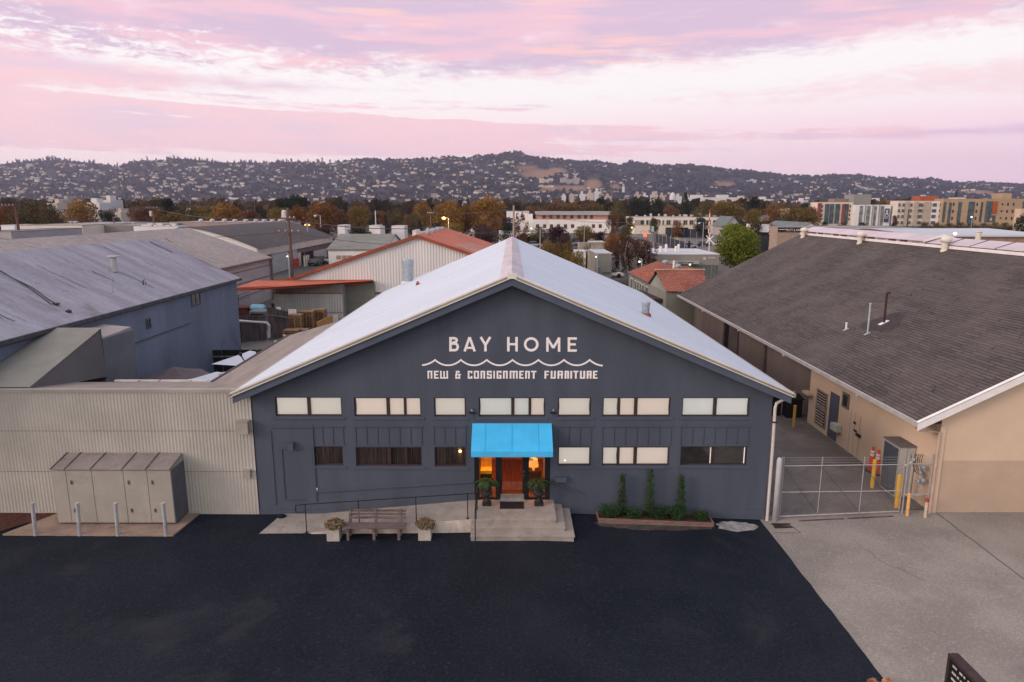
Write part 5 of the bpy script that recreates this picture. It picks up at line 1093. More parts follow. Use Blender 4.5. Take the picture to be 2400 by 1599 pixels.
darkroof = mat('charcoal_roof', (.078, .066, .068), .92, .12, .15, grain=.5, gs=1.5)
creamw = mat('cream_wall', (.66, .57, .46), .85, .08, .15, grain=.1, gs=5)
whitew = mat('white_wall', (.76, .71, .69), .85, .06, .2, grain=.08, gs=5, stain=((.45, .40, .37), .15, .4))
whiter = mat('white_flat_roof', (.60, .58, .62), .85, .08, .2, grain=.12, gs=3)
greyr = mat('grey_flat_roof2', (.30, .28, .29), .9, .12, .15, grain=.3, gs=2)
wdark = mat('dark_window', (.03, .033, .04), .2, .35, .5, spec=.6)
wbrown = mat('brown_window', (.10, .045, .035), .4, .25, .5)
# --- tan gable warehouse behind the blue grey one
TG = gable('tan_roof_warehouse', 'wide grey warehouse with taupe gable roof behind the lavender roof', 'warehouse', -50, -30, 26.5, 61, 5.2, 8.75, greyw, tanroof, over=.2)
m_ = MB()
for zz in (1.4, 2.9, 4.2): m_.box((-29.99, 26.6, zz), (-29.96, 61, zz+.07))
m_.build('wall_seam', mat('plum_seam', (.10, .07, .085), .8), TG)
m_ = MB(); m_.box((-29.9, 60.7, 0), (-29.7, 60.95, 5.0)); m_.build('downpipe', mat('brown_post', (.17, .13, .12)), TG)
m_ = MB(); m_.box((-29.72, 26.4, 4.95), (-29.6, 61.1, 5.12)); m_.build('gutter', mat('brown_post', (.17, .13, .12)), TG)
# --- dark roofed works building
WB = thing('dark_roof_works', 'works building with dark low arched roof and rust marked white fascia', 'works building', (-52, 110, 0))
wx2, rx2, e2, r2_, ya2, yb2 = -41.3, -52.5, 4.75, 8.05, 87.2, 134.
def cz(x): t = (x-rx2)/(wx2-rx2); return r2_-(r2_-e2)*(abs(t)**1.45)
m_ = MB(); n = 14; b0 = 0
for s_ in range(-n, n+1):
    x = rx2+(wx2+.4-rx2)*s_/n; m_.v += [(x, ya2-.3, cz(x)), (x, yb2+.3, cz(x))]
for i in range(2*n): m_.f.append([2*i, 2*i+2, 2*i+3, 2*i+1]); m_.mi.append(0)
m_.build('roof', darkroof, WB, fix=False)
for yy, nm in ((ya2, 'front_gable'), (yb2, 'rear_gable')):
    m_ = MB(); pts = [(rx2+(wx2-rx2)*s_/n, yy, cz(rx2+(wx2-rx2)*s_/n)-.06) for s_ in range(-n, n+1)]; m_.quad(*(pts+[(wx2, yy, 0), (2*rx2-wx2, yy, 0)])); m_.build(nm, whitew, WB, fix=False)
m_ = MB(); m_.quad((wx2, ya2, 0), (wx2, yb2, 0), (wx2, yb2, 3.6), (wx2, ya2, 3.6)); m_.build('wall', mat('plum_grey_wall', (.13, .09, .10), .85, .15, .3), WB, fix=False)
m_ = MB(); m_.box((wx2-.02, ya2, 3.35), (wx2+.25, yb2, e2-.12)); m_.build('fascia', mat('rusty_white_fascia', (.50, .42, .38), .8, .08, .4, grain=.2, gs=2, stain=((.20, .05, .035), .8, .9)), WB)
rr = random.Random(2)
for px0, px1, ya_, yb_, mm, nm in [(645, 683, 594, 632, greyw, 'pale_door'), (684, 686, 596, 628, None, 'dark_gap'), (694, 704, 583, 611, greyw, 'white_panel'), (705, 712, 592, 622, mat('reddish_white_door', (.5, .4, .37)), 'door'), (712, 720, 592, 622, None, 'dark_gap'), (724, 740, 590, 616, None, 'dark_opening'), (742, 771, 588, 612, greyw, 'pale_bay')]:
    D0, D1 = 41.3*1600/(1200-px0), 41.3*1600/(1200-px1); z1 = min(3.3, zy(ya_, D0)); m_ = MB(); m_.box((wx2+.01, Yd(D0)-1.5, 0), (wx2+.12, Yd(D1)-1.5, z1)); m_.build(nm, mm or blkm, WB)
redw = mat('red_and_white_post', (.45, .06, .05), .6, .2, 2)
for px in (694.5, 699, 703): D0 = 41.*1600/(1200-px); m_ = MB(); m_.tube([(-40.6, Yd(D0)-2, 0), (-40.6, Yd(D0)-2, 1.7)], .2, 8); tag(m_.build('guard_post', redw), 'red guard posts beside the pale doors of the works building', 'post', 'red guard posts at the works building')
for px in (717.5, 722.5, 727.5): D0 = 40.*1600/(1200-px); m_ = MB(); m_.tube([(-39.6, Yd(D0)-2, 0), (-39.6, Yd(D0)-2, 2.1)], .17, 8); tag(m_.build('guard_post', cream), 'cream guard posts beside the open bay of the works building', 'post', 'cream guard posts at the works building')
# --- white low building with grey green roof
x0, x1 = xd(772, 130), xd(905, 130); GW = cross_gable('white_workshop', 'long low white workshop with grey green roof behind the corrugated gable', 'workshop', x0, x1, Yd(129), Yd(150), 3.55, 5.9, whitew, mat('grey_green_roof', (.19, .185, .17), .9, .12, .2, grain=.3, gs=2, stain=((.14, .13, .12), .3, .5)))
for px in (794, 807.5, 820.5, 845, 858): winpart(GW, xd(px, 129, 2), Yd(129), 1.55, .95, .75, mat('tan_window', (.30, .24, .19), .5, .2, 2))
# --- long flat roofs at the far left
flat('cream_flat_warehouse', 'long cream flat roofed warehouse at the far left beyond the taupe roof', 'warehouse', 48, 197, 528, 150, 30, creamw, greyr)
flat('taupe_flat_warehouse', 'long taupe flat roofed warehouse right of the cream one', 'warehouse', 198, 330, 528.5, 158, 26, mat('taupe_wall', (.22, .19, .18), .9, .08, .2, grain=.1, gs=4), greyr)
flat('white_low_roof', 'low bright white flat roof just beyond the taupe ridge', 'building', 317, 420, 531, 145, 5, whitew, whiter)
flat('grey_shed', 'small grey shed roof at the left edge beside the brown pole', 'shed', -40, 32, 543, 120, 20, greyw, mat('blue_grey_roof', (.22, .21, .24), .9, .1, .3))
flat('white_hut', 'white hut at the far left horizon left of the pole', 'hut', 6, 38, 528, 175, 8, whitew, whiter)
VB = flat('vent_row_building', 'pinkish low building carrying a row of roof vents beyond the dark roof', 'building', 400, 668, 521, 178, 14, mat('pinkish_wall', (.38, .27, .25), .85, .15, .1, stain=((.5, .45, .43), .12, .8)), greyr)
vm = mat('pale_roof_vent', (.50, .46, .46), .6, .12, 2)
for px in (459, 486, 515, 540, 566, 590, 610, 629, 648):
    D = 176; x = xd(px, D, 7); z0 = zy(527.5, D); t_ = thing('cupola_vent', 'pale cylindrical cupola vents in a row above the dark roof', 'vent', (x, Yd(D)+3, z0), 'row of cupola vents')
    m_ = MB(); m_.lathe((x, Yd(D)+3, z0-.3), [(.5, 0), (.5, 1.25), (.62, 1.3), (.62, 1.5), (.3, 1.75), (.05, 1.8)], 10); m_.build('body', vm, t_)
for i, (px, py, D) in enumerate([(127.5, 527, 152), (138.5, 527, 152), (282, 529, 160), (257, 529, 160)]):
    x = xd(px, D, 7); z0 = zy(py, D); m_ = MB(); m_.lathe((x, Yd(D)+6, z0-.1), [(.22, 0), (.22, .4), (.5, .5), (.5, .75)], 10)
    tag(m_.build('roof_fan', vm), 'mushroom fans on the far left flat roofs', 'vent', 'mushroom fans on the flat roofs')
for i, (px, py) in enumerate([(338, 530), (352, 528), (362, 529), (374, 527), (395, 529), (405, 530)]):
    x = xd(px, 147, 7); z0 = zy(531, 147); m_ = MB(); m_.box((x-.6, Yd(147), z0-.1), (x+.6, Yd(147)+1, z0+.35+.3*(i % 2))); tag(m_.build('roof_unit', vm), 'small white units on the low white roof', 'roof unit', 'units on the low white roof')
# --- red roofed corrugated building
cw = mat('pinkish_grey_corrugated', (.69, .645, .62), .6, .07, .15, streak=(2.5, 1, .12), grain=.12, gs=10, spec=.3)
redr = mat('red_oxide_roof', (.44, .115, .062), .75, .14, .3, streak=(1, .3, 1), grain=.18, gs=5)
RB = thing('red_roof_shed', 'large pinkish grey corrugated shed with rust red gable roof', 'shed', (-9.7, 60, 0))
ra, rb2, rc = -23.9, -9.75, 4.4; ya3, yb3 = 46.9, 74.5; rze, rzr = 3.72, 8.45
def redz(x): return rzr-abs(x-rb2)*((rzr-rze)/(rb2-ra))
m_ = MB(); corr(m_, (ra+.2, ya3), (rc, ya3), 0, 0, .30, .018, 6, ztop=lambda x, y: redz(x)-.08); m_.build('front_wall', cw, RB, fix=False)
m_ = MB(); m_.quad((ra+.2, ya3, 0), (ra+.2, yb3, 0), (ra+.2, yb3, redz(ra)-.05), (ra+.2, ya3, redz(ra)-.05)); m_.quad((rc, ya3, 0), (rc, yb3, 0), (rc, yb3, redz(rc)-.05), (rc, ya3, redz(rc)-.05)); m_.quad((ra, yb3, 0), (rc, yb3, 0), (rc, yb3, redz(rc)), (rb2, yb3, rzr-.1), (ra, yb3, redz(ra))); m_.build('side_wall', cw, RB, fix=False)
m_ = MB()
for a, b in ((ra-.2, rb2), (rb2, rc+.4)): m_.prism([(a, ya3-.25, redz(a)), (b, ya3-.25, redz(b)), (b, ya3-.25, redz(b)-.07), (a, ya3-.25, redz(a)-.07)], (0, yb3-ya3+.5, 0))
rfr = m_.build('roof', redr, RB)
m_ = MB()
for a, b in ((ra-.2, rb2), (rb2, rc+.4)): m_.prism([(a, ya3-.33, redz(a)+.05), (b, ya3-.33, redz(b)+.05), (b, ya3-.33, redz(b)-.26), (a, ya3-.33, redz(a)-.26)], (0, .07, 0))
m_.build('rake_trim', mat('dark_red_trim', (.30, .065, .035), .6, .15, 1), rfr)
for k in range(4): m_ = MB(); y = 52+k*5.6; m_.box((rb2-.55, y, rzr-.13), (rb2+.55, y+1.6, rzr+.14)); m_.build('ridge_vent', galv, rfr)
for k in range(6):
    m_ = MB(); y = ya3+3.2+k*2.1; a, b = rb2+3.6+.55*k*.4, rb2+8.9+.35*k
    m_.prism([(a, y, redz(a)+.03), (b, y, redz(b)+.03), (b, y+.32, redz(b)+.03), (a, y+.32, redz(a)+.03)], (0, 0, .02)); m_.build('roof_light', mat('pale_roof_light', (.62, .42, .38), .5, .2, 1) if k > 1 else whiter, rfr)
# lean-to canopy and lower front bay
LT = [(546, 676, 3.55), (879, 660, 3.62), (872, 655.5, 3.95), (602, 657, 4.0)]
P = [atZ(a, b, c) for a, b, c in LT]; m_ = MB(); m_.add([tuple(p) for p in P]+[tuple(p-Vector((0, 0, .12))) for p in P], [[0, 1, 2, 3], [7, 6, 5, 4], [0, 4, 5, 1], [1, 5, 6, 2], [3, 7, 4, 0], [2, 6, 7, 3]]); cn = m_.build('canopy', redr, RB)
m_ = MB(); m_.add([tuple(P[0]+Vector((0, -.05, .06))), tuple(P[1]+Vector((0, -.05, .06))), tuple(P[1]+Vector((0, -.05, -.28))), tuple(P[0]+Vector((0, -.05, -.28))), tuple(P[0]+Vector((0, .03, .06))), tuple(P[1]+Vector((0, .03, .06))), tuple(P[1]+Vector((0, .03, -.28))), tuple(P[0]+Vector((0, .03, -.28)))], [[0, 1, 2, 3], [4, 5, 6, 7], [0, 1, 5, 4], [3, 2, 6, 7], [0, 3, 7, 4], [1, 2, 6, 5]]); m_.build('canopy_edge', mat('bright_red_edge', (.36, .085, .045), .6, .1, 1), cn)
bx0, bx1 = xd(645, 69.5, 1.5), xd(806, 69.5, 1.5); yb_ = Yd(69.3)
bay_m = mat('grey_corrugated_bay', (.33, .33, .31), .6, .08, .3, streak=(3, 1, .2), grain=.1, gs=10)
m_ = MB(); corr(m_, (bx0, yb_), (bx1, yb_), .0, 2.55, .28, .03, 6); m_.build('bay_wall', bay_m, RB, fix=False)
m_ = MB(); corr(m_, (bx0, yb_), (bx1, yb_), 2.70, 3.6, .28, .03, 6); m_.build('bay_upper_wall', mat('brown_grey_corrugated', (.20, .165, .15), .7, .1, .4), RB, fix=False)
m_ = MB(); m_.box((bx0, yb_-.04, 2.55), (bx1, yb_+.05, 2.70)); m_.box((bx0, yb_-.05, .62), (bx1, yb_-.035, .66)); m_.build('bay_trim', mat('brown_trim', (.18, .08, .06), .7), RB)
for bx_s in (bx0, bx1): m_ = MB(); m_.quad((bx_s, yb_+.05, 0), (bx_s, ya3, 0), (bx_s, ya3, 3.6), (bx_s, yb_+.05, 3.6)); m_.build('bay_side', bay_m, RB, fix=False)
x0, x1 = xd(809, 70.5, 1.5), xd(878, 70.5, 1.5); m_ = MB(); m_.box((x0, ya3-.25, 0), (x1, ya3-.06, 3.55)); m_.build('sliding_door', mat('olive_grey_door', (.19, .185, .155), .7, .08, .5, streak=(1, 1, 3)), RB)
m_ = MB(); m_.box((x0-.12, ya3-.3, 0), (x0-.02, ya3-.05, 3.6)); m_.build('door_post', blk, RB)
m_ = MB(); m_.box((x1+.05, ya3-.09, 2.35), (xd(940, 71), ya3-.04, 2.55)); m_.build('wall_band', mat('brown_trim', (.18, .08, .06)), RB)
# --- yard: pallets, fences, dumpster, tank, umbrellas
pw = mat('pallet_wood', (.24, .14, .075), .85, .3, 2, streak=(.6, 4, 4), grain=.2, gs=20)
pm = MB()
for k in range(3): pm.box((-.6+k*.55, -.48, .022), (-.5+k*.55, .48, .118))
for k in range(5): pm.box((-.6, -.5+k*.21, .12), (.6, -.37+k*.21, .15))
for k in range(3): pm.box((-.6, -.5+k*.42, -.01), (.6, -.37+k*.42, .02))
pal0 = pm.build('pallet', pw, origin=(0, 0, 0)); pal_first = True; rr = random.Random(22)
def put_pallet(x, y, z, rzz, lb, gp):
    global pal_first
    o = pal0 if pal_first else pal0.copy()
    if not pal_first: COL.objects.link(o)
    pal_first = False; o.location = (x, y, z); o.rotation_euler = (0, 0, rzz); tag(o, lb, 'pallet', gp)
for (px, D, n, lb) in [(694, 60.5, 11, 'pallets in the leftmost tall stack in the yard'), (722, 61.5, 12, 'pallets in the middle tall stack in the yard'), (748, 62.5, 12, 'pallets in the rightmost tall stack in the yard'), (706, 57.6, 6, 'pallets in the short front stack in the yard'), (684, 56.5, 7, 'pallets in the stack beside the wooden fence')]:
    x = xd(px, D, 1)
    for k in range(n): put_pallet(x+rr.uniform(-.04, .04), Yd(D)+rr.uniform(-.04, .04), .03+k*.165, rr.uniform(-.03, .03), lb, 'stacked wooden pallets in the yard')
p = MB(); a = Vector((xd(738, 59.5), Yd(59.5), 0)); p.prism([(a.x, a.y, .4), (a.x+1.3, a.y+.5, 1.0), (a.x+1.3, a.y+.5, 1.85), (a.x, a.y, 1.3)], (.04, -.09, 0)); tag(p.build('leaning_pallet', mat('orange_pallet_wood', (.36, .19, .07), .8, .2, 3)), 'orange toned wooden crate side leaning against the pallet stacks', 'pallet')
for (px, py, D, w_, h_, lb) in [(684.5, 735, 63.5, .75, .8, 'white sign board standing behind the pallets'), (652.5, 731, 64, .4, .9, 'narrow pale board left of the pallets by the corrugated bay'), (785, 748, 63, .5, .8, 'white board right of the pallets behind the roof edge')]:
    x = xd(px, D, 2); z = zy(py, D); m_ = MB(); m_.box((x-w_/2, Yd(D), z-h_/2), (x+w_/2, Yd(D)+.05, z+h_/2)); m_.box((x-.03, Yd(D)+.051, 0), (x+.03, Yd(D)+.09, z)); tag(m_.build('notice_board', mat('white_board', (.62, .58, .56), .7, .05, 3)), lb, 'board')
fm = mat('dark_wood_fence', (.075, .055, .055), .85, .3, 1.5, streak=(3, 3, .5), col2=(.125, .095, .09))
def board_fence(name, lb, p0, p1, h0, h1, m__, w_=.2, z0=0.):
    t_ = thing(name, lb, 'fence', ((p0[0]+p1[0])/2, (p0[1]+p1[1])/2, 0)); a, b = Vector((*p0, 0)), Vector((*p1, 0)); L = (b-a).length; d = (b-a)/L; n = int(L/w_); nr = Vector((-d.y, d.x, 0)); m_ = MB()
    for i in range(n):
        q = a+d*(i*w_); o = nr*(.035 if i % 2 else 0); h_ = h0+(h1-h0)*i/n
        m_.prism([q+o, q+d*(w_*.97)+o, q+d*(w_*.97)+o+nr*.03, q+o+nr*.03], (0, 0, h_))
    m_.build('boards', m__, t_)
    m_ = MB(); m_.prism([a+nr*-.06+Vector((0, 0, h0*.75)), b+nr*-.06+Vector((0, 0, h1*.75)), b+nr*-.06+Vector((0, 0, h1*.75+.08)), a+nr*-.06+Vector((0, 0, h0*.75+.08))], nr*.04); m_.build('rail', mat('pale_fence_rail', (.22, .18, .16)), t_); return t_
def gp_(px, py, z=0.): p = atZ(px, py, z); return (p.x, p.y)
board_fence('wooden_fence', 'dark ribbed wooden fence right of the blue grey warehouse corner', gp_(546, 805), gp_(630, 797), 2.3, 2.2, fm)
board_fence('wooden_fence', 'dark ribbed wooden fence running back towards the pallets', gp_(630, 797), gp_(683, 789), 2.9, 2.2, fm)
m_ = MB(); a, b = atZ(500, 839, 0), atZ(640, 818, 0); 
board_fence('black_screen_fence', 'black screen fence at the back of the courtyard behind the umbrellas', (-20, 20.6), (-12.6, 20.9), 1.9, 1.9, mat('black_screen', (.016, .018, .018), .9, .3, 2), .6)
m_ = MB(); p1, p2, p3, p4 = atY(548, 751, 30), atY(626, 757, 29.3), atY(631, 763, 29.2), atY(631, 792, 29.2); m_.tube([p1, p2, p3, p4], .09, 8); tag(m_.build('bent_pipe', mat('pale_pipe', (.50, .46, .45), .5)), 'pale bent pipe in front of the dark wooden fence', 'pipe')
p = atZ(556, 752, 1.0); m_ = MB(); x, y = xd(563, 66, 1), Yd(66); m_.box((x-1.4, y, 0), (x+.75, y+1.8, 1.55)); m_.box((x-1.45, y-.05, 1.55), (x+.8, y+1.85, 1.62)); m_.box((x+.76, y+.2, .5), (x+.85, y+1.6, .65)); tag(m_.build('maroon_dumpster', mat('maroon_bin', (.10, .022, .018), .7, .2, 2)), 'maroon metal dumpster against the blue grey warehouse corner', 'dumpster')
m_ = MB(); x, y = xd(603, 63, 1), Yd(63); m_.box((x-.75, y, 0), (x+.85, y+1.4, 1.7)); d2 = m_.build('grey_dumpster', mat('blue_grey_bin', (.13, .14, .16), .6, .15, 2)); tag(d2, 'blue grey dumpster with dark opening between the fence and maroon bin', 'dumpster'); 
m_ = MB(); m_.box((x-.62, y-.02, .65), (x+.6, y-.004, 1.5)); m_.build('opening', blkm, d2)
m_ = MB(); x, y = xd(604, 66.5, 2), Yd(66.5); zc_ = zy(722, 66.5); m_.tube([(x-.72, y, zc_), (x-.5, y, zc_), (x+.5, y, zc_), (x+.7, y, zc_)], [.28, .38, .38, .28], 14); tk = m_.build('blue_tank', mat('light_blue_drum', (.25, .50, .62), .4, .1, 2, spec=.5), smooth=True); tag(tk, 'light blue horizontal drum on the bins beside the grey wall', 'tank')
m_ = MB(); a = (-29.6, 44, 0); 
for k in range(4): m_.tube([(-29.4, 41+k*2.6, 0.1+k*.28), (-29.4, 41+k*2.6, 1.1+k*.28)], .035, 6)
for zz in (.55, 1.1): m_.tube([(-29.4, 41, zz), (-29.4, 48.8, zz+.84), (-29.4, 52, zz+.84)], .035, 6)
tag(m_.build('ramp_railing', mat('plum_railing', (.10, .06, .06), .6)), 'thin sloping metal railing along the pale grey warehouse wall', 'railing')
for i, (px, py, lb) in enumerate([(651, 714, 'dark machinery beside the corrugated bay corner'), (641, 727, 'brown box of scrap beside the corrugated bay')]):
    x, y = xd(px, 70, 1), Yd(70); z = zy(py, 70); m_ = MB(); m_.box((x-.5, y, 0), (x+.3, y+.8, z)); m_.box((x-.9, y+.1, z), (x+.35, y+.7, z+.1)); m_.tube([(x-.2, y+.3, z), (x-.2, y+.3, z+.7)], .1, 6); tag(m_.build('yard_machine', mat('dark_machine', (.07, .05, .045), .7, .4, 3)), lb, 'machinery')
um_w = mat('white_umbrella_cloth', (.62, .62, .70), .8, .04, 1.5); um_d = mat('plum_umbrella_cloth', (.13, .10, .105), .85, .1, 1.5); um_t = mat('taupe_umbrella_cloth', (.30, .26, .27), .85, .08, 1.5)
def umbrella(cx, cy, z, r_, h_, m__, lb, n=4, rot=.4):
    t_ = thing('patio_umbrella', lb, 'umbrella', (cx, cy, 0), 'umbrellas in the courtyard'); m_ = MB(); c = [(cx+cos(rot+i*2*pi/n)*r_, cy+sin(rot+i*2*pi/n)*r_, z) for i in range(n)]
    ap = (cx, cy, z+h_)
    for i in range(n):
        a, b = Vector(c[i]), Vector(c[(i+1) % n]); mid = (a+b)/2-Vector((0, 0, .0)); A = Vector(ap)
        a2, b2, m2 = a.lerp(A, .5)-Vector((0, 0, .05)), b.lerp(A, .5)-Vector((0, 0, .05)), mid.lerp(A, .5)-Vector((0, 0, .09))
        m_.quad(a, mid, m2, a2); m_.quad(mid, b, b2, m2); m_.quad(a2, m2, A); m_.quad(m2, b2, A)
    m_.build('canopy', m__, t_, fix=False)
    m_ = MB(); m_.tube([(cx, cy, 0), (cx, cy, z+h_-.02)], .04, 8); m_.build('pole', rail_m, t_); return t_
umbrella(-15.3, 15.0, 2.5, 2.15, .55, um_w, 'white square umbrella nearer the black screen in the courtyard', 4, .55)
umbrella(-15.15, 10.0, 2.5, 2.2, .5, um_w, 'white umbrella nearest the brown roof edge in the courtyard', 4, .15)
umbrella(-18.1, 11.6, 2.35, 1.9, .55, um_d, 'plum grey umbrella against the blue grey warehouse wall', 6, .2)
umbrella(-13.3, 17.8, 2.5, 1.6, .5, um_t, 'taupe umbrella partly hidden behind the brown roof edge', 4, .3)
for i, (px, py) in enumerate([(573, 836), (597, 829)]):
    p = atY(px, py, 12.0+i*2); m_ = MB(); m_.tube([(p.x, p.y, 0), (p.x, p.y, p.z-.3), (p.x-.2+.35*i, p.y, p.z+.1)], .035, 6); m_.lathe((p.x-.2+.35*i, p.y, p.z), [(.03, 0), (.1, .1), (.06, .22)], 8); tag(m_.build('patio_heater', dkw), ['dark patio light between the two white umbrellas', 'dark bent patio light over the white umbrella near the roof edge'][i], 'lamp')
# --- tile roofed house (right of centre)
tile = shingles('terracotta_tiles', (.27, .075, .045), (.36, .12, .075), (.11, .035, .028), .34, .34, 'y', 1.15, .05, .25)
tile2 = shingles('terracotta_tiles_cross', (.24, .07, .05), (.34, .12, .08), (.12, .04, .03), .34, .34, 'x', 1.15, .05, .25)
sagew = mat('sage_grey_stucco', (.20, .195, .17), .85, .1, .4, grain=.1, gs=10)
TH_ = thing('tile_roof_house', 'sage grey house with two terracotta tile roofs behind the shingle roof', 'house', (17, 62, 0))
# front wing: ridge runs along x; rear wing ridge along x too but lower-left; coordinates from the photograph at their own distances
A0 = atD(1471, 638, 74); B0 = atD(1520, 664, 65.5); C0 = atD(1541, 633, 68.5); E0_ = atD(1541, 611.5, 86); F0 = atD(1656, 634, 86)
zE = A0.z
m_ = MB(); Rg = E0_; m_.add([tuple(A0), tuple(B0), tuple(C0), tuple(E0_)], [[0, 1, 2, 3]]); m_.add([tuple(C0), tuple(F0), tuple(E0_)], [[0, 1, 2]]); m_.build('roof', tile, TH_, fix=False)
c1_, c2_ = atD(1537, 634.5, 67), atD(1650, 634.5, 67); d1_, d2_ = atD(1561, 683, 60.5), atD(1660, 683, 60.5)
m_ = MB(); m_.quad(c1_, c2_, d2_, d1_); m_.quad(c1_+Vector((0, .02, 0)), c2_+Vector((0, .02, 0)), c2_+Vector((0, 6, -2.2)), c1_+Vector((0, 6, -2.2))); fr2 = m_.build('front_roof', tile2, TH_, fix=False)
m_ = MB()
for k in range(24): p = c1_.lerp(c2_, k/23); m_.tube([p+Vector((-.1, 0, .04)), p+Vector((.09, 0, .1))], .11, 6)
m_.build('ridge_tile', mat('pale_ridge_tile', (.42, .25, .17), .85, .2, 3), fr2)
m_ = MB(); A1, B1 = A0+Vector((.15, 0, -.1)), B0+Vector((.15, .3, -.1)); g1, g2 = Vector((A1.x, A1.y, 0)), Vector((B1.x, B1.y, 0)); C1 = C0+Vector((0, 0, -.12)); D1 = d1_+Vector((.1, .3, -.1))
m_.quad(g1, g2, B1, A1); m_.quad(g2, (D1.x, D1.y, 0), D1, C1, B1); m_.quad((D1.x, D1.y, 0), (d2_.x, d2_.y+.3, 0), d2_+Vector((0, .3, -.1)), D1); m_.build('wall', sagew, TH_, fix=False)
m_ = MB(); m_.tube([A0, B0], .07, 6); m_.build('gutter', blk, TH_); m_ = MB(); m_.tube([B0, C0-Vector((0, 0, .05))], .08, 6); m_.build('rake_board', mat('dark_brown_board', (.05, .03, .025)), TH_)
ww_ = mat('pale_window_frame', (.50, .48, .45), .6); gg_ = mat('grey_green_glass', (.10, .12, .11), .25, .2, 1, spec=.5)
for k, f0, f1 in [(0, .10, .24), (1, .32, .42), (2, .45, .55), (3, .57, .66), (4, .69, .79), (5, .84, .98)]:
    a, b = A1.lerp(B1, f0), A1.lerp(B1, f1); nrm = Vector((-.05, -.03, 0)); H0, H1 = (.55, .97)
    q = [a+nrm, b+nrm, Vector((b.x, b.y, b.z*.92))+nrm]; m_ = MB()
    lo_a, hi_a, lo_b, hi_b = Vector((a.x, a.y, a.z-2.4)), Vector((a.x, a.y, a.z-.35)), Vector((b.x, b.y, b.z-2.4)), Vector((b.x, b.y, b.z-.35))
    m_.prism([lo_a, lo_b, hi_b, hi_a], nrm); wn = m_.build('window', ww_, TH_)
    m_ = MB(); i_ = (b-a).normalized()*.09; m_.prism([lo_a+i_+Vector((0, 0, .09))+nrm, lo_b-i_+Vector((0, 0, .09))+nrm, hi_b-i_-Vector((0, 0, .09))+nrm, hi_a+i_-Vector((0, 0, .09))+nrm], nrm*.1); m_.build('pane', gg_, wn)
for i, (px, py, D) in enumerate([(1559, 617, 82), (1589, 627, 76)]):
    p = atD(px, py, D); m_ = MB(); m_.lathe(p-Vector((0, 0, .25)), [(.2, 0), (.2, .25), (.38, .3), (.38, .5), (.1, .62)], 12); tag(m_.build('roof_turbine', galv), ['silver turbine vent near the peak of the tile roof', 'silver turbine vent on the right part of the tile roof'][i], 'vent')
p = atD(1579, 629, 76); m_ = MB(); m_.tube([p, p+Vector((0, 0, .85))], .12, 8); tag(m_.build('roof_flue', whitew), 'white flue standing on the tile roof', 'vent')
# grey gap buildings between shop roof and right warehouse
GB2 = thing('brown_lean_to', 'narrow dark roofed lean-to at the far end of the alley', 'shed', (14, 50, 0))
x0, x1 = xd(1531, 62), xd(1562, 62); m_ = MB(); m_.box((x0, Yd(62), 0), (x1, Yd(68), 2.8)); m_.build('wall', sagew, GB2); m_ = MB(); m_.box((x0-.3, Yd(61.6), 2.8), (x1+.2, Yd(68.3), 3.05)); m_.build('roof', mat('black_lean_roof', (.035, .025, .03), .9), GB2)
DH = thing('grey_annex_house', 'narrow dark grey house end with white window beside the warehouse eave', 'house', (15, 40, 0))
x0, x1 = xd(1566, 63), xd(1592, 63); m_ = MB(); m_.box((x0, Yd(62.3), 0), (x1, Yd(66), 3.5)); m_.build('wall', mat('dark_grey_wall', (.10, .10, .10), .85, .2, 1), DH)
for px, ya_, yb_ in ((1572, 690, 706), (1592-3, 700, 750)): winpart(DH, xd(px, 62), Yd(62.2), zy(yb_, 62), .35, zy(ya_, 62)-zy(yb_, 62), gg_, ww_)
# --- timber yard store with sign
TS = flat('builders_store', 'grey flat roofed store reading TRUITT & WHITE beside the bright green tree', 'store', 1534, 1684, 596, 100, 13, mat('warm_grey_stucco', (.255, .225, .20), .85, .08, .3, grain=.1, gs=6), mat('pale_metal_roof', (.50, .50, .54), .6, .12, .3, streak=(.3, 1, 1)))
m_ = MB(); a, b = xd(1567, 99), xd(1640, 99); zz1, zz0 = zy(612.5, 99), zy(619, 99); m_.box((a, Yd(99.0), zz0), (b, Yd(99.9), zz1)); cy_ = m_.build('entrance_canopy', mat('pale_canopy', (.34, .33, .31), .6, .1, .5), TS)
text_mesh('sign_text', 'TRUITT & WHITE', .36, mat('dark_sign_letter', (.03, .03, .03), .7), cy_, Matrix.Translation((xd(1590, 98.9), Yd(98.97), zz0+.07)) @ Matrix.Rotation(R(90), 4, 'X'), .01, sx=.82)
for k, px in enumerate((1595, 1627, 1642, 1660, 1677)): winpart(TS, xd(px, 100), Yd(100), .8, .95, 2.1, blkm if k == 0 else gg_, sagew)
m_ = MB(); a, b = xd(1648, 100), xd(1655, 100); m_.box((a, Yd(99.93), zy(609.5, 100)), (b, Yd(99.98), zy(602.5, 100))); m_.build('wall_logo', mat('pale_logo_panel', (.5, .44, .4), .7), TS)
text_mesh('sign_text', 'BUILDERS', .3, mat('white_sign_letter', (.7, .66, .62)), TS, Matrix.Translation((xd(1660, 99.9), Yd(99.95), zy(606, 100))) @ Matrix.Rotation(R(90), 4, 'X'), .01, sx=.8)
m_ = MB(); p = atD(1617, 622, 99.5); m_.lathe(p, [(.03, 0), (.13, .08), (.13, .16), (.03, .22)], 8); m_.build('entrance_lamp', glow('pale_green_lamp', (1., .95, .6), 3., (1, 1, .8)), TS)
for i, px in enumerate((1548, 1561, 1584, 1590)): p = atD(px, 588, 106); m_ = MB(); m_.tube([p-Vector((0, 0, .4)), p+Vector((0, 0, .7+.3*(i % 2)))], .2, 8); tag(m_.build('roof_vent', whitew), 'white vents on the pale metal store roof', 'vent', 'white vents on the store roof')
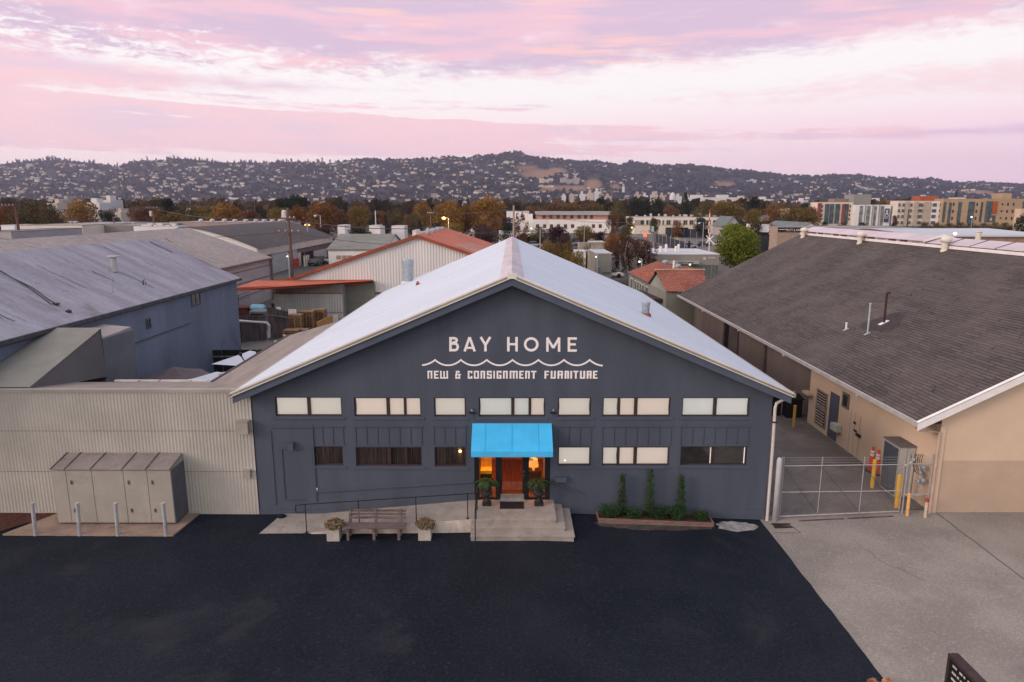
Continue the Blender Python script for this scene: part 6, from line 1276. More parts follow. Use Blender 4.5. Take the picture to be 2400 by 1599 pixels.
# --- cream two storey building with ribbon windows
cw2 = mat('cream_band', (.70, .60, .49), .8, .06, .1); LB2 = flat('cream_office_block', 'long cream two storey building with window bands right of centre', 'office building', 1487, 1692, 509, 290, 22, cw2, greyr)
m_ = MB(); x0, x1 = xd(1487, 290), xd(1692, 290); m_.box((x0, Yd(289.9)-.05, 3.7), (x1, Yd(289.9), 5.8)); m_.build('window_band', mat('grey_beige_band', (.33, .29, .27), .8, .1, .2), LB2)
for a, b in [(1501, 1519), (1546, 1555), (1562, 1570), (1602, 1610), (1616, 1624), (1657, 1664), (1672, 1689)]:
    xa, xb = xd(a, 290), xd(b, 290); winpart(LB2, (xa+xb)/2, Yd(289.85), 3.9, xb-xa, 1.75, wdark, mat('beige_mullion', (.45, .38, .32)))
for a in (1512, 1550, 1559, 1575, 1598, 1613, 1630, 1668): m_ = MB(); x = xd(a, 290); m_.box((x-.35, Yd(289.7), 3.7), (x+.35, Yd(289.8), 5.8)); m_.build('pilaster', cw2, LB2)
for a, b in [(1561, 1584), (1588, 1612)]:
    m_ = MB(); xa, xb = xd(a, 289), xd(b, 289); m_.box((xa, Yd(288), 1.9), (xb, Yd(289.7), 2.7)); aw = m_.build('shop_awning', blkm, LB2); m_ = MB(); m_.box((xa, Yd(287.9), 1.2), (xb, Yd(287.95), 1.9)); m_.build('lit_shopfront', glow('yellow_shopfront', (1., .6, .12), .9, (.6, .4, .1)), aw)
rr = random.Random(31)
for k in range(12):
    px = 1495+k*16+rr.uniform(-3, 3); x = xd(px, 298); z = zy(509, 290); h_ = rr.uniform(.6, 1.6); w_ = rr.uniform(.5, 1.6); m_ = MB(); m_.box((x-w_/2, Yd(298), z), (x+w_/2, Yd(299.5), z+h_)); tag(m_.build('rooftop_unit', vm if k % 3 else greyw), 'rooftop units on the long cream office building', 'roof unit', 'rooftop units on the cream building')
# --- white and salmon long building
SB = thing('two_tone_building', 'long building with white lower floor, salmon upper floor and grey roof', 'building', (xd(1335, 300), Yd(310), 0))
x0, x1 = xd(1249, 300), xd(1432, 300); za, zb1, zc1 = zy(515.5, 300), zy(504, 306), zy(496, 306)
m_ = MB(); m_.box((x0, Yd(300), 0), (x1, Yd(325), za)); m_.build('lower_wall', whitew, SB)
m_ = MB(); m_.box((xd(1258, 306), Yd(306), za), (x1-.5, Yd(324), zb1)); m_.build('upper_wall', mat('salmon_wall', (.48, .24, .17), .85, .12, .1), SB)
m_ = MB(); m_.box((xd(1257, 306), Yd(304.5), zb1), (xd(1430, 306), Yd(325), zc1)); m_.build('roof', mat('pale_grey_roof', (.34, .33, .34), .85, .15, .1, streak=(.3, 1, 1)), SB)
for px in (1260, 1276.5, 1292.5, 1309, 1325.5, 1342, 1391, 1407): winpart(SB, xd(px, 300), Yd(300), zy(534.5, 300), 1.4, zy(526, 300)-zy(534.5, 300), wbrown)
for px in (1275, 1291, 1308, 1323, 1340, 1357, 1372, 1386): winpart(SB, xd(px, 306), Yd(306), za+.4, 1.5, 1.6, wbrown if px % 2 else wdark)
# --- other nearer blocks in the middle
flat('white_block', 'plain white two storey block behind the tall pole beyond the ridge', 'building', 1187, 1240, 495, 310, 16, whitew, greyr, win=[(5.3, .8, [.75], .8)], wmm=wdark)
flat('white_block_wing', 'lower white wing right of the plain white block', 'building', 1238, 1248.5, 501, 306, 16, whitew, greyr)
flat('white_garage', 'low white garage with dark openings left of the purple tree', 'garage', 1209, 1254, 543, 215, 12, whitew, mat('mossy_roof', (.27, .27, .22), .9, .3, .3), win=[(.2, 2., [.35, .6], 4.)], wmm=blkm)
cross_gable('white_cottage', 'small white gabled house under the big orange trees', 'house', xd(1075, 260), xd(1113, 260), Yd(258), Yd(268), 3.6, 5.4, whitew, mat('grey_green_roof', (.19, .185, .17)))
# gable shaped front for the cottage
for (px0, px1, yt, D, nm, lb) in [(792, 809, 528, 200, 'white_shed', 'white shed right of the dark works roof'), (866, 888, 529, 205, 'white_shed', 'white shed left of the dark conifer'), (880, 892, 532, 190, 'white_kiosk', 'small white kiosk behind the white workshop'), (918, 948, 530, 215, 'white_bungalow', 'white bungalow among the purple trees'), (967, 976, 541, 160, 'white_chimney_block', 'white chimney block above the corrugated gable'), (1169, 1203, 543, 190, 'pale_shed', 'pale shed just left of the white roof peak')]:
    flat(nm, lb, 'building', px0, px1, yt, D, 7, whitew, whiter)
flat('grey_hut', 'grey hut with dark wall between purple trees left of centre', 'hut', 977, 992, 494, 300, 8, greyw, greyr); flat('tan_container', 'tan storage container beside the white box trailer', 'container', 1377, 1393, 590, 112, 5, mat('tan_container_paint', (.42, .31, .23), .8, .2, 1), greyr); 
TR = flat('white_box_trailer', 'white box trailer between the brown bushes and tan container', 'trailer', 1350, 1372.5, 590, 112, 4.5, whitew, whiter)
flat('tan_wall_block', 'tan stacked concrete wall behind the white trailer', 'wall', 1357, 1382, 570, 150, 3, mat('tan_block', (.30, .26, .21), .85, .2, .6), greyr); flat('tan_panel_shed', 'tan shed with pale roof line behind the birch tree', 'shed', 1384, 1418, 568, 150, 6, mat('tan_block', (.30, .26, .21)), mat('pale_stack', (.45, .42, .40)))
GH = flat('sage_cube_house', 'sage grey cube building with pale blue roof left of the birch', 'building', 1397, 1433, 594, 96, 9, sagew, mat('pale_blue_roof', (.42, .45, .47), .7, .1, .5))
winpart(GH, xd(1402, 96), Yd(96), .9, .35, 2.1, wdark, ww_)
for z_ in (1.9,): m_ = MB(); m_.box((xd(1412, 96), Yd(95.95), 2.1), (xd(1433, 96), Yd(95.99), 2.2)); m_.build('wall_pipe', blk, GH)
board_fence('plum_fence', 'plum grey board fence running below the white trailer', (xd(1352, 92), Yd(92)), (xd(1396, 92), Yd(92)), 1.7, 1.7, mat('plum_fence', (.085, .068, .085), .85, .2, 1))
sheet('red_paving', [(xd(1405, 84), Yd(84)), (xd(1480, 84), Yd(84)), (xd(1480, 92), Yd(92)), (xd(1405, 92), Yd(92))], .01, mat('red_paving', (.13, .035, .035), .9, .2, .5))
# --- right side shops, houses, sign building and long roofs
RS = flat('signed_timber_shop', 'low shop with black fascia reading TRUITT & WHITE above the shingle roof', 'shop', 1820, 1895, 532.5, 130, 4, mat('warm_tan_wall', (.33, .25, .19), .85), greyr)
x0, x1 = xd(1821, 129.9), xd(1894, 129.9); za, zb1 = zy(543, 129.9), zy(533.5, 129.9); m_ = MB(); m_.box((x0, Yd(129.75), za), (x1, Yd(129.98), zb1)); fs = m_.build('fascia', blkm, RS)
text_mesh('sign_text', 'TRUITT & WHITE', .64, mat('white_sign_letter', (.7, .66, .62)), fs, Matrix.Translation((xd(1838, 129.7), Yd(129.73), za+.08)) @ Matrix.Rotation(R(90), 4, 'X'), .01, sx=.68)
m_ = MB(); m_.box((x0+.1, Yd(129.7), za+.35), (xd(1837, 129.7), Yd(129.74), za+.44)); m_.build('sign_line', mat('white_sign_letter', (.7, .66, .62)), fs)
flat('long_grey_roof_building', 'long low grey roof running behind the roof monitor', 'building', 1895, 2130, 534, 128, 12, greyw, greyr)
cross_gable('rusty_metal_shed', 'long shed with pale metal roof and rusty wall at the right edge', 'shed', xd(2173, 92), xd(2480, 92), Yd(92), Yd(122), zy(551.5, 92), zy(535, 107), mat('rust_streaked_wall', (.34, .22, .15), .85, .15, .3, streak=(1.5, 1, .3), stain=((.14, .045, .03), .5, .8)), mat('pale_blue_metal_roof', (.44, .46, .50), .5, .12, .15, streak=(.3, 3, 1), spec=.4))
cross_gable('dark_triangle_roof_shed', 'dark grey shed roof left of the pale metal roof', 'shed', xd(2088, 104), xd(2172, 104), Yd(100), Yd(124), zy(551, 100), zy(535.5, 112), greyw, darkroof)
x, D = xd(2294, 90, 8), 90; m_ = MB(); m_.lathe((x, Yd(D), zy(563, D)), [(.33, 0), (.33, .95), (.4, 1.0), (.4, 1.1)], 10); tag(m_.build('pale_chimney', cream), 'cream chimney pipe beside the rusty wall at the right', 'chimney')
p = atD(2238, 551, 91); m_ = MB(); m_.lathe(p, [(.05, 0), (.2, .1), (.2, .25), (.05, .35)], 8); tag(m_.build('wall_lamp', glow('warm_wall_lamp', (1., .75, .4), 4., (1, .9, .7))), 'glowing lamp under the pale metal roof eave', 'lamp')
flat('white_townhouse', 'white low building right of the bright green tree', 'building', 1774, 1800, 527, 165, 8, whitew, whiter, win=[(4.3, 1., fw(4, .15, .85), 1.)], wmm=wdark); flat('dark_fence_lot', 'dark fenced enclosure right of the bright green tree', 'enclosure', 1782, 1822, 551, 140, 2, mat('navy_screen', (.03, .032, .045), .8, .2, 1), blkm)
gable('grey_gable_house', 'grey gabled house behind the bright green tree', 'house', xd(1697, 270), xd(1731, 270), Yd(268), Yd(285), 4.2, 7.6, greyw, mat('slate_shingle', (.13, .15, .16), .9, .15, .3))
flat('teal_shop', 'teal and white single storey shop row beyond the bright green tree', 'shop row', 1726, 1832, 506, 330, 15, mat('shop_beige', (.42, .37, .33), .8), greyr, win=[(2.2, 2.2, fw(6, .12, .95), 3.6)], wmm=wdark)
m_ = MB(); x0, x1 = xd(1755, 329), xd(1774, 329); m_.box((x0, Yd(329), zy(509, 329)), (x1, Yd(329.5), zy(503, 329))); tag(m_.build('teal_signboard', mat('teal_board', (.16, .42, .36), .7)), 'teal signboard on top of the shop row', 'signboard')
flat('peach_apartment', 'peach coloured block rising among the trees right of centre', 'building', 1816, 1846, 490, 420, 14, mat('peach_block', (.55, .36, .25), .85, .1, .1), greyr); flat('peach_tower', 'orange peach block just left of the red edged apartments', 'building', 1858, 1883, 489, 430, 12, mat('peach_block', (.55, .36, .25)), greyr)
gable('white_gable_shed', 'white gabled shed with dark roof below the apartments', 'shed', xd(1880, 190), xd(1913, 190), Yd(190), Yd(215), zy(531, 190), zy(521.5, 190), whitew, mat('slate_shingle', (.13, .15, .16)))
p0 = xd(1892, 300); m_ = MB(); m_.box((xd(1892, 300), Yd(300), zy(522, 300)), (xd(1911, 300), Yd(300.4), zy(512, 300))); m_.box((xd(1901, 300), Yd(300.45), 0), (xd(1903, 300), Yd(300.7), zy(520, 300))); tag(m_.build('billboard', mat('pale_blue_board', (.34, .38, .42), .6)), 'pale blue billboard left of the red edged apartments', 'billboard')
# --- apartments on the right horizon
apc = mat('apartment_cream', (.66, .55, .46), .85, .06, .1); apw = mat('apartment_white', (.72, .68, .66), .85, .06, .1); apt = mat('apartment_tan', (.40, .27, .165), .85, .08, .1); apg = mat('apartment_grey', (.25, .24, .225), .85, .06, .1)
tealg = mat('teal_dark_glazing', (.045, .07, .08), .3, .5, .4, spec=.6); redp = mat('brick_red_panel', (.22, .055, .04), .8, .1, .2); orp = mat('orange_red_panel', (.36, .085, .03), .8, .1, .2); wfr = mat('white_window_frame', (.6, .57, .54), .7)
def bay(t_, a, b, y0, y1, D, mm, nm='bay', out=.6):
    m_ = MB(); m_.box((xd(a, D, 8), Yd(D)-out, max(0, zy(y1, D))), (xd(b, D, 8), Yd(D)-.01, zy(y0, D))); return m_.build(nm, mm, t_)
A = flat('red_edged_apartments', 'cream apartment block with teal glass bays and a brick red edge', 'apartment block', 1922, 1998, 474, 420, 18, apc, greyr)
bay(A, 1915, 1921, 476, 520, 421, redp, 'red_edge', 2)
for a, b, mm in ((1932.5, 1942, tealg), (1944.5, 1953, tealg), (1957, 1967, tealg), (1972.5, 1979, redp), (1980, 1987.5, tealg)): bay(A, a, b, 478, 524, 420, mm, 'red_panel' if mm is redp else 'glazing')
for px in (1926, 1991.5): [winpart(A, xd(px, 420, 8), Yd(420), zy(y, 420), .8, 1.5, wdark) for y in (487, 497, 507, 517)]
A2 = flat('rooftop_penthouse', 'brown penthouse on the roof of the red edged apartments', 'penthouse', 1952, 1990, 466, 428, 8, mat('brown_penthouse', (.25, .17, .13), .85), greyr)
B = flat('grey_stair_tower', 'tall windowless grey stair tower between the apartment blocks', 'tower', 1998, 2039, 456, 422, 12, apg, greyr)
C = flat('white_apartments', 'white apartment block with grey window strips and a navy A banner', 'apartment block', 2003, 2104, 480, 417, 9, apw, greyr)
for a, b in ((2014, 2022), (2031, 2039), (2048, 2054), (2064, 2071), (2087, 2090.5)): bay(C, a, b, 483, 531, 417, mat('grey_glazing', (.17, .18, .175), .3, .5, .5, spec=.5), 'glazing', .15)
for a in (2027, 2044.5, 2060): bay(C, a-.9, a+.6, 481, 532, 417, apg, 'pilaster', .5)
for y in (486, 498): m_ = MB(); m_.lathe((xd(2099, 417, 8), Yd(416.9), zy(y, 417)-.5), [(.1, 0), (.55, .5), (.1, 1.)], 10); m_.build('round_window', wdark, C)
bn = bay(C, 2073.5, 2084.5, 489, 521, 416, mat('navy_banner', (.035, .055, .11), .7), 'banner', .1)
text_mesh('banner_letter', 'A', 5.2, mat('white_sign_letter', (.7, .66, .62)), bn, Matrix.Translation((xd(2074.3, 415.5, 8), Yd(415.6), zy(507, 416))) @ Matrix.Rotation(R(90), 4, 'X'), .02, sx=.72)
m_ = MB(); 
for y in (493.5, 509, 512): m_.box((xd(2074.5, 415.5, 8), Yd(415.65), zy(y, 416)), (xd(2083.5, 415.5, 8), Yd(415.75), zy(y-1, 416)))
m_.build('banner_line', mat('white_sign_letter', (.7, .66, .62)), bn)
E = flat('cream_apartments', 'cream apartment block with four rows of paired white windows', 'apartment block', 2103, 2215, 471, 414, 9, apc, greyr)
for a, b, mm in ((2119, 2129, mat('apartment_beige', (.42, .33, .265), .85)), (2141, 2150, mat('apartment_beige', (.42, .33, .265))), (2163, 2180, mat('apartment_beige', (.42, .33, .265))), (2181, 2208, apw)): bay(E, a, b, 473, 530, 414, mm, 'bay', .5)
for px in (2107, 2117, 2135, 2155, 2160, 2187, 2192, 2204):
    for y in (484.5, 498, 511.5, 526): winpart(E, xd(px, 413, 8), Yd(413.3), zy(y, 413), 1.2, 1.9, wdark, wfr)
K = flat('tan_apartments', 'long tan apartment block with dark glass strips and orange panel at right edge', 'apartment block', 2208, 2440, 466, 411, 9, apt, greyr)
for a, b, y0, y1, mm in ((2209.5, 2215, 474, 521, tealg), (2222, 2228, 475, 524, tealg), (2244, 2251.5, 474, 522, tealg), (2268, 2282, 473, 523, tealg), (2297, 2301, 474, 520, wdark), (2309, 2323, 472, 521, tealg), (2324, 2336, 472, 502, orp), (2325, 2334, 505, 520, tealg), (2394, 2417, 472, 520, tealg)): bay(K, a, b, y0, y1, 411, mm, 'orange_panel' if mm is orp else 'glazing', .25)
for px in (2233, 2288, 2360, 2373, 2414):
    for y in (483, 499.5, 516): winpart(K, xd(px, 411, 8), Yd(411), zy(y, 411), 1.1, 1.9, wdark)
for y in (478.5, 495, 511): m_ = MB(); m_.lathe((xd(2346.5, 411, 8), Yd(410.9), zy(y, 411)-.6), [(.1, 0), (.62, .6), (.1, 1.2)], 10); m_.build('round_window', wdark, K)
text_mesh('banner_letter', 'A', 3.0, mat('white_sign_letter', (.7, .66, .62)), K, Matrix.Translation((xd(2322, 410, 8), Yd(410.2), zy(518, 410))) @ Matrix.Rotation(R(90), 4, 'X'), .02, sx=.8)
for (a, b, y, D, mm, nm, lb) in [(2345, 2367, 453, 420, apt, 'tan_penthouse', 'tan penthouse box on the right end of the tan apartments'), (2153, 2196, 460, 424, orp, 'orange_penthouse', 'orange red penthouse above the cream apartments'), (2094, 2118, 470, 426, redp, 'red_penthouse', 'dark red penthouse between white and cream apartments'), (2241, 2260, 463, 418, apc, 'cream_penthouse', 'small cream penthouse on the tan apartments')]: flat(nm, lb, 'penthouse', a, b, y, D, 9, mm, greyr)
flat('corner_house', 'pale house at the far right edge before the tan apartments', 'house', 2389, 2440, 489, 250, 3, mat('pale_peach_wall', (.58, .42, .3), .85), mat('grey_hip_roof', (.3, .28, .27)))
# ================================================================ TREES
au = leafmat('autumn_leaf', (.21, .092, .026), (.35, .165, .045), (.16, .10, .035), .9)
rust_l = leafmat('rusty_leaf', (0.174, 0.084, 0.051), (0.290, 0.138, 0.072), (0.160, 0.102, 0.051), .9)
dkg = leafmat('dark_evergreen_leaf', (0.020, 0.030, 0.022), (0.041, 0.055, 0.033), (0.069, 0.062, 0.035), .9)
olv = leafmat('olive_autumn_leaf', (0.065, 0.065, 0.029), (0.145, 0.109, 0.041), (0.232, 0.131, 0.043), .9)
brt = leafmat('bright_green_leaf', (.075, .095, .012), (.225, .24, .030), (.30, .30, .045), .7)
pur = leafmat('purple_leaf', (0.058, 0.029, 0.034), (0.111, 0.058, 0.055), (0.078, 0.065, 0.052), .9)
brch = leafmat('birch_leaf', (0.074, 0.030, 0.024), (0.115, 0.061, 0.034), (0.068, 0.068, 0.041), .5)
yel_l = leafmat('yellow_brown_leaf', (0.168, 0.105, 0.031), (0.266, 0.175, 0.042), (0.126, 0.126, 0.042), .8)
bark = mat('tree_bark', (.10, .075, .065), .95, .3, 5, bump=.6, bs=20); pbark = mat('pale_birch_bark', (.40, .33, .30), .85, .25, 4, stain=((.08, .06, .05), 4, .8))
def limbs(mb, rng, base_r, h0, spread, n):
    mb.tube([(0, 0, -.02), (.01, 0, h0*.6), (0, .01, h0*1.6)], [base_r, base_r*.75, base_r*.5], 7)
    for i in range(n):
        a = i*2*pi/n+rng.uniform(-.3, .3); mb.tube([(0, 0, h0*rng.uniform(.7, 1.3)), (cos(a)*spread*.5, sin(a)*spread*.5, h0+.22), (cos(a)*spread*.9, sin(a)*spread*.9, h0+rng.uniform(.32, .5))], [base_r*.5, base_r*.3, base_r*.1], 5)
def proto(kind, seed, n=1700, ls=.055):
    """unit tree: height 1, crown about 1 across; returns (crown builder, trunk builder)"""
    rng = random.Random(seed); c = MB(); t = MB()
    if kind == 'round':
        for i in range(20):
            a = rng.uniform(0, 2*pi); r_ = rng.uniform(.05, .33); z = rng.uniform(.20, .86); k = sqrt(max(.12, 1-((z-.52)/.48)**2)); leaves(c, rng, cos(a)*r_*k, sin(a)*r_*k, z, .17, .17, .13, n//20, ls)
        leaves(c, rng, 0, 0, .52, .40, .40, .38, n//3, ls); limbs(t, rng, .03, .16, .3, 6)
    elif kind == 'cone':
        for i in range(22):
            u = i/22; r_ = .44*(1-u)**.8+.03; z = .08+.92*u
            for k in range(int(3+6*(1-u))): a = rng.uniform(0, 2*pi); leaves(c, rng, cos(a)*r_*.55, sin(a)*r_*.55, z, r_*.5, r_*.5, .035, max(4, n//130), ls)
        t.tube([(0, 0, 0), (0, 0, .95)], [.022, .004], 6)
    elif kind == 'oval':
        for i in range(20):
            a = rng.uniform(0, 2*pi); z = rng.uniform(.18, .88); k = sqrt(max(.03, 1-((z-.5)/.5)**2)); r_ = rng.uniform(.05, .33)*k; leaves(c, rng, cos(a)*r_, sin(a)*r_, z, .16*k+.05, .16*k+.05, .13, n//20, ls)
        leaves(c, rng, 0, 0, .52, .30, .30, .42, n//4, ls); limbs(t, rng, .03, .15, .2, 5)
    elif kind == 'spread':
        for i in range(16):
            a = rng.uniform(0, 2*pi); r_ = rng.uniform(.1, .42); z = .62+.28*rng.random()*(1-r_); leaves(c, rng, cos(a)*r_, sin(a)*r_, z, .17, .17, .075, n//16, ls)
        leaves(c, rng, 0, 0, .6, .3, .3, .2, n//4, ls); limbs(t, rng, .04, .3, .4, 7)
    elif kind == 'bare':
        limbs(t, rng, .02, .2, .2, 9)
        for i in range(26): a = rng.uniform(0, 2*pi); r_ = rng.uniform(.05, .3); z = rng.uniform(.25, .95); leaves(c, rng, cos(a)*r_, sin(a)*r_, z, .08, .08, .10, n//40, ls*.8)
    elif kind == 'weep':
        for i in range(60):
            a = rng.uniform(0, 2*pi); r_ = rng.uniform(.12, .46); zt = rng.uniform(.6, .97)-r_*.35; L = rng.uniform(.18, .5)
            for q in range(9): leaves(c, rng, cos(a)*r_+rng.uniform(-.012, .012), sin(a)*r_, zt-L*q/9, .035, .035, .035, n//600+1, ls)
        leaves(c, rng, 0, 0, .72, .34, .34, .2, n//3, ls)
        for k in range(5):
            a = k*1.3; t.tube([(.06*cos(a), .06*sin(a), 0), (.1*cos(a), .1*sin(a), .3), (.17*cos(a), .17*sin(a), .6), (.22*cos(a+.4), .22*sin(a+.4), .85)], [.017, .014, .010, .004], 6)
    return c, t
PR = {}
def tree(kind, m_leaf, px, ytop, D, wpx, lb, gp=None, seed=1, dense=None, name='tree', z0=0., bk=None, hh=None):
    z1 = zy(ytop, D) if hh is None else hh; Wm = wpx/FP*D*cos(TH); x = xd(px, D, z1/2); H_ = z1-z0
    key = (kind, m_leaf.name, seed, dense)
    if key not in PR:
        n, ls = dense or (1700, .06); c, t = proto(kind, seed*7+len(kind), n, ls); e = thing(name, lb, 'tree', (x, Yd(D), z0), gp); e.location = (0, 0, 0)
        c.build('crown', m_leaf, e, fix=False); t.build('trunk', bk or bark, e); e.location = (x, Yd(D), z0); PR[key] = e
    else:
        e0 = PR[key]; e = e0.copy(); COL.objects.link(e)
        for ch in [q for q in TK[e0.name]]: c2 = ch.copy(); c2.parent = e; COL.objects.link(c2)
        e.location = (x, Yd(D), z0)
    TK[e.name] = [q for q in bpy.data.objects if q.parent == e] if key in PR and PR[key] is e else []
    e.name = name; TK[e.name] = TK.get(e.name) or [q for q in bpy.data.objects if q.parent == e]
    Wm *= 1.14; e.scale = (Wm, Wm, H_); e.rotation_euler = (0, 0, (px*1.7) % 6.28); tag(e, lb, 'tree', gp); return e
TK = {}
rng = random.Random(77)
# prominent trees
tree('round', brt, 1727, 513, 112, 118, 'bright green dense round tree behind the shingle roof', seed=3, dense=(14000, .034), name='round_green_tree')
tree('oval', olv, 1764, 511, 165, 44, 'olive tree just right of and behind the bright green tree', seed=2, name='olive_tree')
tree('weep', brch, 1482, 546, 100, 124, 'dark red brown weeping birch with white trunks right of centre', seed=4, dense=(9000, .024), name='weeping_birch', bk=pbark)
tree('bare', rust_l, 1436, 494, 175, 52, 'tall thin rusty tree with bare branches beside the salmon building', seed=5, dense=(6000, .035), name='bare_autumn_tree')
for px, yt, D, w_, lb in [(1284, 552, 92, 62, 'leftmost brown yellow bushy tree along the right slope of the white roof'), (1318, 557, 88, 66, 'middle brown yellow bushy tree along the right slope of the white roof'), (1352, 578, 84, 52, 'rightmost brown yellow bushy tree along the right slope of the white roof')]:
    tree('round', yel_l, px, yt, D, w_, lb, 'brown yellow trees beside the white roof', seed=6, dense=(6500, .034), name='yellow_brown_tree', bk=pbark)
tree('round', pur, 1304, 527, 190, 72, 'dark purple round tree in front of the white and salmon building', seed=7, dense=(3500, .045), name='purple_tree')
tree('round', yel_l, 1370, 521, 188, 58, 'olive yellow round tree in front of the white and salmon building', seed=8, dense=(3500, .045), name='olive_round_tree')
tree('round', pur, 1404, 540, 184, 34, 'small plum tree right of the olive yellow round tree', seed=7, dense=(3500, .045), name='plum_tree')
tree('bare', rust_l, 1225, 500, 150, 52, 'bare pinkish tree in front of the white block', seed=9, name='bare_tree'); tree('round', dkg, 1226, 545, 170, 44, 'dark shrub tree at the foot of the white garage', seed=10, name='dark_shrub')
tree('round', au, 1052, 460, 228, 84, 'large orange tree behind the red roof, left of the pair', 'large orange trees', seed=11, dense=(5000, .04), name='orange_tree'); tree('round', au, 1142, 455, 232, 92, 'large orange tree with pointed top, right of the pair', 'large orange trees', seed=12, dense=(5500, .04), name='orange_tree')
tree('round', au, 1085, 474, 236, 55, 'smaller orange tree joining the two large orange trees', 'large orange trees', seed=11, dense=(5000, .04), name='orange_tree')
tree('round', yel_l, 1062, 514, 200, 52, 'yellow green tree lit by the orange street lamp', seed=8, dense=(3500, .045), name='lit_yellow_tree')
tree('spread', dkg, 683, 446, 320, 68, 'dark flat topped cypress standing above the rusty trees left of centre', seed=13, dense=(4500, .04), name='dark_cypress')
tree('cone', dkg, 1605, 450, 330, 42, 'tall dark cone shaped tree right of centre', seed=14, dense=(5000, .04), name='dark_cone_tree')
tree('round', dkg, 1764, 456, 300, 46, 'dark round tree standing above the others right of centre', seed=10, name='dark_round_tree')
tree('oval', dkg, 1408, 454, 380, 26, 'dark upright tree above the salmon building', seed=15, name='dark_tree'); tree('cone', dkg, 1328, 456, 400, 20, 'small dark conifer left of the dark upright tree', seed=14, dense=(5000, .04), name='dark_conifer')
tree('cone', dkg, 2238, 446, 450, 15, 'lone pointed conifer rising above the tan apartments', seed=16, name='lone_conifer')
tree('round', dkg, 394, 459, 262, 42, 'dark rounded evergreen among the rusty trees at left', seed=10, name='dark_evergreen'); 
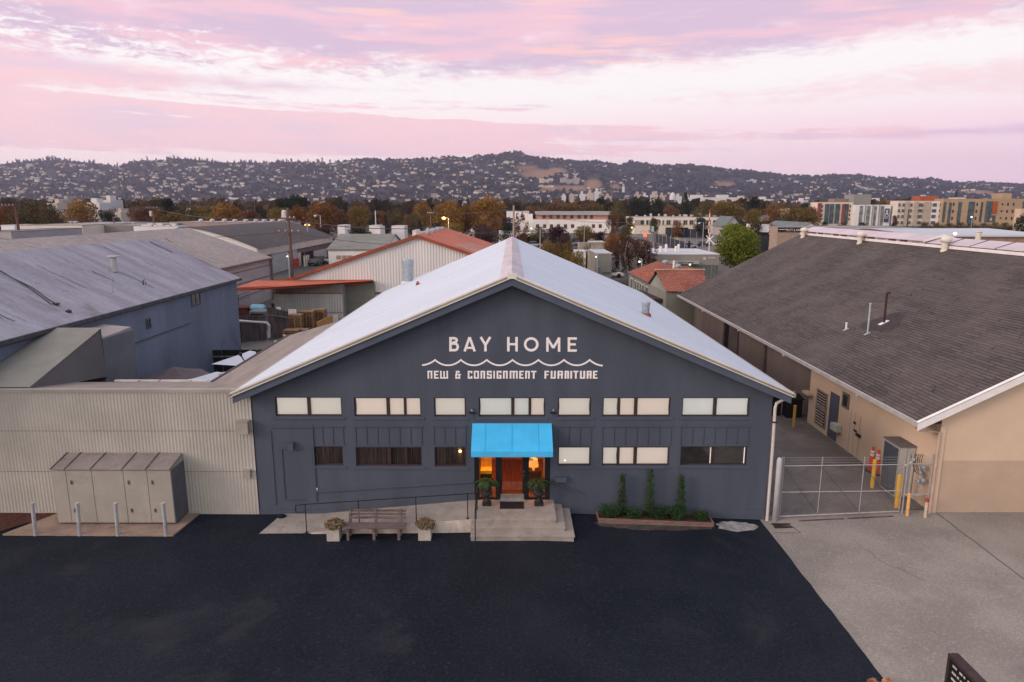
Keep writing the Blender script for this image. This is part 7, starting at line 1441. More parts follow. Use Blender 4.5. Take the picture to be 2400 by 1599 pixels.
for (k, m__, px, yt, D, w_, lb, sd) in [
    ('round', olv, 66, 458, 232, 92, 'large olive brown tree right of the brown utility pole', 21), ('round', au, 14, 476, 240, 56, 'rusty tree at the left edge behind the utility pole', 22), ('round', olv, 120, 471, 226, 62, 'olive brown tree between two larger trees at left', 21),
    ('round', au, 190, 460, 226, 78, 'rusty pointed tree in front of the pale blocks at left', 22), ('round', dkg, 255, 490, 215, 62, 'dark tree below the white blocks at left', 10), ('round', rust_l, 333, 477, 245, 66, 'pinkish rusty tree left of the dark evergreen', 23),
    ('round', yel_l, 402, 489, 212, 54, 'yellow orange tree below the dark evergreen', 24), ('round', olv, 452, 475, 236, 60, 'dark olive tree right of the dark evergreen', 21), ('round', au, 526, 470, 232, 78, 'large rusty tree above the row of cupola vents', 22),
    ('round', rust_l, 590, 486, 250, 60, 'reddish tree above the right cupola vents', 23), ('round', yel_l, 652, 478, 240, 62, 'golden tree below the flat topped cypress', 24), ('round', au, 755, 467, 238, 84, 'large golden orange tree right of the flat topped cypress', 22),
    ('round', rust_l, 800, 485, 245, 44, 'reddish tree right of the large golden orange tree', 23), ('round', yel_l, 842, 474, 258, 56, 'golden green tree left of the purple tree', 24), ('round', pur, 758, 527, 160, 58, 'dark plum hedge tree behind the works roof', 7),
    ('round', dkg, 845, 532, 165, 80, 'wide dark green hedge above the white workshop', 10), ('round', pur, 965, 480, 300, 32, 'small dark maroon tree left of the orange pair', 7), ('bare', rust_l, 900, 494, 240, 58, 'bare pinkish tree left of the dark conifer', 9), ('bare', rust_l, 950, 500, 225, 60, 'bare pinkish tree right of the dark conifer', 9),
    ('cone', dkg, 905, 502, 200, 34, 'dark conifer above the white workshop roof', 14), ('cone', dkg, 984, 514, 190, 28, 'dark conifer left of the pole with the transformer', 14), ('round', dkg, 1025, 519, 195, 24, 'small black green tree under the orange lamp', 10),
    ('round', pur, 1133, 522, 175, 90, 'wide plum brown tree just left of the white roof peak', 7), ('bare', rust_l, 1150, 505, 180, 80, 'bare tangled tree above the plum brown tree', 9), ('oval', olv, 1475, 505, 262, 30, 'dark pointed tree at the left end of the cream office building', 15),
    ('oval', olv, 1533, 508, 255, 32, 'olive pointed tree in front of the cream office building', 15), ('oval', rust_l, 1587, 513, 255, 32, 'rusty young tree in front of the cream office building', 17), ('oval', dkg, 1643, 506, 250, 42, 'dark bushy tree left of the crossing signal', 15),
    ('oval', olv, 1847, 501, 225, 42, 'olive tree above the signed shop', 15), ('oval', rust_l, 1809, 519, 158, 26, 'rusty round tree beside the signed shop', 17), ('oval', pur, 2096, 503, 350, 15, 'narrow plum tree in front of the white apartments', 18), ('round', rust_l, 1900, 479, 300, 38, 'reddish tree left of the red edged apartments', 23),
    ('round', yel_l, 1700, 462, 310, 86, 'wide yellow olive tree behind the gabled house', 24), ('round', olv, 1650, 466, 300, 66, 'olive tree right of the dark cone shaped tree', 21), ('round', yel_l, 1765, 482, 270, 44, 'yellow olive tree in front of the dark round tree', 24), ('round', au, 1810, 476, 300, 56, 'golden brown tree behind the peach block', 22),
    ('round', olv, 1860, 478, 290, 48, 'olive tree behind the peach tower', 21), ('round', dkg, 1885, 470, 330, 40, 'dark tree behind the peach tower', 10), ('round', yel_l, 1345, 468, 345, 70, 'yellow olive tree above the salmon building, left part', 24), ('round', yel_l, 1392, 470, 350, 58, 'yellow olive tree above the salmon building, right part', 24),
    ('round', olv, 1447, 466, 330, 52, 'first dark olive tree of the row above the cream office building', 21), ('round', dkg, 1492, 461, 330, 60, 'second dark tree of the row above the cream office building', 10), ('round', dkg, 1540, 459, 335, 52, 'third dark tree of the row above the cream office building', 10), ('round', rust_l, 1572, 476, 320, 44, 'rusty tree between the dark row and the cone shaped tree', 23),
    ('round', dkg, 1932, 518, 330, 22, 'dark shrub at the foot of the red edged apartments', 10), ('round', dkg, 2020, 520, 330, 20, 'dark shrub at the foot of the white apartments', 10), ('round', olv, 1975, 520, 320, 32, 'olive shrub at the foot of the red edged apartments', 21), ('round', dkg, 2398, 496, 200, 46, 'dark tree at the right edge before the pale house', 10),
    ('round', rust_l, 1300, 470, 340, 60, 'rusty tree behind the white block', 23), ('round', dkg, 1205, 470, 330, 40, 'dark tree right of the large orange pair', 10), ('round', rust_l, 1250, 478, 330, 60, 'reddish tree left of the salmon building roof', 23), ('bare', rust_l, 1375, 574, 118, 30, 'bare bush by the tan concrete wall', 9)]:
    tree(k, m__, px, yt, D, w_, lb, 'trees across the neighbourhood', seed=sd, dense=(2600, .05) if D > 140 else (4000, .04))
for px, yt, D, w_, m__, k, sd, lb in [(1262, 528, 200, 46, olv, 'round', 21, 'olive tree left of the purple tree at the white garage'), (1435, 545, 150, 52, au, 'round', 22, 'rusty tree between the plum tree and the weeping birch'), (1462, 528, 190, 44, olv, 'round', 21, 'olive tree behind the weeping birch'), (1190, 520, 170, 40, dkg, 'round', 10, 'dark tree hiding behind the white roof peak'), (1325, 545, 165, 50, pur, 'round', 7, 'second purple tree behind the brown yellow trees'), (1508, 560, 130, 40, rust_l, 'bare', 9, 'thin rusty tree right of the weeping birch'), (700, 478, 260, 60, au, 'round', 22, 'rusty tree right of the flat topped cypress foot'), (990, 470, 290, 60, au, 'round', 22, 'rusty tree left of the large orange pair'), (930, 482, 270, 56, olv, 'round', 21, 'olive tree behind the bare pinkish trees')]:
    tree(k, m__, px, yt, D, w_, lb, 'trees across the neighbourhood', seed=sd, dense=(2600, .05) if D > 140 else (4000, .04))
for i in range(9): tree('round', olv, 2168+i*27, 519+(i % 3), 300, 34, 'shrubs in the hedge below the tan apartments', 'hedge below the tan apartments', seed=21, dense=(2600, .05), name='hedge_shrub')
# rows of ordinary street trees filling the middle distance
fill = [('round', au, 22), ('round', rust_l, 23), ('round', olv, 21), ('round', yel_l, 24), ('bare', rust_l, 9), ('round', dkg, 10), ('round', pur, 7), ('cone', dkg, 14)]
rg = random.Random(5); cnt = 0
for i in range(185):
    D = 260+640*rg.random()**1.3; px = rg.uniform(-30, 2430)
    if px > 1900 and D < 460: continue
    if 1235 < px < 1700 and D < 350: continue
    k, m__, sd = fill[min(7, int(rg.random()*8))]; H_ = rg.uniform(7, 13)
    if D > 600: H_ = rg.uniform(8, 15)
    tree(k, m__, px, 0, D, rg.uniform(9, 15)/D*FP, 'autumn coloured trees crowding the middle distance', 'middle distance trees', seed=sd, dense=(2600, .05), name='street_tree', hh=H_)
# ================================================================ DISTANT TOWN
tw = [mat('town_white', (.60, .56, .55), .85, .08, .05), mat('town_cream', (.50, .42, .35), .85, .08, .05), mat('town_grey', (.34, .32, .32), .85, .08, .05), mat('town_pink', (.46, .33, .29), .85, .08, .05)]
def tbox(m__, seed):
    r2 = random.Random(seed); m_ = MB(); m_.box((-.5, -.5, 0), (.5, .5, 1)); m_.box((-.3, -.2, 1), (.1, .3, 1.18)); return m_.build('distant_building', m__, origin=(0, 0, 0))
tb0 = [tbox(m__, i) for i, m__ in enumerate(tw)]; used = [False]*4; rg = random.Random(9)
def town(px, ytop, D, wpx, k=0, zb=0., lb='pale buildings scattered among the distant trees below the hills', gp='distant town buildings', nm=None):
    o = tb0[k] if not used[k] else tb0[k].copy()
    if used[k]: COL.objects.link(o)
    used[k] = True; z1 = zy(ytop, D); o.location = (xd(px, D, z1), Yd(D), zb); o.scale = (max(3, wpx/FP*D), rg.uniform(10, 20), max(3., z1-zb)); o.rotation_euler = (0, 0, 0); tag(o, lb, 'building', gp); return o
for i in range(150):
    D = rg.uniform(420, 2300); px = rg.uniform(0, 2400); H_ = rg.uniform(5, 9.5)*(1+.5*(D > 1200)); o = town(px, 484-(H_-11.3)/D*FP, D, rg.uniform(8, 22)/D*FP, rg.choice([0, 0, 1, 2, 3]))
for px, yt, D, w_, k in [(145, 476, 420, 22, 1), (165, 470, 430, 20, 2), (230, 475, 400, 34, 0), (262, 469, 440, 22, 0), (290, 497, 330, 20, 1), (1365, 455, 2300, 12, 0), (1384, 452, 2350, 14, 1), (1400, 449, 2350, 14, 0), (1340, 459, 2200, 10, 3), (1322, 460, 2200, 10, 0), (1495, 456, 2300, 16, 3), (1512, 458, 2300, 12, 0), (1533, 456, 2350, 16, 1), (1552, 458, 2350, 12, 3), (1425, 460, 1700, 14, 3), (1590, 460, 2100, 14, 0), (1612, 462, 2100, 10, 1), (1640, 463, 1500, 70, 0), (1700, 463, 1500, 60, 0), (1790, 467, 1300, 40, 0), (1838, 472, 1000, 18, 0), (1880, 470, 1200, 22, 0), (1740, 465, 1400, 34, 1), (2056, 470, 1100, 30, 0)]: town(px, yt, D, w_, k)
# landmarks on and below the hills
LM = []
def landmark(px, ytop, ybase, D, wpx, nm, lb, cat_, m__, shape='box'):
    x = xd(px, D, 50); z0, z1 = zy(ybase, D)-3, zy(ytop, D); w_ = wpx/FP*D; t_ = thing(nm, lb, cat_, (x, Yd(D), z0)); m_ = MB()
    if shape == 'tower':
        h_ = z1-z0; m_.box((x-w_/2, Yd(D), z0), (x+w_/2, Yd(D)+w_, z0+h_*.70)); m_.build('shaft', m__, t_); m_ = MB(); m_.box((x-w_*.42, Yd(D)+w_*.08, z0+h_*.70), (x+w_*.42, Yd(D)+w_*.92, z0+h_*.8)); m_.build('belfry', wdark, t_); m_ = MB(); m_.tube([(x, Yd(D)+w_/2, z0+h_*.8), (x, Yd(D)+w_/2, z1)], [w_*.62, w_*.04], 4); m_.build('spire', m__, t_)
    elif shape == 'spire': h_ = z1-z0; m_.box((x-w_/2, Yd(D), z0), (x+w_/2, Yd(D)+w_, z0+h_*.5)); m_.build('tower', m__, t_); m_ = MB(); m_.tube([(x, Yd(D)+w_/2, z0+h_*.5), (x, Yd(D)+w_/2, z1)], [w_*.5, .02], 6); m_.build('spire', m__, t_)
    elif shape == 'crane':
        for k in (-1, 1):
            m_.tube([(x+k*1.2, Yd(D), z0), (x+k*1.2, Yd(D), z1)], .5, 4)
        for q in range(10): zz = z0+(z1-z0)*q/10; m_.tube([(x-1.2, Yd(D), zz), (x+1.2, Yd(D), zz+(z1-z0)/10)], .35, 4)
        m_.build('mast', m__, t_); m_ = MB(); m_.tube([(x-18, Yd(D), z1-4), (x+w_*2, Yd(D), z1+2)], .8, 4); m_.build('jib', m__, t_)
    elif shape == 'dome': m_.lathe((x, Yd(D), z0), [(w_/2, 0), (w_/2, (z1-z0)*.45), (w_*.42, (z1-z0)*.7), (w_*.2, (z1-z0)*.93), (.1, z1-z0)], 16); m_.build('dome', m__, t_)
    else:
        for k in range(3): a = -.5+k/3; m_ = MB(); m_.box((x+w_*a, Yd(D)+k*4, z0), (x+w_*(a+.333), Yd(D)+30, z1-(k % 2)*(z1-z0)*.22)); m_.build('wing', m__, t_)
    return t_
# ================================================================ HILLS
SKY = [(-400, 392), (0, 385), (60, 376), (130, 373), (200, 379), (270, 388), (320, 377), (350, 374), (410, 371), (470, 374), (540, 379), (620, 380), (700, 377), (780, 380), (845, 370), (900, 372), (960, 374), (1040, 365), (1100, 369), (1150, 361), (1185, 360), (1210, 353), (1228, 358), (1250, 367), (1300, 371), (1360, 377), (1400, 374), (1450, 386), (1475, 379), (1510, 381), (1545, 387), (1600, 383), (1650, 387), (1700, 395), (1760, 398), (1800, 404), (1850, 408), (1900, 412), (1960, 407), (2010, 409), (2060, 415), (2120, 418), (2180, 418), (2240, 425), (2300, 426), (2400, 430), (2800, 440)]
def skyy(px):
    for (a, p), (b, q) in zip(SKY, SKY[1:]):
        if a <= px <= b: return p+(q-p)*(px-a)/(b-a)
    return 400.
D0H, D1H = 2700., 5600.
def hillz(px, D):
    """terrain height on the azimuth that meets pixel column px, at distance D"""
    zt = zy(skyy(px)+5.5, D1H)
    t = (D-D0H)/(D1H-D0H); s_ = max(0, min(1, t)); prof = .42*s_+.58*s_*s_*(3-2*s_)
    n = mnoise.noise(Vector((px*.006, D*.0011, 0)))*.55+mnoise.noise(Vector((px*.017, D*.003, 5)))*.3+mnoise.noise(Vector((px*.05, D*.008, 9)))*.12
    return max(-2, zt*prof*(1+.30*n*(1-s_)*2*min(1, s_*3)) - (max(0, D-D1H)*.35)) + 0
hm = bpy.data.materials.new('hill_slopes'); hm.use_nodes = True; nt = hm.node_tree; nt.nodes.clear(); q = G(nt)
out = q.n('ShaderNodeOutputMaterial'); pb = q.n('ShaderNodeBsdfPrincipled'); nt.links.new(pb.outputs[0], out.inputs[0]); tcc = q.n('ShaderNodeTexCoord')
n1 = q.noise(tcc.outputs['Object'], .006, 6, .6); n2 = q.noise(tcc.outputs['Object'], .03, 4, .7)
c = q.mix(q.ramp(n1, .35, .65), (.018, .019, .019), (.034, .032, .028)); c = q.mix(q.m('MULTIPLY', q.ramp(n2, .55, .75), .5), c, (.07, .055, .042))
at = q.n('ShaderNodeAttribute'); at.attribute_name = 'dry_grass'; c = q.mix(q.m('MULTIPLY', at.outputs['Fac'], .95), c, q.mix(n1, (.22, .12, .065), (.30, .18, .10)))
nt.links.new(c, pb.inputs[0]); pb.inputs['Roughness'].default_value = 1; pb.inputs['Specular IOR Level'].default_value = .05
m_ = MB(); PXS = list(range(-300, 2701, 8)); DS = [D0H+(D1H-D0H)*i/44 for i in range(45)]+[5800, 6200, 6900]; dry = []
GR = [(1262, 408, 42, 12), (1235, 393, 24, 5), (1305, 400, 22, 7), (1390, 432, 22, 12), (1340, 441, 40, 7), (1700, 432, 24, 7), (1290, 441, 30, 6), (2290, 452, 40, 6), (1440, 438, 14, 6)]
def grass_at(px, py):
    v = 0
    for gx_, gy, rx_, ry_ in GR: d = ((px-gx_)/rx_)**2+((py-gy)/ry_)**2; v = max(v, 1.35-d+.35*mnoise.noise(Vector((px*.06, py*.15, 2))))
    return max(0, min(1, v))
def ypx(z, D): return 799.5+FP*tan(atan((CAMZ-z)/D)-TH)
for D in DS:
    for px in PXS: z = hillz(px, D); m_.v.append((xd(px, D, z), Yd(D), z)); dry.append(grass_at(px, ypx(z, D)) if D < 5500 else 0)
NXH = len(PXS)
for j in range(len(DS)-1):
    for i in range(NXH-1): k = j*NXH+i; m_.f.append([k, k+1, k+NXH+1, k+NXH]); m_.mi.append(0)
ho = m_.build('hills', hm, origin=(0, 0, 0), fix=False, smooth=True); tag(ho, kind='structure')
atr = ho.data.attributes.new('dry_grass', 'FLOAT', 'POINT'); atr.data.foreach_set('value', dry)
# woods on the hills: one mass
hl = leafmat('hill_tree_foliage', (.010, .012, .014), (.024, .026, .027), (.052, .044, .036), .004)
def blob(mb, rng, p, r_, h_, k=9, conic=.5):
    for i in range(k):
        a = i*2*pi/k+rng.uniform(-.4, .4); z = rng.uniform(.15, 1.); rr_ = r_*(1-conic*z)*rng.uniform(.75, 1.15); c_ = Vector((cos(a)*rr_*.55, sin(a)*rr_*.55, h_*z*.8))
        u = Vector((-sin(a), cos(a), 0))*rr_*.75; v_ = Vector((cos(a)*.3, sin(a)*.3, 1)).normalized()*h_*.36
        mb.quad(p+c_-u-v_*.6, p+c_+u*.9-v_*.7, p+c_+u*.5+v_, p+c_-u*.6+v_*.8)
m_ = MB(); rg = random.Random(41); n = 0
while n < 11500:
    px = rg.uniform(-120, 2520); D = D0H+(D1H-D0H)*(rg.random()**.8)*1.005; z = hillz(px, D); yy = ypx(z, D)
    if grass_at(px, yy) > .35: continue
    cl = mnoise.noise(Vector((px*.02, D*.004, 3)))
    if cl < -.25 and D < 4900: continue
    r_ = rg.uniform(9, 17); h_ = rg.uniform(10, 19)
    if D > 5350: h_ *= rg.choice([.7, 1, 1.3, 2.1 if px < 800 else 1.4])*(1+.9*max(0, mnoise.noise(Vector((px*.03, 1, 1))))); r_ *= .75 if px < 800 else 1.3
    blob(m_, rg, Vector((xd(px, D, z), Yd(D), z-2)), r_, h_, 8, .5 if px < 900 else .3); n += 1
tag(m_.build('hill_woodland', hl, origin=(0, 0, 0), fix=False), 'dark woods covering the hills along the horizon', 'woodland', kind='stuff')
m_ = MB(); n = 0
fl = leafmat('distant_tree_foliage', (0.047, 0.041, 0.032), (0.135, 0.084, 0.046), (0.061, 0.062, 0.038), .006)
while n < 8200:
    D = 430+(2900-430)*(rg.random()**1.1); px = rg.uniform(-100, 2500)
    if mnoise.noise(Vector((px*.012, D*.003, 8))) < -.42: continue
    blob(m_, rg, Vector((xd(px, D, 0), Yd(D), -1)), rg.uniform(5, 10), rg.uniform(8, 17), 10, .3); n += 1
tag(m_.build('distant_tree_belt', fl, origin=(0, 0, 0), fix=False), 'mass of far street trees between town and hills', 'woodland', kind='stuff')
# houses on the hills: the largest 300 apart, the rest as one mass
def house_mb(mb, p, w_, d, h_, ang_, k):
    ca, sa = cos(ang_), sin(ang_)
    def T(x, y, z): return (p.x+x*ca-y*sa, p.y+x*sa+y*ca, p.z+z)
    mb.cur = k
    v = [T(-w_/2, -d/2, -4), T(w_/2, -d/2, -4), T(w_/2, d/2, -4), T(-w_/2, d/2, -4), T(-w_/2, -d/2, h_), T(w_/2, -d/2, h_), T(w_/2, d/2, h_), T(-w_/2, d/2, h_)]
    mb.add(v, [[0, 1, 5, 4], [1, 2, 6, 5], [2, 3, 7, 6], [3, 0, 4, 7]]); mb.cur = 4
    r1, r2 = T(-w_/2, 0, h_*1.5), T(w_/2, 0, h_*1.5); mb.add([v[4], v[5], v[6], v[7], r1, r2], [[0, 1, 5, 4], [2, 3, 4, 5], [1, 2, 5], [3, 0, 4]])
hw_ = [mat('hill_house_cream', (.55, .45, .35), .85, .1, .05), mat('hill_house_white', (.60, .54, .48), .85, .08, .05), mat('hill_house_peach', (.50, .34, .24), .85, .1, .05), mat('hill_house_grey', (.33, .30, .29), .85, .1, .05), mat('hill_house_roof', (.19, .145, .13), .9, .3, .05)]
hproto = []
for k in range(4): mb = MB(); house_mb(mb, Vector((0, 0, 0)), 1., .7, .55, 0, k); o = mb.build('hillside_house', hw_, origin=(0, 0, 0)); hproto.append([o, False])
def hdens(px, yy):
    d = .25
    if px < 1000: d = .95
    elif px < 1230: d = .5 if yy < 420 else .9
    elif px < 1420: d = .18 if yy < 410 else .6
    elif px < 1850: d = .05 if yy < 420 else .22
    else: d = .45 if yy > 412 else .3
    if 1000 > px > 100 and mnoise.noise(Vector((px*.012, yy*.05, 1))) < -.12: d *= .2
    return d*max(0., .42+1.7*mnoise.noise(Vector((px*.035, yy*.22, 6))))
cand = []
while len(cand) < 2300:
    px = rg.uniform(-20, 2420); D = D0H-350+(D1H-D0H+330)*(rg.random()**.9); z = hillz(px, D) if D > D0H else 0; yy = ypx(z, D)
    if rg.random() > hdens(px, yy) or grass_at(px, yy) > .5: continue
    cand.append((px, D, z, rg.uniform(9, 25), rg.uniform(3.2, 6.2)))
cand.sort(key=lambda c: -c[3]/c[1]); MBH = MB()
for i, (px, D, z, w_, h_) in enumerate(cand):
    k = rg.choice([0, 0, 1, 1, 2, 3]); p = Vector((xd(px, D, z), Yd(D), z+3)); a = rg.uniform(-.35, .35)
    if i < 298:
        o, us = hproto[k]
        if us: o = o.copy(); COL.objects.link(o)
        hproto[k][1] = True; o.location = p; o.scale = (w_, w_, h_*1.5); o.rotation_euler = (0, 0, a); tag(o, 'pale houses scattered over the dark wooded hills', 'house', 'houses on the hills')
    else: house_mb(MBH, p, w_, w_*.6, h_, a, k)
tag(MBH.build('hillside_houses', hw_, origin=(0, 0, 0), fix=False), 'hundreds of tiny pale houses dotted over the hills', 'houses', kind='stuff')
def Dhit(px, py):
    D = 2500.
    while D < 5600 and ypx(hillz(px, D) if D > D0H else 0, D) > py: D += 15
    return D
def lmk(px, yt, yb, w_, nm, lb, cat_, m__, shape='box', D=None):
    D = D or Dhit(px, yb)-25; return landmark(px, yt, yb, D, w_, nm, lb, cat_, m__, shape)
tower_m = mat('pale_stone_tower', (.62, .58, .54), .8, .05, .05)
lmk(1461, 431, 449, 5, 'bell_tower', 'slender pale bell tower with pointed top below the hills', 'tower', tower_m, 'tower', 2600)
lmk(1268, 461, 487, 3, 'church_spire', 'thin white church spire rising among the trees right of centre', 'spire', tower_m, 'spire', 900)
lmk(1435, 428, 462, 6, 'tower_crane', 'rust brown tower crane left of the bell tower', 'crane', mat('rust_crane', (.25, .12, .08), .7), 'crane', 1900)
lmk(1408, 443, 462, 4, 'tower_crane', 'small pale tower crane beside the cream campus blocks', 'crane', tower_m, 'crane', 2200)
lmk(1244, 421, 427, 7, 'observatory_dome', 'small round white dome below the dry grass slope', 'dome', hw_[1], 'dome')
lmk(1577, 451, 466, 14, 'domed_hall', 'white domed hall among the distant white buildings', 'dome', tower_m, 'dome', 2000)
for px, yt, yb, w_, nm, lb, m__ in [(1195, 377, 384, 24, 'hilltop_hall', 'long white hall high on the hill left of the summit', hw_[1]), (1224, 381, 385, 15, 'hilltop_hall', 'tan hall high on the hill below the summit', hw_[0]), (1280, 418, 428, 32, 'campus_block', 'cream campus block under the dry grass slope', hw_[0]), (1335, 417, 431, 44, 'campus_block', 'grey white laboratory block right of the dry grass slope', hw_[3]), (1326, 407, 416, 10, 'campus_block', 'small white tower block above the laboratory', hw_[1]), (1348, 406, 411, 16, 'campus_block', 'low pale rotunda above the laboratory', hw_[1]),
                                     (1280, 434, 439, 34, 'campus_block', 'long low cream block below the campus blocks', hw_[0]), (1175, 416, 420, 18, 'campus_block', 'long low cream block in the woods left of the white dome', hw_[0]), (1250, 449, 455, 30, 'campus_block', 'cream terraces at the foot of the hill left of the spire', hw_[0])]:
    lmk(px, yt, yb, w_, nm, lb, 'building', m__)
# ================================================================ POLES, WIRES, LAMPS, CARS
woodp = mat('utility_pole_wood', (.13, .085, .07), .9, .25, 2, streak=(3, 3, .3)); redwood = mat('reddish_pole_wood', (.14, .055, .045), .9, .2, 2); ins = mat('pale_insulator', (.6, .56, .55), .6)
def pole(px, yt, yb, D, r_, lb, arms=(), m__=None, trans=None, nm='utility_pole', zb=0.):
    x = xd(px, D, 5); z1 = zy(yt, D); t_ = thing(nm, lb, 'pole', (x, Yd(D), zb)); m_ = MB(); m_.tube([(x, Yd(D), zb), (x, Yd(D), z1)], [r_*1.15, r_*.8], 8); m_.build('pole', m__ or woodp, t_)
    for (ya_, L, off) in arms:
        z = zy(ya_, D); m_ = MB(); m_.box((x-L/2+off, Yd(D)-r_-.12, z-.09), (x+L/2+off, Yd(D)-r_, z+.09)); m_.build('crossarm', woodp if m__ is None else m__, t_)
        m_ = MB(); n = 4
        for k in range(n): xx = x-L/2+off+L*(k+.5)/n; m_.lathe((xx, Yd(D)-r_-.06, z+.09), [(.05, 0), (.07, .1), (.02, .2)], 6)
        m_.build('insulators', ins, t_)
    if trans: z = zy(trans, D); m_ = MB(); m_.lathe((x-.5, Yd(D), z-.6), [(.3, 0), (.33, .1), (.33, 1.1), (.2, 1.25)], 10); m_.build('transformer', mat('pale_transformer', (.5, .48, .47), .6), t_)
    return t_
pole(47, 478, 548, 128, .26, 'leaning reddish brown utility pole at the left edge', [(482, 2.6, -1.2)], redwood)
pole(682, 487, 646, 86, .21, 'grey brown utility pole with transformer left of the red roof', [(544, 3.2, 0), (512, 2., 0)], trans=505)
pole(363, 484, 530, 170, .16, 'thin utility pole above the white low roof', [(487, 3.2, 0)], trans=501); pole(600, 474, 515, 260, .2, 'thin pale pole above the cupola vents', []); pole(270, 508, 530, 175, .3, 'short brown pole at the taupe roof edge')
pole(1011, 495, 545, 125, .15, 'paired pole with transformer left of the orange lamp', [(501, 1.3, 0)], trans=541); pole(1204, 481, 560, 105, .17, 'tall pale pole standing directly behind the white roof peak', [], mat('pale_pole_wood', (.33, .25, .21), .9, .2, 2))
pole(881, 494, 510, 230, .2, 'thin pale post among the trees left of centre', [], ins); pole(1266, 536, 566, 130, .1, 'thin grey post left of the purple tree', [], greyw); pole(1369, 525, 590, 120, .06, 'thin grey post in front of the olive yellow tree', [], greyw)
pole(1868, 497, 530, 240, .14, 'thin pole above the signed shop', [], woodp); pole(2127, 490, 532, 300, .2, 'dark pole in front of the cream apartments', [], blk); pole(1412, 647, 600, 84, .05, 'thin post by the sage cube building', [], greyw, zb=0.)
def lamp(px, yt, D, lb, col=None, s_=8., r_=.35, arm=1.2, base=0.):
    x = xd(px, D, 5); z = zy(yt, D); t_ = thing('street_lamp', lb, 'street lamp', (x, Yd(D), base)); m_ = MB(); m_.tube([(x+arm, Yd(D), base), (x+arm, Yd(D), z+.2), (x, Yd(D), z+.3)], .09, 6); m_.build('pole', galv, t_)
    m_ = MB(); m_.lathe((x, Yd(D), z-.2), [(r_*.3, 0), (r_, r_*.5), (r_, r_), (r_*.3, r_*1.4)], 10); m_.build('lamp_head', glow('lamp_%s' % (lb.split()[0]+lb.split()[1]), col, s_, (1, .8, .5)) if col else ins, t_); return t_
lamp(1040.6, 513, 175, 'glowing orange street lamp in the yellow tree', (1., .42, .04), 1.7, .5)
L = bpy.data.lights.new('street_glow', 'POINT'); L.energy = 1500; L.color = (1., .5, .12); L.shadow_soft_size = .5; lo = bpy.data.objects.new('street_glow', L); COL.objects.link(lo); lo.location = (xd(1040.6, 174), Yd(173.2), zy(513, 174)); lo['kind'] = 'structure'
lamp(1481, 534, 215, 'yellow glowing street lamp left of the cream office building', (1., .55, .08), 1.6, .32); lamp(1245, 535, 205, 'small warm street lamp on the white garage corner', (1., .65, .35), 3., .2)
lamp(717, 527, 150, 'amber glowing lamp above the works roof, left of two', (1., .5, .08), 1.8, .2, .4); lamp(726, 527, 150, 'amber glowing lamp above the works roof, right of two', (1., .5, .08), 1.8, .2, -.4); lamp(741, 507, 165, 'unlit twin headed street lamp above the works roof'); lamp(582, 496, 250, 'pale glowing lamp above the cupola vents', (1., .8, .6), 3., .22); lamp(1913.5, 514, 300, 'red orange traffic light beside the red edged apartments', (1., .12, .03), 2., .34, 1.)
lamp(1638, 524, 190, 'curved grey street lamp in front of the dark bushy tree'); lamp(2275, 509, 260, 'white globe lamp in front of the tan apartments', (1., .95, .9), 2., .3, .3); lamp(1502, 543, 180, 'arched grey lamp arm left of the red sign'); lamp(1397, 600, 95, 'small bright lamp on the corner of the sage cube building', (1., .85, .7), 3., .1, .2); lamp(1499, 612, 88, 'white lamp head below the birch', (.9, .95, 1.), 1.5, .16, .3); lamp(672, 599.5, 110, 'white lamp on the works building wall', (1., .9, .8), 2.5, .12, .2)
m_ = MB(); x0, x1 = xd(1508, 200), xd(1517, 200); m_.box((x0, Yd(200), zy(556, 200)), (x1, Yd(200.3), zy(543.5, 200))); m_.box(((x0+x1)/2-.08, Yd(200.31), 0), ((x0+x1)/2+.08, Yd(200.5), zy(550, 200))); sg = m_.build('lit_sign', greyw); tag(sg, 'glowing red orange sign panel left of the fenced lot', 'sign'); m_ = MB(); m_.box((x0+.12, Yd(199.9), zy(555, 200)), (x1-.12, Yd(199.95), zy(544.5, 200))); m_.build('lit_face', glow('red_sign_glow', (1., .13, .03), 1.5, (.7, .1, .05)), sg)
m_ = MB(); m_.tube([(xd(1533, 190), Yd(190), 0), (xd(1533, 190), Yd(190), zy(541, 190))], .1, 6); pf = m_.build('banner_pole', greyw); tag(pf, 'pole with teal and white banner above the fenced lot', 'banner pole'); m_ = MB(); m_.box((xd(1526, 190), Yd(189.9), zy(543, 190)), (xd(1532, 190), Yd(189.95), zy(530.5, 190))); m_.build('banner', mat('teal_banner', (.3, .5, .47), .7, .2, .5), pf)
# rail crossing signal
CSG = thing('crossing_signal', 'red and white striped crossing gate arm with white cross sign', 'crossing signal', (xd(1661, 170), Yd(170), 0)); wred = mat('signal_red', (.55, .06, .03), .6); x = xd(1660.5, 170)
for k in range(8): m_ = MB(); m_.box((x-.12, Yd(170), 3.0+k*.95), (x+.12, Yd(170.1), 3.0+(k+1)*.95-.01)); m_.build('arm_stripe', wred if k % 2 else whitew, CSG)
m_ = MB(); m_.tube([(x+.3, Yd(170), 0), (x+.3, Yd(170), 5)], .12, 6); m_.build('post', whitew, CSG); m_ = MB(); zc_ = zy(561, 170)
for s_ in (-1, 1): m_.prism([(x+.3-.9*s_-.12, Yd(169.8)-.02*s_, zc_-.9), (x+.3-.9*s_+.12, Yd(169.8)-.02*s_, zc_-.9), (x+.3+.9*s_+.12, Yd(169.8)-.02*s_, zc_+.9), (x+.3+.9*s_-.12, Yd(169.8)-.02*s_, zc_+.9)], (0, .02, 0))
m_.build('cross_sign', glow('cross_white_glow', (1, 1, 1), .15, (.8, .78, .76)), CSG)  # faint emission put into the white of the unlit cross sign
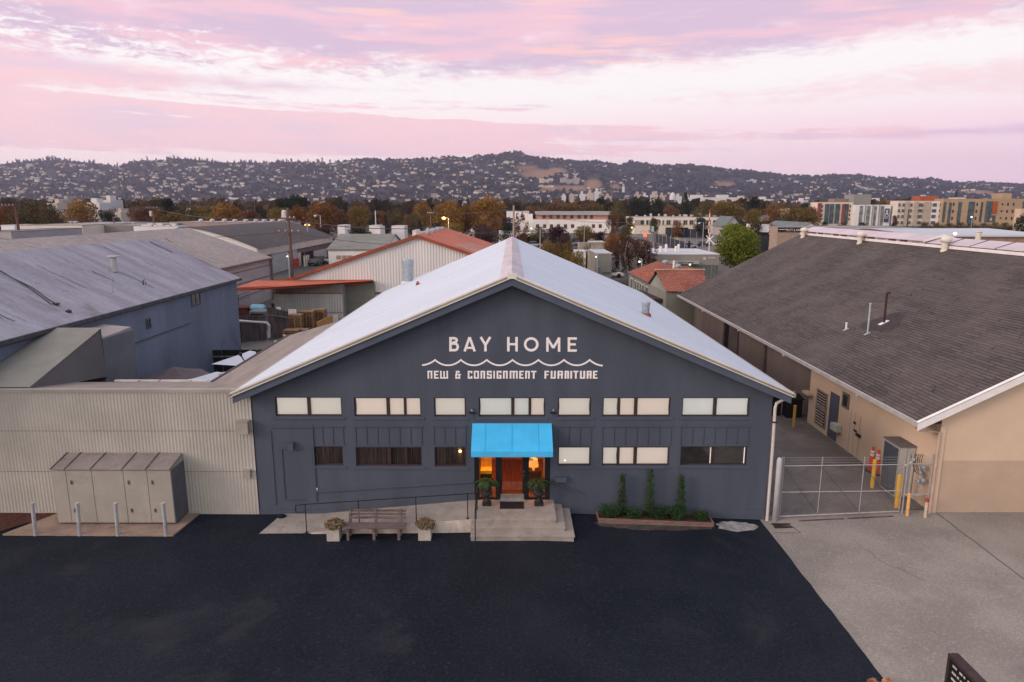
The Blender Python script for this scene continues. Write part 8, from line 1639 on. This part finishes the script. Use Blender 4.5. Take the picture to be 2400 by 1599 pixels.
# fenced lot
sheet('rail_lot', [(xd(1380, 150), Yd(140)), (xd(1900, 150), Yd(140)), (xd(1900, 270), Yd(282)), (xd(1380, 270), Yd(282))], .02, asph2_m)
navy = mat('navy_screen', (.03, .032, .045)); 
def mesh_fence(lb, a, b, h_, n):
    t_ = thing('screen_fence', lb, 'fence', ((a[0]+b[0])/2, (a[1]+b[1])/2, 0)); A_, B_2 = Vector((*a, 0)), Vector((*b, 0)); m_ = MB(); m_.prism([A_, B_2, B_2+Vector((0, .05, 0)), A_+Vector((0, .05, 0))], (0, 0, h_)); m_.build('screen', navy, t_)
    for k in range(n): p = A_.lerp(B_2, k/(n-1)); m_ = MB(); m_.tube([p-Vector((0, .12, 0)), p+Vector((0, -.12, h_+.8))], .08, 6); m_.build('post', galv, t_)
mesh_fence('navy screened fence running diagonally across the rail lot', (xd(1530, 232), Yd(232)), (xd(1606, 172), Yd(172)), 2.6, 9); mesh_fence('navy screened fence along the back of the rail lot', (xd(1560, 262), Yd(262)), (xd(1665, 250), Yd(250)), 3.2, 8)
for i, (px, yb, lb) in enumerate([(1616, 577, 'black bin post in the rail lot'), (1588, 566, 'yellow sign post on the diagonal fence')]):
    D = 170+20*i; x = xd(px, D); m_ = MB(); m_.box((x-.35, Yd(D), 0), (x+.35, Yd(D)+.3, 2.4)); m_.box((x-.2, Yd(D)-.05, 2.4), (x+.2, Yd(D)+.2, 3.)); tag(m_.build('sign_post', blk if i == 0 else yel_m), lb, 'sign post')
# cars: one car with parts, copied
car_m = mat('silver_car_paint', (.38, .40, .43), .3, .05, 1, metal=.4, spec=.6, coat=.6); carw = mat('white_car_paint', (.66, .66, .67), .3, .05, 1, spec=.6, coat=.6); card = mat('dark_car_paint', (.03, .033, .045), .25, .1, 1, spec=.6, coat=.8); tyre = mat('tyre_rubber', (.012, .012, .013), .9)
def make_car(m__, lb, suv=False):
    t_ = thing('parked_car', lb, 'car', (0, 0, 0)); h_ = 1.0 if suv else .85; m_ = MB()
    pr = [(-2.2, .35), (-2.25, .7), (-1.9, h_*.95), (-1.2, h_), (1.0, h_), (2.0, h_*.85), (2.25, .6), (2.2, .35)]; m_.prism([(x, -.85, z) for x, z in pr], (0, 1.7, 0)); m_.build('body', m__, t_)
    m_ = MB(); b, tp = h_, h_+.55; m_.add([(-1.9, -.78, b), (1.1, -.78, b), (1.1, .78, b), (-1.9, .78, b), (-1.4, -.62, tp), (.35, -.62, tp), (.35, .62, tp), (-1.4, .62, tp)], [[0, 1, 5, 4], [1, 2, 6, 5], [2, 3, 7, 6], [3, 0, 4, 7]]); m_.build('windows', wdark, t_)
    m_ = MB(); m_.prism([(-1.45, -.64, tp), (.4, -.64, tp), (.4, .64, tp), (-1.45, .64, tp)], (0, 0, .06)); m_.build('roof', m__, t_)
    for wx_ in (-1.4, 1.4):
        for wy in (-.87, .75): m_ = MB(); m_.tube([(wx_, wy, .33), (wx_, wy+.12, .33)], .33, 12); m_.build('wheel', tyre, t_)
    return t_
cars0 = [make_car(carw, 'x'), make_car(car_m, 'x', True), make_car(card, 'x')]; cu = [False]*3
def car(k, px, py, lb, rot=0., gp='cars parked in the neighbourhood'):
    o = cars0[k]
    if cu[k]:
        o2 = o.copy(); COL.objects.link(o2)
        for ch in [c_ for c_ in bpy.data.objects if c_.parent == o]: c2 = ch.copy(); c2.parent = o2; COL.objects.link(c2)
        o = o2
    cu[k] = True; p = atZ(px, py, .02); o.location = p; o.rotation_euler = (0, 0, rot); tag(o, lb, 'car', gp)
car(0, 1252, 578, 'white car just right of the white roof ridge', .2); car(1, 1338, 576, 'silver van between the brown bushes and tan wall', .1); car(2, 1352, 566, 'dark car under the purple tree', .3); car(2, 1326, 566, 'dark car at the left under the purple tree', .1); car(1, 1372, 566, 'silver car under the olive yellow tree', .0)
car(0, 1428, 650, 'white pickup in front of the sage cube building', .05); car(2, 752, 617, 'dark car in front of the works building bay', 1.2); car(2, 742, 622, 'black car by the cream guard posts', 1.4); car(1, 786, 617, 'silver car in front of the white workshop', .8); car(1, 1615, 582, 'silver truck in the rail lot behind the store', .1); car(2, 1648, 578, 'dark truck beside the crossing signal', .1); car(2, 1463, 552, 'dark car left of the cream office building', .3)
car(0, 1690, 576, 'white van hidden beside the bright green tree', .1); car(2, 1469, 568, 'dark car on the road behind the birch', 1.)
# wires
def wire(lb, pts, r_=.025):
    m_ = MB(); P_ = []
    for a, b in zip(pts, pts[1:]):
        for k in range(8): t = k/8; p = Vector(a).lerp(Vector(b), t); p.z -= .9*(4*t*(1-t))*min(1, (Vector(b)-Vector(a)).length/60); P_.append(p)
    P_.append(Vector(pts[-1])); m_.tube(P_, r_, 4); tag(m_.build('overhead_wire', blk), lb, 'wire')
p2 = (xd(682, 86), Yd(86), zy(544, 86)); p1 = (xd(682, 86), Yd(86), zy(516, 86))
wire('overhead wire from the transformer pole towards the left edge', [p2, (xd(-60, 100), Yd(100), zy(556, 100))], .03); wire('overhead wire from the transformer pole over the grey green roof', [p2, (xd(960, 110), Yd(110), zy(574, 110))], .03)
wire('heavy overhead cable from the pole top to the right', [p1, (xd(1011, 125), Yd(125), zy(533, 125))], .06); wire('overhead wire slanting down over the dark roof', [p2, (xd(612, 120), Yd(120), zy(583, 120))], .03)
for i in range(3): wire(['upper', 'middle', 'lower'][i]+' of three overhead wires beside the pale pole', [(xd(1035, 120), Yd(120), zy(540+i*2.5, 120)), (xd(1204, 105), Yd(105), zy(541+i*2.5, 105))], .03)
pa = lambda px, py, D: (xd(px, D), Yd(D), zy(py, D))
for lb, pts in [('long overhead wire crossing the trees at the far left', [pa(-60, 486, 128), pa(47, 484, 128), pa(363, 488, 170)]), ('overhead wire from the far thin pole to the transformer pole', [pa(363, 488, 170), pa(682, 513, 86)]), ('overhead wire from the paired pole to the tall pale pole', [pa(1011, 501, 125), pa(1204, 490, 105)]), ('overhead wire from the tall pale pole over the two tone building', [pa(1204, 492, 105), pa(1480, 520, 170)]), ('overhead wire above the signed shop towards the apartments', [pa(1868, 500, 240), pa(2127, 493, 300), pa(2460, 487, 300)])]: wire(lb, pts, .035)
# ================================================================ HAZE
HZ = MB(); HZ.box((-7600, -400, -20), (7600, 7600, 520)); hz = HZ.build('haze', [], origin=(0, 0, 0), fix=True)
vm_ = bpy.data.materials.new('haze_air'); vm_.use_nodes = True; nt = vm_.node_tree; nt.nodes.clear(); o_ = nt.nodes.new('ShaderNodeOutputMaterial'); v_ = nt.nodes.new('ShaderNodeVolumePrincipled')
v_.inputs['Color'].default_value = (.77, .76, 1.0, 1); v_.inputs['Density'].default_value = 6e-5; v_.inputs['Anisotropy'].default_value = .2; nt.links.new(v_.outputs[0], o_.inputs['Volume']); hz.data.materials.clear(); hz.data.materials.append(vm_)
tag(hz, 'faint lavender evening haze over the town and hills', 'haze', kind='stuff')
